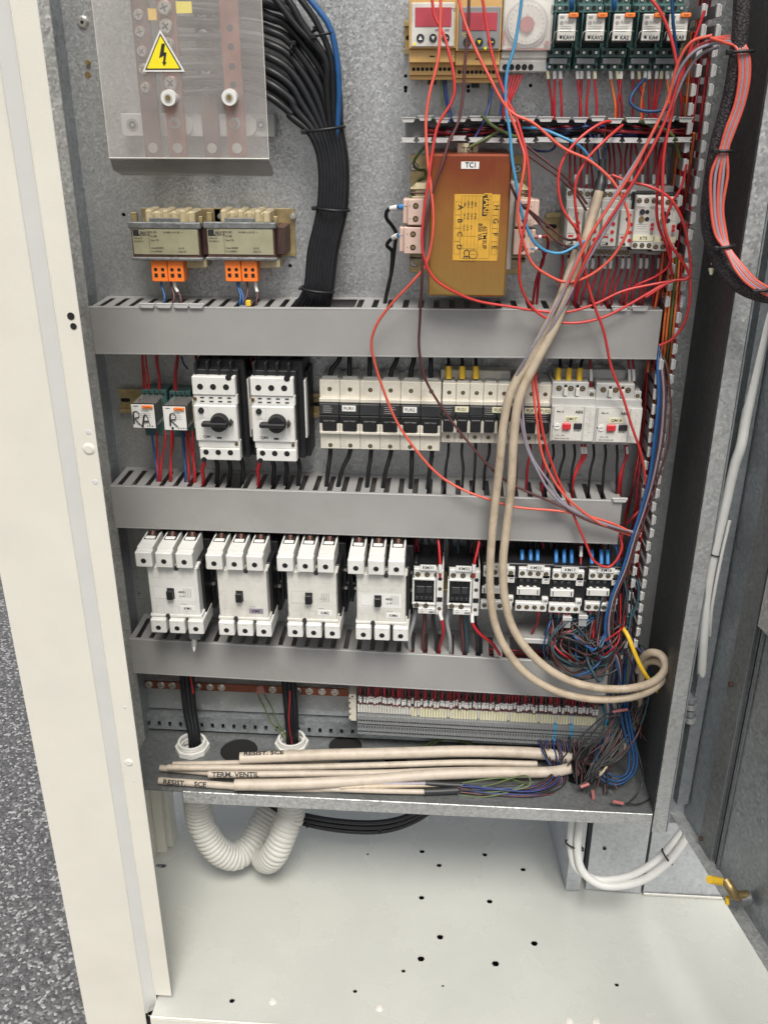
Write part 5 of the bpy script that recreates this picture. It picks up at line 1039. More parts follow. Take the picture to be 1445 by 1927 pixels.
bundle_cable([(393, 1457, 20), (470, 1457, 20), (560, 1456, 20), (700, 1455, 16), (860, 1450, 12), (1000, 1448, 8)], 5.2, 'beige cable handwritten TERM. VENTIL in black marker', 'TERM. VENTIL', .62, tsz=7, tx0=.006)
bundle_cable([(300, 1469, 7), (370, 1474, 7), (450, 1480, 7), (560, 1484, 6), (700, 1484, 6)], 5.4, 'beige cable handwritten RESIST. SCE at the tray front', 'RESIST.    SCE', tsz=7, tx0=.008)
bundle_cable([(442, 1477, 20), (560, 1475, 20), (680, 1469, 18), (800, 1459, 18), (920, 1454, 18), (1030, 1453, 18), (1072, 1446, 18)], 8.4, 'thickest clean beige cable at the front of the tray pile')
bundle_cable([(640, 1482, 12), (740, 1479, 12), (830, 1477, 11), (870, 1477, 10)], 3.4, 'thin brownish cable lying under the thickest one', m=BEIGE)
tc_ = bundle_cable([(600, 1484, 8), (700, 1488, 8), (800, 1490, 8), (830, 1489, 8)], 3.9, 'thin beige cable ending in a black taped joint at the tray lip', m=BEIGEW)
MB().tube(smooth([PZ(798, 1490, ZT + .009), PZ(830, 1489, ZT + .009), PZ(862, 1487, ZT + .009)], 4), .0048, CHAR, 12).obj('black_tape', tc_)
tc_ = bundle_cable([(700, 1475, 14), (770, 1475, 14), (815, 1474, 14)], 3.0, 'grey taped thin cable above the tray lip, marked with white print', m=GREYW)
MB().tube(smooth([PZ(800, 1474, ZT + .014), PZ(835, 1476, ZT + .013), PZ(870, 1478, ZT + .012)], 4), .004, CHAR, 12).obj('black_tape', tc_)
# --- wires from the taped joints, sweeping right and up to the strip
def fan(n, a, b, mid, mats, lab, r=(1.0, 1.5), grp=None, jit=6, step=5):
    for i in range(n):
        t = i / max(1, n - 1); f = lambda A, B: tuple(x + (y - x) * t + (random.uniform(-jit, jit) if k < 2 else random.uniform(-4, 4)) for k, (x, y) in enumerate(zip(A, B)))
        pp = [f(a[0], a[1])] + [f(*m_) for m_ in mid] + [f(b[0], b[1])]
        mt = mats[i % len(mats)]; wire(pp, random.uniform(*r), mt, lab[mats.index(mt) % len(lab)] if isinstance(lab, (list, tuple)) else lab, group=grp, step=step, n=6)
fan(14, ((862, 1478, 126), (862, 1492, 132)), ((1012, 1395, 46), (1072, 1392, 46)), [((930, 1482, 128), (930, 1496, 136)), ((1000, 1478, 122), (1010, 1498, 132)), ((1040, 1455, 100), (1060, 1490, 110)), ((1022, 1425, 70), (1075, 1440, 75))], [NAVY, DKGW, BRWN], ['thin navy wire sweeping from the taped joint up to the terminal strip', 'thin dark grey wire sweeping from the taped joint up to the terminal strip', 'thin brown wire sweeping from the taped joint up to the terminal strip'], grp='thin wires sweeping from the taped joints to the strip', jit=4)
wire([(870, 1492, 130), (930, 1490, 134), (985, 1483, 130), (998, 1472, 124), (990, 1460, 118), (965, 1464, 116), (920, 1478, 120), (880, 1484, 124)], 1.3, GREEN, 'yellow-green wire curling into a loop above the tray lip', step=6)
wire([(868, 1474, 124), (905, 1468, 122), (945, 1464, 116), (975, 1470, 112), (1000, 1480, 110)], 1.3, GREEN, 'green wire arching over the taped joint', step=6)
wire([(865, 1496, 134), (905, 1500, 138), (950, 1492, 134), (985, 1476, 126)], 1.3, GREEN, 'green wire skimming the tray lip', step=6)
# --- hanging dark wires right of the strip
fan(12, ((1075, 1390, 48), (1140, 1400, 48)), ((1085, 1465, 110), (1112, 1440, 120)), [((1070, 1420, 66), (1120, 1425, 70)), ((1075, 1445, 90), (1105, 1435, 96))], [DKGW, BRWN], ['dark grey wire hanging from the strip towards the tray hole', 'brown wire hanging from the strip towards the tray hole'], grp='dark wires hanging between the strip and the tray hole', jit=6)
fan(12, ((1160, 1300, 60), (1225, 1310, 50)), ((1100, 1470, 126), (1122, 1462, 126)), [((1165, 1350, 66), (1180, 1370, 70)), ((1130, 1415, 95), (1170, 1420, 95)), ((1110, 1445, 110), (1135, 1440, 112))], [DKGW], 'thin black wire dropping from the tangle to the tray hole', grp='thin black wires dropping to the tray hole', jit=5)
for i, (x, y, a, b) in enumerate([(1108, 1475, -16, 6), (1115, 1488, 1, 15), (1172, 1512, -20, -4)]):
    d0 = 128 if i < 2 else 146
    wire([(x, y, d0), (x + a, y + b, d0 + 2)], 2.6, PINKF, ['pink insulated wire end cap pointing left above the tray hole', 'pink insulated wire end cap pointing down at the tray lip', 'pink insulated wire end cap lying at the right end of the tray'][i], 'wire cap', 'pink insulated wire caps', 'insulated_connector', 3, 12)
wire([(1172, 1512, 146), (1205, 1512, 140), (1232, 1490, 120), (1236, 1450, 95), (1225, 1410, 70), (1200, 1370, 55), (1190, 1330, 50)], 1.1, DKGW, 'thin black wire arcing along the right wall down to a pink cap')
wire([(1180, 1512, 146), (1198, 1495, 130), (1210, 1465, 110), (1206, 1440, 90), (1195, 1395, 66), (1180, 1340, 56)], 1.0, DKGW, 'thin black wire inside the one that arcs along the right wall')
wire([(1112, 1472, 128), (1130, 1440, 118), (1150, 1415, 100), (1182, 1380, 80), (1200, 1330, 62)], 1.4, DKGW, 'black wire slanting up right from the downward pink cap')
wire([(1090, 1478, 128), (1108, 1466, 124), (1126, 1444, 116), (1160, 1432, 104), (1185, 1405, 92)], 1.5, DKGW, 'black wire slanting up right from the left-pointing pink cap')
wire([(1052, 1435, 90), (1072, 1410, 90), (1094, 1385, 88), (1130, 1352, 82), (1158, 1335, 78)], 1.3, DKGW, 'black wire crossing the right end of the terminal strip, upper one')
wire([(1068, 1440, 92), (1090, 1412, 92), (1110, 1385, 88), (1140, 1352, 82), (1166, 1345, 78)], 1.3, DKGW, 'black wire crossing the right end of the terminal strip, lower one')
wire([(1152, 1339, 80), (1166, 1337, 80), (1180, 1335, 78)], 2.4, PINKF, 'dull red insulated cap lying above the cyan terminal blocks', 'wire cap', 'pink insulated wire caps', 'insulated_connector', 3, 12)
fan(10, ((1150, 1345, 60), (1200, 1350, 60)), ((1075, 1478, 120), (1150, 1490, 124)), [((1130, 1385, 84), (1185, 1395, 84)), ((1100, 1430, 100), (1150, 1440, 104))], [DKGW, BRWN], ['dark grey wire crumpled at the right end of the tray', 'brown wire crumpled at the right end of the tray'], grp='wires crumpled at the right end of the tray', jit=12)
# --- blue wires curling below the strip
for i, (o_, r_) in enumerate([(0, 2.5), (6, 2.2), (-8, 2.0)]):
    wire([(1178 + o_ * .3, 1230, 66), (1174, 1290, 70), (1176 + o_, 1340, 74), (1184 + o_, 1385, 84), (1192 + o_, 1425, 96), (1186 + o_, 1455, 108), (1163, 1470 + o_, 114), (1138 - o_, 1462 + o_ * .8, 112), (1124 - o_, 1440, 100), (1126 - o_ * .5, 1412, 80), (1138 - o_ * .3, 1392, 52)], r_ * .85, DEEPB, ['thick blue wire, foremost of the coil beside the cyan blocks', 'blue wire just inside the foremost of the blue coil', 'blue wire at the inside of the blue coil', 'slimmest blue wire of the blue coil, lowest in the tray'][i], group='blue wires coiling below the strip', step=6)
fan(5, ((1152, 1395, 50), (1160, 1395, 50)), ((1120, 1462, 122), (1132, 1455, 122)), [((1146, 1420, 76), (1158, 1420, 76)), ((1132, 1440, 100), (1146, 1440, 100))], [BEIGE], 'slim beige-grey wire falling from the cyan blocks', r=(1.8, 2.6), grp='slim beige-grey wires falling from the cyan blocks', jit=2)
# --- the long loose wires over the front
LW = [
 ('coral', CORAL2, 1.75, 'long coral wire falling from the left thermostat and swinging left over the two upper ducts', [(829.7, -20, 88), (828.6, 44, 90), (823, 111, 95), (808.6, 177, 100), (801, 232, 104), (804, 299, 110), (811, 360, 116), (816, 410, 118), (812, 455, 118), (800, 499, 116), (773, 534, 112), (740, 570, 105), (711, 608, 98), (699, 645, 92), (705, 682, 88), (721, 732, 84), (749, 795, 82), (790, 856, 84), (829, 896, 86), (874, 923, 90), (919, 941, 92), (970, 954, 92), (1065, 963, 92), (1140, 980, 92), (1205, 1008, 88)]),
 ('red', CORAL, 1.7, 'red wire crossing the left thermostat and sweeping under the big transformer to the right duct', [(811, -20, 84), (816, 29, 86), (833, 62, 90), (846, 102, 95), (855, 151, 100), (851, 188, 102), (826, 233, 106), (815, 277, 110), (804, 349, 116), (795, 415, 118), (795, 470, 118), (811, 515, 117), (840, 541, 114), (895, 566, 104), (961, 577, 98), (1010, 584, 96), (1066, 587, 96), (1118, 572, 94), (1171, 549, 90), (1229, 536, 86), (1296, 523, 82)]),
 ('brown', BRWN, 1.7, 'dark brown wire falling past the big transformer and curving right to the lower right corner', [(882, -20, 84), (879.5, 55, 88), (874, 122, 92), (870.6, 177, 96), (862, 230, 102), (844, 268, 108), (831, 311, 114), (815, 360, 116), (803, 410, 117), (796, 470, 117), (793, 526, 115), (790, 600, 96), (789, 656, 90), (799, 708, 86), (818, 746, 84), (858, 802, 84), (919, 876, 88), (960, 910, 92), (1054, 953, 94), (1112, 982, 94), (1200, 1006, 88)]),
 ('coral', CORAL2, 1.75, 'coral wire crossing the dark thermostat and looping round the red-dotted modules', [(858, -20, 84), (873, 38, 88), (895, 95, 94), (924, 151, 98), (948, 193, 100), (970, 215, 102), (1006, 232, 104), (1059, 279, 106), (1108, 303, 106), (1149, 339, 108), (1173, 374, 108), (1182, 409, 108), (1176, 445, 108), (1149, 486, 106), (1108, 518, 104), (1067, 530, 104), (1028, 518, 106), (1001, 493, 108), (981, 448, 112), (975, 411, 114), (977, 371, 114), (987, 304, 110), (977, 260, 104), (950, 190, 100)]),
 ('red', CORAL, 1.7, 'red wire passing the transformer\'s right edge and bellying over the topmost duct', [(906, -20, 84), (917, 55, 88), (930, 122, 94), (952, 182, 98), (970, 221, 102), (984, 266, 106), (994, 305, 110), (995, 371, 113), (986, 428, 113), (976, 481, 112), (979, 537, 106), (1001, 577, 98), (1034, 601, 96), (1078, 607, 95), (1127, 600, 93), (1171, 581, 90), (1214, 555, 88), (1252, 532, 84), (1294, 521, 80)]),
 ('blue', mat('light_blue_wire', (.05, .24, .42), .4), 1.8, 'light blue wire hanging over the dial timer and hooking right at the modules', [(982, -20, 86), (977, 33, 88), (966, 89, 92), (953, 137, 96), (952, 199, 100), (959, 250, 104), (964, 299, 108), (970, 345, 112), (978, 388, 112), (990, 426, 110), (1006, 455, 108), (1028, 473, 106), (1058, 475, 104), (1085, 462, 98), (1100, 452, 90)]),
 ('red', CORAL, 1.7, 'red wire arching left from the open duct in front of the grey modules', [(1155, 228, 70), (1130, 232, 84), (1090, 262, 96), (1060, 300, 102), (1050, 340, 104), (1056, 385, 104), (1072, 415, 104), (1086, 436, 98), (1090, 448, 86)]),
 ('red', CORAL, 1.7, 'red wire dropping left of the beige cable from the open duct', [(1170, 236, 70), (1140, 262, 92), (1108, 296, 100), (1088, 330, 104), (1080, 365, 104), (1084, 405, 100), (1088, 440, 90)]),
 ('brown', BRWN, 1.5, 'brown wire slanting right from the dark plate to the grey modules, upper one', [(975, 262, 80), (1010, 290, 82), (1045, 318, 84), (1075, 345, 84), (1105, 385, 82)]),
 ('brown', BRWN, 1.5, 'brown wire slanting right just under the upper slanting brown one', [(985, 285, 80), (1020, 310, 82), (1050, 335, 84), (1080, 362, 84), (1104, 395, 80)]),
 ('brown', BRWN, 1.5, 'brown wire running from the pink terminals to the bottom of the modules', [(960, 345, 112), (975, 378, 104), (1000, 400, 98), (1030, 425, 92), (1062, 448, 90), (1085, 452, 86)]),
 ('brown', BRWN, 1.5, 'lower brown wire from the pink terminals to the foot of the modules', [(990, 392, 92), (1010, 415, 92), (1035, 445, 92), (1062, 462, 90), (1080, 466, 84)]),
 ('navy', NAVY, 1.4, 'navy wire sagging behind the brown wires right of the transformer', [(960, 250, 70), (985, 272, 60), (1015, 285, 52), (1040, 280, 50), (1048, 262, 60)]),
 ('grey', GREYW, 1.7, 'grey wire slanting from the right duct down-left beside the beige cables, upper one', [(1350, 80, 128), (1310, 95, 124), (1283, 125, 118), (1262, 170, 112), (1240, 225, 108), (1205, 290, 108), (1160, 360, 110), (1120, 425, 110), (1085, 490, 110), (1055, 560, 110), (1024, 615, 112), (995, 665, 114), (962, 735, 100), (978, 790, 96), (990, 840, 92), (1010, 885, 92), (1040, 930, 94), (1085, 965, 94), (1150, 990, 92), (1205, 1005, 88)]),
 ('grey', GREYW, 1.7, 'grey wire slanting from the right duct down-left beside the beige cables, lower one', [(1352, 88, 122), (1318, 102, 118), (1290, 140, 112), (1268, 190, 108), (1240, 250, 108), (1205, 320, 110), (1170, 385, 110), (1132, 445, 110), (1095, 505, 110), (1062, 575, 108), (1035, 620, 106), (1005, 672, 92), (985, 740, 76), (984, 800, 88), (1000, 858, 90), (1030, 905, 92), (1065, 950, 94), (1120, 980, 93), (1200, 1008, 86)]),
 ('coral', CORAL2, 1.75, 'coral wire of the diagonal bundle, tight against the grey ones', [(1340, 66, 128), (1300, 80, 124), (1276, 120, 118), (1255, 190, 112), (1228, 250, 112), (1190, 320, 112), (1150, 380, 112), (1110, 445, 112), (1078, 510, 112), (1052, 565, 106), (1026, 612, 96), (1004, 665, 80), (1002, 720, 86), (1010, 800, 90), (1020, 860, 92), (1048, 912, 94), (1080, 950, 95), (1130, 985, 93), (1195, 1010, 86)]),
 ('coral', CORAL, 1.75, 'second coral wire of the diagonal bundle, ending in the middle duct', [(1345, 74, 124), (1306, 92, 120), (1282, 130, 116), (1262, 200, 112), (1235, 262, 112), (1200, 328, 112), (1160, 390, 112), (1122, 450, 112), (1090, 515, 112), (1060, 580, 102), (1020, 640, 84), (1008, 700, 84), (1014, 760, 90), (1024, 830, 92), (1046, 890, 92), (1062, 930, 92), (1080, 975, 90), (1100, 1020, 88), (1118, 1056, 88), (1142, 1067, 86), (1160, 1055, 84), (1170, 1030, 80), (1165, 1005, 76)]),
 ('red', CORAL, 1.7, 'red wire dropping straight across the topmost duct to the right breaker', [(1080, 420, 96), (1095, 470, 98), (1102, 520, 98), (1118, 575, 96), (1135, 625, 92), (1150, 690, 88), (1170, 745, 86), (1188, 800, 86), (1205, 850, 84), (1213, 900, 80), (1214, 930, 74)]),
 ('red', CORAL, 1.8, 'red wire running down from the topmost relay row past KA5', [(1210, -20, 92), (1240, 20, 95), (1262, 70, 96), (1272, 120, 98), (1276, 160, 100), (1262, 220, 100), (1250, 290, 100), (1245, 350, 100), (1246, 410, 98), (1258, 455, 96), (1280, 490, 92), (1296, 520, 88), (1296, 570, 84), (1285, 610, 80), (1262, 640, 78), (1240, 650, 76)]),
 ('red', CORAL, 1.7, 'red wire forming the large arc round the KT timers', [(1150, 330, 84), (1185, 342, 92), (1220, 350, 98), (1255, 370, 100), (1280, 405, 98), (1292, 450, 96), (1298, 520, 90), (1262, 530, 90), (1215, 560, 88)]),
 ('red', RED, 1.7, 'deep red wire falling behind the big arc beside the right duct', [(1326, 20, 80), (1310, 60, 82), (1292, 110, 84), (1276, 170, 88), (1258, 240, 90), (1240, 310, 90), (1236, 370, 90), (1238, 420, 90), (1256, 470, 84), (1266, 520, 78)]),
 ('red', RED, 1.6, 'deep red wire from the KT timers curving into the right duct', [(1290, 310, 76), (1282, 350, 80), (1262, 385, 84), (1250, 430, 86), (1262, 470, 84), (1256, 500, 82), (1235, 520, 80), (1200, 535, 80), (1178, 552, 76)]),
 ('blue', DEEPB, 1.9, 'blue wire making a U under the KA4 relay', [(1262, -20, 92), (1266, 30, 94), (1270, 80, 92), (1274, 140, 84), (1262, 195, 80), (1240, 208, 80), (1205, 208, 78), (1185, 192, 76), (1192, 172, 70), (1212, 150, 58)]),
 ('green', GREEN, 1.9, 'yellow-green wire stub crossing the open duct', [(905, 217, 84), (925, 234, 82), (950, 250, 78), (975, 258, 66)]),
 ('green', GREEN, 1.9, 'green wire end slanting out of the open duct over the TC4 tag', [(884, 277, 76), (905, 266, 78), (925, 255, 74), (940, 246, 60)]),
 ('navy', NAVY, 1.6, 'navy wire crossing the open duct beside the green stub', [(927, 165, 50), (920, 195, 54), (912, 225, 64), (895, 258, 70), (885, 275, 72)]),
 ('green', GREEN, 1.8, 'yellowed earth wire feeding the transformer\'s top left corner', [(812, 268, 60), (795, 280, 62), (780, 298, 55), (778, 314, 46), (790, 319, 40), (800, 322, 36), (799, 333, 34), (785, 340, 40), (775, 355, 54), (773, 374, 70)]),
 ('blue', mat('light_blue_wire', (), .4), 1.7, 'light blue wire dipping from the open duct to the black cable joint', [(982, 240, 66), (1020, 243, 74), (1060, 258, 82), (1090, 275, 84), (1112, 300, 80), (1124, 320, 70)]),
]
for nm, mt, r, lab, pp in LW: wire([(x + random.uniform(-1.3, 1.3), y + random.uniform(-1.3, 1.3), q) for x, y, q in pp], r, mt, lab, name='loose_wire', step=6)
# --- door harness: braided sleeve and the wires beside it
wire([(1396, -20, 150), (1392, 60, 150), (1380, 150, 146), (1368, 205, 142), (1350, 270, 140), (1338, 340, 140), (1332, 400, 142), (1338, 450, 148), (1358, 500, 160), (1390, 535, 180), (1425, 552, 200), (1470, 560, 220)], [12] * 0 or 8.5, BRAID, 'black braided sleeve carrying the harness from the cabinet to the door', 'cable sleeve', name='braided_sleeve', step=6, n=16)
HB = [(1350, 66), (1380, 68), (1398, 88), (1408, 130), (1400, 190), (1385, 240), (1368, 285)]
for i, (mt, o_, lab) in enumerate([(CORAL2, -8, 'coral wire at the left of the harness beside the braided sleeve'), (GREYW, -3, 'grey wire second from the left in the harness'), (CORAL2, 2, 'coral wire in the middle of the harness'), (GREYW, 6, 'grey wire at the right of the harness'), (CORAL2, 10, 'coral wire bulging out at the right of the harness')]):
    t = o_; pp = [(1340 + t * .4, 72 + (i % 2) * 10, 130), (1370 + t * .6, 70 + (10 - t) * .6, 146), (1394 + t, 92, 156), (1399 + t, 140, 158), (1390 + t * .9, 195, 158), (1372 + t * .9, 245, 158), (1360 + t * .8, 284, 158), (1350 + t * (1.6 if i < 4 else 1.8), 330, 160), (1347 + t * 1.2, 390, 162), (1354 + t * 1.1, 440, 168), (1368 + t * .5, 470, 176), (1392 + t * .7, 508 - t * .5, 190), (1420 + t * .5, 536 - t * .6, 206), (1470, 562 - t * .8, 226)]
    wire(pp, 1.8, mt, lab, group='harness wires beside the braided sleeve', name='harness_wire', step=6)
def tie(px, py, d, a, b, tilt, lab, r=1.7, head=(1, 0), hsz=3.2, depth_dir=(0, -1, 0)):
    """cable tie round a bundle: a half width, b half depth (mm), tilt of the ring's long axis in the picture plane"""
    c = P(px, py, d); U = Vector((math.cos(tilt), 0, math.sin(tilt))); V = Vector((0, -1, 0)); pts = [c + U * (a / 1000 * math.cos(k * math.pi / 12)) + V * (b / 1000 * math.sin(k * math.pi / 12)) for k in range(24)]
    m = MB().tube(pts, r / 1000, BLACK, 6, closed=True); o = m.thing('cable_tie', lab, 'cable tie', 'black cable ties', base=c)
    h = c + U * (a / 1000 * head[0]) + V * (b / 1000 * .5); m = MB(); m.box(h.x - hsz / 1000, h.x + hsz / 1000, h.y - hsz / 1000 - .001, h.y + .002, h.z - hsz * .8 / 1000, h.z + hsz * .8 / 1000, BLACK, .001); m.obj('tie_head', o); return o
tie(1394, 97, 157, 13, 5, .05, 'black cable tie at the top of the door harness', head=(-1, 0)); tie(1360, 284, 158, 9, 5, .02, 'black cable tie on the narrow waist of the door harness', head=(-1, 0)); tie(1363, 464, 174, 10, 5, .15, 'black cable tie at the lower bend of the door harness', head=(-1, 0)); tie(1436, 545, 214, 10, 5, .2, 'black cable tie nearest the right picture edge on the harness', head=(-1, 0))
# --- black cable bundle, upper left
def bus_cable(i, n, y0, lay):
    t = i / (n - 1); dd = 34 + lay * 14
    xr = 588 + 52 * (1 - t) - lay * 2; xr2 = 604 + 44 * (1 - t) - lay * 2; xr3 = 578 + 44 * (1 - t) - lay * 2; xe = 552 + 62 * (1 - t)
    pp = [(330 + random.uniform(-8, 8), y0 - 18 + t * 18, 34 + lay * 2), (400, y0 - 12 + t * 8, 32), (470, y0 - 6, 34 + lay * 5), (510, y0 + 2 + t * 6, dd), (548, y0 + 22 + t * 16, dd), (xr - 28 * t - 12, 120 + 78 * t + 20, dd), (xr, 240 + t * 14, dd), (xr2 + 2, 310, dd), (xr2, 392, dd), (xr3 + 9, 470, dd), (xr3, 545, dd), (xe, 585, dd - 6), (xe - 2, 610, dd - 14)]
    r = random.uniform(4.2, 4.9); pts = path(pp, 6); m = MB().tube(pts, r / 1000, BLKC, 12); return m, pts
for i in range(8):
    y0 = 8 + i * 24; m, pts = bus_cable(i, 8, y0, 1)
    m.thing('black_cable', ['thick black cable, outermost at the right of the upper bundle', 'thick black cable, second from the outside of the upper bundle', 'thick black cable, third from the outside of the upper bundle', 'thick black cable, fourth from the outside of the upper bundle', 'thick black cable, fourth from the inside of the upper bundle', 'thick black cable, third from the inside of the upper bundle', 'thick black cable, second from the inside of the upper bundle', 'thick black cable, innermost and lowest of the upper bundle'][i], 'cable', 'thick black cables of the upper bundle', base=pts[0])
for i in range(7):
    y0 = -4 + i * 27; m, pts = bus_cable(i, 7, y0, 0); m.thing('black_cable', 'thick black cable in the rear layer of the upper bundle', 'cable', 'rear black cables of the upper bundle', base=pts[0])
for i, (x0, mt, lab, r) in enumerate([(520, BLKC, 'black cable climbing out of the picture left of the blue one', 4), (545, BLKC, 'black cable pressed against the blue one', 3.6), (562, MATS['blue_wire'], 'blue cable running along the outside of the black bundle', 3.4), (498, BLKC, 'black cable crossing under the blue one near the top edge', 4)]):
    pp = [(x0, -25, 60), (x0 + 26, 5, 62), (x0 + 52 + i * 3, 50, 62), (612 + (i % 3) * 11, 110, 60), (616 + (i % 3) * 11, 170, 56), (622 + (i % 3) * 7, 240, 50), (634 + (i % 3) * 3, 310, 46), (636 + (i % 3) * 2, 392, 42), (612, 545, 40), (606, 600, 30)]
    wire(pp, r, mt, lab, 'cable', name='black_cable' if i != 2 else 'blue_cable', step=6, n=12)
tie(611, 243, 48, 24, 16, .12, 'black cable tie round the upper bundle, level with the busbar support', 1.9, head=(-1, 0)); tie(625, 393, 46, 21, 15, -.08, 'black cable tie half way down the upper black bundle', 1.9, head=(-1, 0)); tie(597, 545, 46, 21, 15, -.12, 'black cable tie just above the duct on the upper bundle', 1.9, head=(-1, 0), hsz=2); tie(551, 92, 50, 6, 14, 1.2, 'black cable tie on the fanned cables near the acrylic cover', 1.2); tie(608, 65, 62, 11, 6, .2, 'black cable tie beside the blue cable, left one', 1.1, head=(-1, 0)); tie(584, 62, 52, 8, 8, .5, 'black cable tie on the cables left of the blue one', 1.1)
# --- pair of black wires from the transformer to the duct
wire([(765, 388, 74), (748, 390, 72), (730, 395, 66), (727, 410, 58), (738, 425, 50), (745, 440, 46), (742, 470, 42), (737, 510, 40), (728, 550, 40), (722, 590, 36)], 2.4, BLKC, 'black wire with white marker from the transformer\'s upper left terminal', name='black_wire', marks=[(.04, .1, BLUEF, .9, 'ferrule'), (.12, .2, PAPER, .7, 'marker_sleeve')], step=6)
wire([(760, 443, 74), (746, 444, 70), (734, 452, 60), (728, 462, 52), (736, 470, 46), (738, 480, 42), (735, 520, 38), (727, 555, 38), (720, 590, 36)], 2.4, BLKC, 'black wire with white marker from the transformer\'s lower left terminal', name='black_wire', marks=[(.04, .1, BLUEF, .9, 'ferrule'), (.12, .2, PAPER, .7, 'marker_sleeve')], step=6)
for (a, b, mt) in [((1004, 446, 74), (1028, 446, 72), PINKF), ((998, 468, 74), (1020, 470, 72), BLUEF)]:
    wire([a, ((a[0] + b[0]) / 2, a[1], 73), b, (b[0] + 2, b[1] + 20, 60), (b[0] - 12, b[1] + 60, 50), (b[0] - 20, 590, 36)], 1.8, REDD, 'dark red wire leaving the transformer\'s %s right terminal' % ('upper' if mt is PINKF else 'lower'), marks=[(.0, .12, mt, .9, 'ferrule'), (.14, .26, PAPER, .6, 'marker_sleeve')], step=6)
# --- wires of the small transformers
for (x, mt, xe, lab, mk) in [(303, BLUE, 309, 'blue wire under the left small transformer', 0), (321, BRWN, 327, 'brown wire under the left small transformer', 0), (328, BRWN, 342, 'brown wire with white sleeve under the left small transformer', 1), (446, BLUE, 452, 'blue wire under the right small transformer', 0), (449, BLUE, 458, 'second blue wire under the right small transformer', 0), (464, BRWN, 458, 'brown wire under the right small transformer', 0), (480, BRWN, 482, 'brown wire with white sleeve under the right small transformer', 1)]:
    wire([(x, 522, 44), (x + 2, 540, 46), ((x + xe) / 2 + 4, 556, 52), (xe, 572, 56), (xe + 2, 590, 48)], 1.5, mt, lab, step=5, marks=[(.12, .4, PAPER, .6, 'marker_sleeve')] if mk else ())
m = MB(); q = P(468, 571, 66); m.box(q.x - .003, q.x + .003, q.y - .003, q.y + .003, q.z - .003, q.z + .004, YEL, .0005); m.thing('yellow_clip', 'tiny yellow clip stuck in the topmost duct under the right small transformer', 'clip')
# --- second row: feeds from the upper duct
for k in range(6):
    x = 619.5 + k * 38.2; dx = (18, 0, 0, 12, 6, 0)[k]
    wire([(x + dx * 1.3, 655, 30), (x + dx, 678, 36), (x + dx * .3, 695, 40), (x, 715, 42), (x, 724, 42)], 3.1, BLKC, 'black feed wire with brown ferrule above a wide fuse holder', name='feed_wire', group='black feed wires above the wide fuse holders', marks=[(.72, 1, BRWN, 1.1, 'ferrule')], n=10)
    dx = (-2, -14, -2, -8, 2, -2)[k]
    wire([(x + 3, 842, 44), (x + 2 + dx * .3, 860, 46), (x + dx, 885, 50), (x + dx * 1.4 - 3, 920, 50), (x + dx * 1.4 - 6, 945, 40)], 3.0, BLKC, 'black wire leaving the bottom of a wide fuse holder', name='feed_wire', group='black wires below the wide fuse holders', n=10)
for k in range(8):
    x = 844 + k * 25.6
    if k < 3: wire([(x - 1, 655, 30), (x, 680, 40), (x, 697, 46), (x, 722, 46)], 2.2, BLKC, 'black wire with yellow ferrule above the narrow fuse holders', name='feed_wire', group='yellow-ferruled wires above the narrow fuses', marks=[(.58, .92, YEL, 2.0, 'ferrule')])
    mt = BLKC if k < 5 else (REDD if k > 5 else BRWN); dx = random.uniform(-9, 2)
    wire([(x, 834, 42), (x - 1, 855, 46), (x + dx, 880, 50), (x + dx - 2, 915, 50), (x + dx - 4, 945, 40)], 1.9, mt, 'thin %s wire leaving the bottom of a narrow fuse holder' % ('black' if mt is BLKC else 'dark red' if mt is REDD else 'brown'), name='feed_wire', group='thin wires below the narrow fuse holders')
for k in range(3):
    x = 1050 + k * 20
    wire([(x + 6 * k, 655, 30), (x + 4, 682, 38), (x, 702, 46), (x, 726, 50)], 2.0, BLKC, 'black wire with yellow ferrule above the QM17 breaker', name='feed_wire', group='yellow-ferruled wires above the QM17 breaker', marks=[(.55, .95, YEL, 2.0, 'ferrule')])
for x, lab in ((1112, 'red wire with white marker between the two grey breakers'), (1192, 'red wire with white marker right of the QM18 breaker'), (1184, 'second red wire right of the QM18 breaker')):
    wire([(x - 6, 655, 30), (x - 2, 680, 40), (x, 705, 44), (x, 735, 46)], 1.8, REDD, lab, marks=[(.55, .85, PAPER, .5, 'marker_sleeve')])
for k, (x, dx, mt) in enumerate([(1040, -12, BLKC), (1060, -10, BLKC), (1080, -6, BLKC), (1094, -16, RED), (1100, -22, RED), (1116, -8, BLKC), (1138, -4, BLKC), (1160, 0, BLKC), (1178, -14, RED), (1176, -8, REDD)]):
    wire([(x, 836, 46), (x + 1, 858, 48), (x + dx * .6, 882, 52), (x + dx, 908, 54), (x + dx - 2, 945, 40)], 1.8, mt, ('black' if mt is BLKC else 'red') + ' wire leaving the bottom of the grey breakers', group='wires below the grey breakers', name='feed_wire', marks=[(.05, .2, PAPER, .5, 'marker_sleeve')] if mt is RED else ())
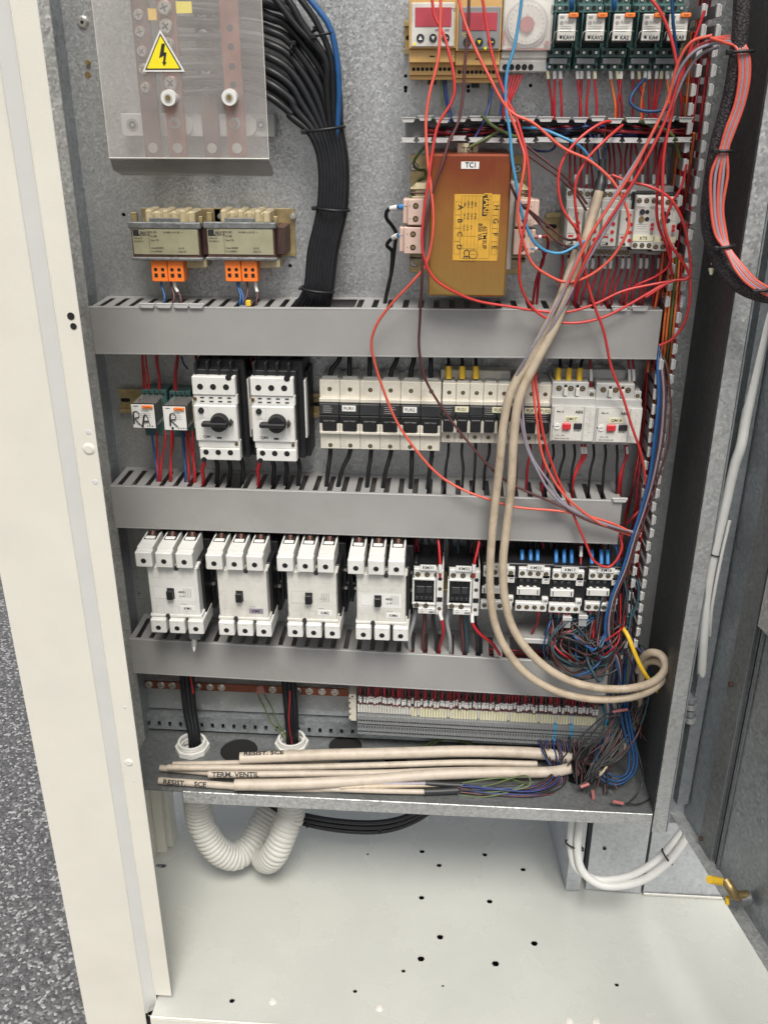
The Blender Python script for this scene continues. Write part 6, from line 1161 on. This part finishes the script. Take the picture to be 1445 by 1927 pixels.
for k in range(2):
    for j in range(3):
        x = (404, 512)[k] + j * 26; wire([(x, 655, 30), (x, 680, 40), (x - 2, 700, 48)], 3.2, BLKC, 'black feed wire above a rotary motor switch', name='feed_wire', group='black feed wires above the rotary switches', n=10)
        x = (402, 508)[k] + j * 24; wire([(x + 4, 862, 50), (x + 8, 880, 52), (x + 6, 905, 54), (x + 2, 945, 40)], 3.0, BLKC, 'black feed wire below a rotary motor switch', name='feed_wire', group='black feed wires below the rotary switches', n=10)
    x = (382, 486)[k]
    wire([(x, 862, 60), (x + 3, 872, 60), (x - 1, 884, 60), (x + 1, 905, 56), (x - 6, 940, 44)], 2.6, RED, 'short bright red wire pair below the %s rotary switch' % ('left' if k == 0 else 'right'), name='feed_wire')
    wire([(x - 14 + k * 0, 655, 26), (x - 12, 684, 30), (x - 10, 705, 34)], 2.2, REDD, 'dark red wires above the %s rotary switch' % ('left' if k == 0 else 'right'), name='feed_wire')
for (xa, xb, mt) in [(268, 275, RED), (273, 281, RED), (268, 271, REDD), (292, 300, RED), (295, 302, REDD), (335, 330, RED), (338, 333, REDD)]:
    wire([(xa, 655, 24), ((xa + xb) / 2 - 1, 685, 28), (xb - 1, 710, 32), (xb, 738, 34)], 1.4, mt, 'red wire feeding the green relay sockets from above', group='red wires above the handwritten relays')
wire([(342, 670, 20), (346, 684, 22), (354, 694, 20)], 1.3, NAVY, 'short navy wire end above the R relay')
for (xa, xb, mt, r) in [(286, 296, BLUE, 1.6), (294, 298, RED, 1.7), (310, 303, RED, 1.6), (321, 322, RED, 1.7), (325, 320, REDD, 1.5), (342, 350, BLUE, 1.6), (345, 349, NAVY, 1.4), (351, 356, RED, 1.7), (355, 368, RED, 1.7), (362, 366, RED, 1.5)]:
    wire([(xa, 800, 34), (xa + 2, 830, 42), (xa * .3 + xb * .7, 865, 48), (xb, 896, 54), (xb - 2, 925, 44)], r, mt, ('blue' if mt is BLUE else 'navy' if mt is NAVY else 'red') + ' wire hanging below the handwritten relays', group='wires below the handwritten relays')
# --- third row: wires above and below the contactors
for j in range(4):
    for k in range(3):
        x = 292 + j * 130.5 + k * 36; wire([(x + 3, 1000, 34), (x + 1, 1012, 44), (x, 1022 + j * 3, 60)], 2.8, BRWN if k == 1 else CHAR, 'dark wire entering the top of a large contactor', name='feed_wire', group='dark wires above the large contactors')
for (x0, x1, mt, r) in [(500, 503, GREYW, 1.4), (514, 506, NAVY, 1.4), (522, 524, RED, 1.8), (528, 529, RED, 1.8), (531, 533, REDD, 1.8), (644, 640, REDD, 1.4), (768, 776, RED, 1.8), (775, 772, RED, 1.8), (782, 778, REDD, 1.8), (830, 826, BLKC, 2), (845, 850, BLKC, 2.4), (860, 862, TEAL, 1.8), (880, 876, BLKC, 2.4), (890, 892, BRWN, 1.8), (980, 985, BLKC, 1.6), (1000, 1001, BLKC, 1.6), (1015, 1012, BLKC, 1.6), (1048, 1045, REDD, 1.6), (1062, 1060, BLKC, 1.6), (1075, 1076, BLKC, 1.6)]:
    wire([(x0, 985, 22), (x0 + 1, 1015, 26), (x1, 1040, 28), (x1 - 1, 1065, 30)], r, mt, 'wire dropping from the middle duct between the contactors', group='wires dropping from the middle duct to the contactors')
for (x, xt, lab) in ((828, 822, 'bright red wire into the side block of contactor KM31'), (892, 905, 'bright red wire into the side block of contactor KM32')):
    wire([(xt, 995, 60), ((x + xt) / 2 + 1, 1030, 76), (x, 1062, 86), (x, 1086, 84)], 2.0, RED, lab, marks=[(.72, .9, PAPER, .7, 'marker_sleeve')])
wire([(826, 1150, 84), (832, 1170, 86), (834, 1190, 84), (828, 1215, 70), (822, 1240, 56)], 2.2, RED, 'bright red wire curling below contactor KM31', marks=[(.0, .22, PAPER, .6, 'marker_sleeve')])
wire([(888, 1154, 84), (890, 1175, 88), (905, 1195, 90), (925, 1210, 88), (940, 1232, 80)], 2.2, RED, 'bright red wire running right from below contactor KM32', marks=[(.0, .22, PAPER, .6, 'marker_sleeve')])
gyw = mat('pale_grey_wire', (.3, .31, .31), .4)
for (x0, x1, mt, lab) in [(782, 770, gyw, 'pale grey wire below contactor KM31'), (799, 796, BRWN, 'brown wire below contactor KM31'), (815, 820, DKGW, 'dark grey wire below contactor KM31'), (845, 846, gyw, 'pale grey wire below contactor KM32'), (868, 871, BRWN, 'brown wire below contactor KM32'), (877, 878, TEAL, 'teal wire below contactor KM32'), (889, 898, DKGW, 'dark grey wire below contactor KM32'), (893, 903, BLKC, 'black wire below contactor KM32, nearest the beige cables')]:
    wire([(x0, 1146, 62), (x0 - (4 if mt is gyw else 0), 1170, 64), (x1, 1200, 64), (x1 + 1, 1228, 60), (x1 + 1, 1245, 48)], 2.9, mt, lab, 'cable', name='feed_wire', n=10)
for d_, xs in (((0, 1058), (982, 998, 1011)), ((0, 1060), (1046, 1061, 1075)), ((0, 1056), (1113, 1131, 1143))):
    for x in xs:
        q = P(x, d_[1] - 3, 70); wire([(x, 1036, 52), (x, 1048, 60), (x, d_[1] + 6, 66)], 2.9, BLUEF, 'blue ferrule standing on top of the small contactors', 'ferrule', 'blue ferrules above the small contactors', 'ferrule', 3, 10)
wire([(1096, 1000, 40), (1093, 1035, 56), (1092, 1066, 70)], 1.8, REDD, 'dark red wire with white sleeve behind contactor KM17', marks=[(.45, .75, PAPER, .6, 'marker_sleeve')])
for (x, y1, xe) in ((1013, 1150, 1000), (1036, 1152, 1024), (1051, 1153, 1034), (1066, 1154, 1050), (1110, 1150, 1100), (1122, 1150, 1115)):
    wire([(x, y1 - 4, 78), (x, y1 + 8, 80), (x - 3, y1 + 24, 70), (xe, y1 + 44, 58), (xe - 4, y1 + 66, 50)], 1.9, REDD if x < 1030 else TEAL, 'short %s wire below the right-hand contactors' % ('dark red' if x < 1030 else 'dark teal'), group='short wires below the right-hand contactors', marks=[(.0, .18, REDD, .9, 'ferrule')])
for i in range(30):
    x = 772 + i * 13 + random.uniform(-4, 4); mt = random.choice([BLKC, BLKC, DKGW, BRWN, REDD])
    wire([(x, 985, 16), (x + random.uniform(-4, 4), 1010, 22), (x + random.uniform(-6, 6), 1035, 26), (x + random.uniform(-6, 6), 1075, 20)], random.uniform(1.6, 2.4), mt, ('black' if mt is BLKC else 'dark grey' if mt is DKGW else 'brown' if mt is BRWN else 'dark red') + ' wire behind the small contactors', group='dark wires behind the small contactors')
for xs in ((982, 998, 1011), (1046, 1061, 1075), (1113, 1131, 1143)):
    for x in xs: wire([(x + random.uniform(-3, 3), 990, 30), (x + random.uniform(-3, 3), 1015, 40), (x, 1040, 54)], 1.7, BLKC, 'black wire leading to a blue ferrule above the small contactors', group='black wires leading to the blue ferrules')
# lone slat ends in the open part of the lowest duct
m = MB()
for (x, y, w_) in [(996, 1204, 40), (1032, 1206, 36)]:
    a = P(x - w_ / 2, y, 70); b = P(x + w_ / 2, y, 70); mm = MB(); mm.box(a.x, b.x, a.y - .003, a.y, a.z - .004, a.z + .004, DUCTL, .0008); mm.box(a.x, b.x, a.y, a.y + .04, a.z + .002, a.z + .0035, DUCT); mm.thing('duct_clip', 'grey duct slat end bridging the gap, %s one' % ('left' if x < 1010 else 'right'), 'duct clip', base=a)
for (x, y) in [(1067, 1163), (1097, 1160)]:
    a = P(x - 9, y, 88); b = P(x + 9, y - 4, 88); mm = MB(); mm.box(a.x, b.x, a.y - .002, a.y, a.z - .0035, a.z + .003, DUCTL, .0006); mm.box(a.x + .001, b.x - .001, a.y, a.y + .02, a.z - .016, a.z + .001, DUCT); mm.thing('duct_clip', 'grey wire-holder tab hanging under contactor %s' % ('KM17' if x < 1080 else 'KM18'), 'duct clip', base=a)
# --- the tangle at the lower right
TG = [(TEAL, 1.8, 'teal', 9), (DKGW, 1.8, 'dark grey', 12), (BRWN, 1.6, 'brown', 9), (BLUE, 1.5, 'blue', 4), (RED, 1.5, 'red', 3)]
for mt, r, nm, cnt in TG:
    for i in range(cnt):
        x0 = random.uniform(1030, 1150); xl = random.uniform(1022, 1110); yb = random.uniform(1205, 1282); xr = random.uniform(1125, 1190)
        pp = [(x0, random.uniform(1150, 1175), 60), ((x0 + xl) / 2, random.uniform(1165, 1190), random.uniform(66, 88)), (xl, (1180 + yb) / 2, random.uniform(70, 100)), (xl + 10 + (xr - xl) * .1, yb - 12, random.uniform(78, 104)), ((xl + xr) / 2, yb, random.uniform(80, 106)), (xr - 12, yb - 28, random.uniform(74, 98)), (xr, random.uniform(1120, 1190), random.uniform(60, 86)), (1168 + random.uniform(-8, 14), random.uniform(1040, 1110), random.uniform(50, 70))]
        wire(pp, r * random.uniform(.8, 1.1), mt, nm + ' wire looping in the tangle between the small contactors and the beige cables', group='tangle of loops at the lower right', name='tangled_wire', step=5, n=6)
for i in range(16):
    mt, nm = random.choice([(DKGW, 'dark grey'), (TEAL, 'teal'), (BRWN, 'brown'), (NAVY, 'navy')])
    x = random.uniform(1150, 1215)
    wire([(random.uniform(1140, 1190), random.uniform(1150, 1200), random.uniform(50, 90)), (x, random.uniform(1215, 1250), random.uniform(50, 80)), (x + random.uniform(-16, 22), random.uniform(1262, 1295), random.uniform(40, 66)), (x + random.uniform(-14, 14), random.uniform(1310, 1345), random.uniform(40, 60)), (1165 + random.uniform(-15, 40), random.uniform(1365, 1400), random.uniform(46, 76))], random.uniform(1.1, 1.8), mt, nm + ' wire falling behind the end of the beige loop', group='wires falling behind the end of the beige loop', name='tangled_wire', step=5, n=6)
wire([(1172, 1080, 58), (1174, 1110, 60), (1170, 1140, 62), (1160, 1165, 64), (1180, 1195, 92), (1196, 1235, 100), (1214, 1270, 98), (1240, 1305, 80), (1252, 1330, 66)], 3.1, YEL, 'thick yellow earth cable slanting down behind the beige loop', 'cable', name='earth_cable', step=6, n=12)
wire([(1190, 1085, 62), (1200, 1100, 66), (1200, 1130, 70), (1185, 1165, 76), (1165, 1200, 84), (1150, 1230, 88)], 2.3, TEAL, 'thick teal wire arching round the right side of the tangle', name='tangled_wire')
wire([(1195, 1088, 60), (1172, 1086, 62), (1158, 1110, 66), (1160, 1150, 72), (1166, 1190, 78), (1175, 1240, 70)], 2.0, TEAL, 'teal wire turning over at the top of the tangle', name='tangled_wire')
for k, (mt, nm, o_, r) in enumerate([(BLUE, 'blue', -2, 2.0), (DEEPB, 'second blue', 2, 1.8), (GREYW, 'grey', 10, 1.7), (BRWN, 'brown', 15, 1.4), (BRWN, 'outer brown', 26, 1.4), (BRWN, 'reddish brown', 7, 1.5)]):
    wire([(1240, 650 + k * 2, 60), (1238 + o_ * .6, 690, 74), (1240 + o_ * .8, 750, 82), (1232 + o_, 830, 84), (1222 + o_ * .6, 900, 84), (1206 + o_ * .5, 960, 86), (1190 + o_ * .4, 1010, 90), (1172 + o_ * .4, 1070, 94), (1152 + o_ * .3, 1120, 96), (1140 + o_ * .5, 1165, 94), (1142 + o_ * .5, 1205, 92), (1160 + o_ * .3, 1245, 88), (1168, 1290, 70)], r, mt, nm + ' wire running down in front of the right duct into the tangle', group='long wires in front of the right duct', name='long_wire', step=6)
wire([(1150, 1010, 66), (1162, 1040, 70), (1160, 1080, 72), (1155, 1120, 74)], 1.8, BLUE, 'short blue wire leaving the middle duct\'s right end')
wire([(1180, 985, 60), (1196, 968, 76), (1206, 955, 66), (1210, 930, 50)], 1.8, CORAL, 'short coral wire curving out of the right duct beside the middle duct')
# red wires packed in the tall right duct
for i in range(26):
    x5 = random.uniform(1240, 1282); mt = random.choice([REDD, REDD, RED, ORNG, REDD]); y0, y1 = random.choice([(-20, 560), (60, 700), (250, 900), (600, 1120)])
    pts = []; 
    for k in range(8):
        y = y0 + (y1 - y0) * k / 7; pts.append((x5 + (500 - y) * .132 + random.uniform(-4, 4) + (0 if y < 900 else -4), y, random.uniform(10, 62)))
    wire(pts, random.uniform(1.2, 1.7), mt, ('orange' if mt is ORNG else 'bright red' if mt is RED else 'dark red') + ' wire packed inside the tall right duct', group='wires packed in the tall right duct', name='packed_wire', step=3, n=6)
for i in range(5):
    x = 1252 + i * 6; wire([(x + 8, 480, 66), (x + 2, 560, 70), (x - 4, 620, 70), (x - 8, 660, 62), (x - 16, 720, 46)], 1.5, (ORNG, ORNG, GREEN, ORNG, RED)[i], ('orange', 'orange', 'yellow-green', 'orange', 'red')[i] + ' wire beside the right end of the topmost duct', group='wires beside the right end of the topmost duct')
# wires inside the open horizontal duct, extra black ones added to shade its interior
for i in range(20):
    mt, nm = random.choice([(REDD, 'dark red'), (BLKC, 'black'), (NAVY, 'navy'), (BRWN, 'brown'), (REDD, 'dark red'), (BLKC, 'black')]); xs = random.choice([860, 940, 1000]); 
    xs = random.choice([xs, xs, 800])
    wire([(xs + (1300 - xs) * k / 6, 246 + random.uniform(-9, 10), random.uniform(14, 66)) for k in range(7)], random.uniform(1.3, 2.0), mt, nm + ' wire lying in the open horizontal duct', group='wires lying in the open horizontal duct', name='packed_wire', step=3, n=6)
wire([(1140, 228, 60), (1190, 226, 70), (1235, 238, 72), (1265, 255, 70), (1280, 300, 66)], 1.9, GREEN, 'yellow-green wire bending from the open duct into the tall right duct')
# wires below the relay row
for i in range(24):
    x = 1032 + i * 10.6 + random.uniform(-2, 2); mt = ORNG if i in (9, 11, 17, 21) else RED if i % 3 else REDD; xe = x + random.uniform(-12, 12)
    if i in (3, 4, 9, 10, 14): continue
    mk = [(.22, .42, PAPERY if i % 4 == 0 else PAPER, .7, 'marker_sleeve')]; mk.append((.0, .2, (BLUEF, PINKF)[i % 2], 1.0, 'ferrule'))
    wire([(x, 118, 40), (x + random.uniform(-1, 1), 135, 42), (x * .7 + xe * .3, 160, 44), (xe, 195, 46), (xe, 225, 44)], 1.5, mt, ('orange' if mt is ORNG else 'red') + ' wire with marker sleeve below the relay sockets', group='red wires below the relay sockets', marks=mk)
for x in (1075, 1155): wire([(x, -12, 70), (x, 5, 66), (x, 16, 56)], 3, BLUEF, 'blue ferrule at the top picture edge above relay KA%s' % ('V1' if x < 1100 else '2'), 'ferrule', None, 'ferrule', 3, 10)
for i in range(5): wire([(958 + i * 6, 140, 40), (952 + i * 5, 165, 44), (948 + i * 3, 190, 48), (946, 225, 44)], 1.2, RED, 'thin red wire bundled under the dial timer', group='thin red wires under the dial timer')
for (x, mt, xe, nm) in ((831, GREEN, 840, 'green'), (836, NAVY, 842, 'navy'), (839, NAVY, 850, 'dark blue'), (921, GREEN, 918, 'pale green'), (948, BLUE, 936, 'blue')):
    wire([(x, 140, 34), (x, 165, 36), (x * .6 + xe * .4, 195, 38), (xe + 4, 230, 40)], 1.5, mt, nm + ' wire hanging under the thermostats and timer' if x != 921 else 'pale green wire hanging under the dark thermostat')
# wires between open duct and modules, and below the modules
for i in range(18):
    x = 1072 + i * 10.5; mt = REDD if i % 3 else RED
    if i in (5, 6): continue
    wire([(x + random.uniform(-6, 6), 268, 30), (x + random.uniform(-3, 3), 300, 34), (x, 335, 38), (x, 362, 40)], 1.4, mt, 'dark red wire above the grey modules and timers', group='red wires above the grey modules', marks=[(.66, .86, PAPER, .6, 'marker_sleeve')] if i % 2 else ())
for i in range(19):
    x = 1058 + i * 11.3; xe = x - random.uniform(4, 26); mt = REDD if i % 4 else RED
    wire([(x, 478, 38), (x, 500, 42), (x * .5 + xe * .5, 530, 46), (xe, 560, 48), (xe - 4, 590, 40)], 1.6, mt, 'dark red wire below the grey modules and timers', group='red wires below the grey modules', marks=[(.12, .3, PAPER, .6, 'marker_sleeve')] if i % 3 else ())
# --- short marked wires over the bottom strip: one built, the rest copied
def mk_short(mt, lab, bend):
    pts = smooth([(bend, -.030, .034), (bend * .6, -.036, .020), (bend * .1, -.040, .008), (0, -.039, .0)], 4)
    o = MB().tube(pts, .0015, mt, 6).obj('marked_wire'); tag(o, lab, 'wire', 'marked wires of the bottom strip')
    a = MB().tube(pts[6:11], .0021, PAPER, 8).obj('marker_sleeve', o); b = MB()
    for k, z in enumerate((.0105, .0135, .0165)): b.box(-.0012, .0011, -.0415 + .0009 * k, -.0400 + .0009 * k, z, z + .0008, INK)
    b.obj('print', o); return o
protos = [mk_short(RED, 'short red wire with white marker plugged into the bottom strip', .0012), mk_short(REDD, 'short dark red wire with white marker plugged into the bottom strip', -.0012), mk_short(BRWN, 'short brown wire with white marker plugged into the bottom strip', .001)]
for i in range(87):
    t = i / 89; x = P(672, 1342, 45).x + (P(1138, 1358, 45).x - P(672, 1342, 45).x) * (i + .5) / 90; z = P(672 + 466 * t, 1324 + 24 * t, 40).z
    s_ = protos[i % 3 if i % 7 else 0]; o = s_.copy(); COL.objects.link(o); o.location = (x, random.uniform(-.004, .002), z + random.uniform(-.0005, .002)); o.rotation_euler = (0, random.uniform(-.06, .06), random.uniform(-.03, .03))
    for c in s_.children: k = c.copy(); COL.objects.link(k); k.parent = o
for p_ in protos:
    for c in list(p_.children): bpy.data.objects.remove(c)
    bpy.data.objects.remove(p_)
# --- black bundles dropping into the glands
for bi, (xt, xm, xb, yb, dd) in enumerate([(352, 358, 366, 1408, 57), (543, 548, 550, 1404, 42)]):
    for k in range(9):
        a = k * 2 * math.pi / 8; rr = 6.5 if k < 8 else 0; ox, od = rr * math.cos(a) * 1.5, rr * math.sin(a)
        wire([(xt + ox, 1262, 34 + od), (xt + ox + 1, 1290, 34 + od), (xm + ox * .95, 1340, 40 + od), (xb + ox * .8, 1385, dd + od * .8 - 2), (xb + ox * .7, yb + 16, dd + od * .7)], 3.6, BLKC, 'black cable of the bundle dropping into the %s white gland' % ('left' if bi == 0 else 'right'), 'cable', 'black cables dropping into the %s gland' % ('left' if bi == 0 else 'right'), 'black_cable', 5, 8)
    for k in range(2):
        m = MB(); 
    c = PZ(xb - 2 if bi else 363, 1410 if bi == 0 else 1404, ZT); c.x = PZ(363 if bi == 0 else 548, 1410, ZT).x
    g = empty('cable_gland', (c.x, c.y, ZT), ['white plastic cable gland round the left black bundle', 'white plastic cable gland round the right black bundle, half behind beige cable'][bi], 'cable gland', 'white cable glands')
    m = MB(); n = 8
    def ring(r0, r1, z0, z1, nn, mt, a0=0):
        vs = []
        for z in (z0, z1):
            for r in (r0, r1):
                for i in range(nn): a = a0 + 2 * math.pi * i / nn; vs.append((c.x + r * math.cos(a), c.y + r * math.sin(a), z))
        fs = []
        for i in range(nn): j = (i + 1) % nn; fs += [(i, j, nn + j, nn + i)[::-1], (2 * nn + i, 2 * nn + j, 3 * nn + j, 3 * nn + i), (nn + i, nn + j, 3 * nn + j, 3 * nn + i), (i, 2 * nn + i, 2 * nn + j, j)]
        m.add(vs, fs, mt)
    ring(.018, .0275, ZT + .0005, ZT + .009, 8, WHITE, .2); m.obj('lock_nut', g); m = MB(); ring(.0185, .0225, ZT + .008, ZT + .017, 28, WHITE); ring(.0185, .0232, ZT + .0115, ZT + .0128, 28, WHITEK); m.obj('threaded_collar', g)
m_ = wire([(356, 1262, 46), (361, 1285, 48), (364, 1305, 48)], 1.3, RED, 'red wire showing beside the left black bundle under the duct')
wire([(546, 1300, 52), (544, 1360, 58), (550, 1400, 56)], 1.2, REDD, 'thin dark red wire running down the right black bundle')
for (x, xe, nm) in ((485, 534, 'left'), (497, 540, 'right')):
    wire([(490 if nm == 'left' else 493, 1290, 22), (x, 1305, 24), (x + 12 if nm == 'left' else x + 14, 1330, 26), (x + 26, 1360, 32), (xe, 1384, 38), (xe + 12, 1392, 44)], 1.4, GREEN, 'yellow-green earth wire with pink lug under the earth bar, %s one' % nm, marks=[(.02, .22, PINKF, .9, 'lug_sleeve')], step=6)
fan(5, ((790, 1405, 20), (810, 1410, 20)), ((880, 1400, 20), (890, 1405, 20)), [((820, 1392, 24), (830, 1396, 26)), ((850, 1388, 24), (860, 1394, 26))], [GREEN], 'yellow-green wire arching behind the terminal strip', grp='yellow-green wires behind the terminal strip', jit=3)
# --- corrugated conduits under the tray
def conduit(pts3, r, lab):
    pts = smooth(pts3, 26); L_ = 0; out = [pts[0]]
    for a, b in zip(pts, pts[1:]): out.append(b)
    tot = sum((b - a).length for a, b in zip(out, out[1:])); n = int(tot / .0013); res = []; acc = 0; i = 0; cum = [0]
    for a, b in zip(out, out[1:]): cum.append(cum[-1] + (b - a).length)
    for k in range(n + 1):
        s_ = tot * k / n
        while i < len(cum) - 2 and cum[i + 1] < s_: i += 1
        res.append(out[i].lerp(out[i + 1], (s_ - cum[i]) / max(1e-9, cum[i + 1] - cum[i])))
    rr = [r * (1 + .045 * (.9, 1, .9, .2, -1.3, .2)[k % 6] * 1) for k in range(n + 1)]
    m = MB().tube(res, rr, CONDUIT, 22); return m.thing('corrugated_conduit', lab, 'conduit', 'corrugated conduits under the tray', base=pts[0])
g1, g2 = PZ(363, 1410, ZT), PZ(548, 1405, ZT)
A1 = P(388, 1530, 70); 
conduit([(g1.x, g1.y, ZT - .002), P(374, 1525, 62), P(386, 1566, 68), P(410, 1600, 68), P(442, 1612, 54), P(470, 1592, 30), P(490, 1556, 0), P(515, 1512, -30)], .0225, 'pale grey corrugated conduit bending in a U under the left gland')
conduit([(g2.x, g2.y, ZT - .002), P(549, 1520, 50), P(541, 1548, 60), P(530, 1578, 70), P(518, 1604, 74), P(506, 1617, 62), P(497, 1612, 38), P(500, 1590, 10), P(512, 1560, -20)], .0225, 'pale grey corrugated conduit hanging nearest the camera under the right gland')
# --- black cable loop hanging below the tray
for k in range(9):
    o_ = (k % 3 - 1) * 8; q_ = (k // 3 - 1) * 9
    wire([(470, 1486, -40 + q_), (520, 1518 + o_ * .7, -10 + q_), (566, 1540 + o_, 10 + q_), (640, 1554 + o_ * 1.1, 20 + q_), (716, 1556 + o_ * 1.1, 20 + q_), (775, 1540 + o_, 12 + q_), (822, 1508 + o_, 0 + q_), (850, 1470 + o_, -10 + q_)], 4.3, BLKC, 'black cable of the slack loop hanging below the tray', 'cable', 'black cables of the slack loop under the tray', 'black_cable', 6, 9)
tie(580, 1545, 14, 3, 16, 1.3, 'black cable tie on the slack loop beside the right conduit', 1.3); tie(716, 1556, 22, 3, 16, 1.7, 'black cable tie at the lowest point of the slack loop', 1.3)
for (x, y, hh, tl, nm) in ((582, 1545, 24, 1.35, 'a'), (718, 1556, 24, 1.75, 'b')):
    pass
# --- white cable pair at the lower right
wire([(1080, 1500, 60), (1076, 1545, 74), (1073, 1590, 86), (1082, 1630, 96), (1108, 1650, 104), (1140, 1656, 108), (1190, 1646, 108), (1235, 1618, 104), (1266, 1585, 98), (1284, 1562, 90), (1292, 1540, 82)], 6.0, WCAB, 'white cable, upper one of the pair bending round to the door', 'cable', 'white cables bending round to the door', 'white_cable', 6, 14)
wire([(1096, 1500, 66), (1092, 1545, 80), (1086, 1590, 94), (1092, 1632, 104), (1115, 1658, 112), (1150, 1668, 116), (1205, 1658, 116), (1250, 1628, 112), (1280, 1592, 106), (1298, 1560, 98), (1304, 1540, 92)], 6.4, WCAB, 'white cable, lower one of the pair bending round to the door', 'cable', 'white cables bending round to the door', 'white_cable', 6, 14)
tie(1079, 1589, 90, 14, 8, -.35, 'black cable tie on the white pair under the tray', 1.5, head=(.95, 0)); tie(1253, 1610, 107, 13, 8, -.95, 'black cable tie on the white pair near the door', 1.5, head=(.95, 0))
wire([(1446, 560, 136), (1430, 650, 138), (1414, 730, 140), (1402, 790, 144), (1393, 840, 150), (1380, 880, 150), (1362, 960, 151), (1346, 1030, 152), (1334, 1090, 152), (1327, 1150, 150), (1322, 1210, 147), (1319, 1260, 140), (1317, 1285, 130), (1316, 1300, 118)], 6.4, WCAB, 'white cable running up the hinge channel', 'cable', name='white_cable', step=6, n=14)
wire([(1372, 980, 158), (1358, 1040, 160), (1346, 1100, 160), (1338, 1150, 156), (1334, 1200, 140), (1332, 1225, 124)], 2.2, WCAB, 'slim white cable beside the thick one in the hinge channel', 'cable', name='white_cable')
tie(1346, 1042, 152, 8.5, 8, -.1, 'black cable tie on the white cable in the hinge channel', 1.0, hsz=.8)
# thread of old glue and dirt flecks
wire([(1335, 470, 150), (1340, 485, 152), (1337, 498, 154)], .4, PAPERY, 'loose pale thread caught on the braided sleeve', 'thread', name='thread', n=5)
m = MB(); q = P(1338, 505, 152); m.cyl(q, (0, -.3, -1), .0035, .007, PAPERY, 7, .0015); m.thing('glue_crumb', 'crumb of dried glue hanging from the braided sleeve', 'crumb')

# ---------------------------------------------------------------- tell the members of orderly rows apart by their place
ONES = 'first second third fourth fifth sixth seventh eighth ninth tenth eleventh twelfth thirteenth fourteenth fifteenth sixteenth seventeenth eighteenth nineteenth'.split()
def ordinal(n):
    if n < 20: return ONES[n - 1]
    t, o = divmod(n, 10); T = ['', '', 'twent', 'thirt', 'fort', 'fift', 'sixt', 'sevent', 'eight', 'ninet'][t]
    return T + 'ieth' if o == 0 else T + 'y-' + ONES[o - 1]
ROWS = ('terminal blocks of the bottom strip', 'red wires below the relay sockets', 'red wires above the grey modules', 'red wires below the grey modules', 'marked wires of the bottom strip', 'black feed wires above the wide fuse holders', 'black wires below the wide fuse holders', 'yellow-ferruled wires above the narrow fuses', 'thin wires below the narrow fuse holders', 'yellow-ferruled wires above the QM17 breaker', 'wires below the grey breakers', 'black feed wires above the rotary switches', 'black feed wires below the rotary switches', 'red wires above the handwritten relays', 'wires below the handwritten relays', 'dark wires above the large contactors', 'wires dropping from the middle duct to the contactors', 'blue ferrules above the small contactors', 'short wires below the right-hand contactors', 'thin red wires under the dial timer', 'black wires leading to the blue ferrules', 'dark wires behind the small contactors')
bpy.context.view_layer.update()
by = {}
for o in bpy.data.objects:
    if o.parent is None and o.get('group') in ROWS: by.setdefault((o['group'], o['label']), []).append(o)
for (g, l), os_ in by.items():
    if len(os_) > 1:
        for i, o in enumerate(sorted(os_, key=lambda o: o.location.x)): o['label'] = l + ', ' + ordinal(i + 1) + ' from the left'
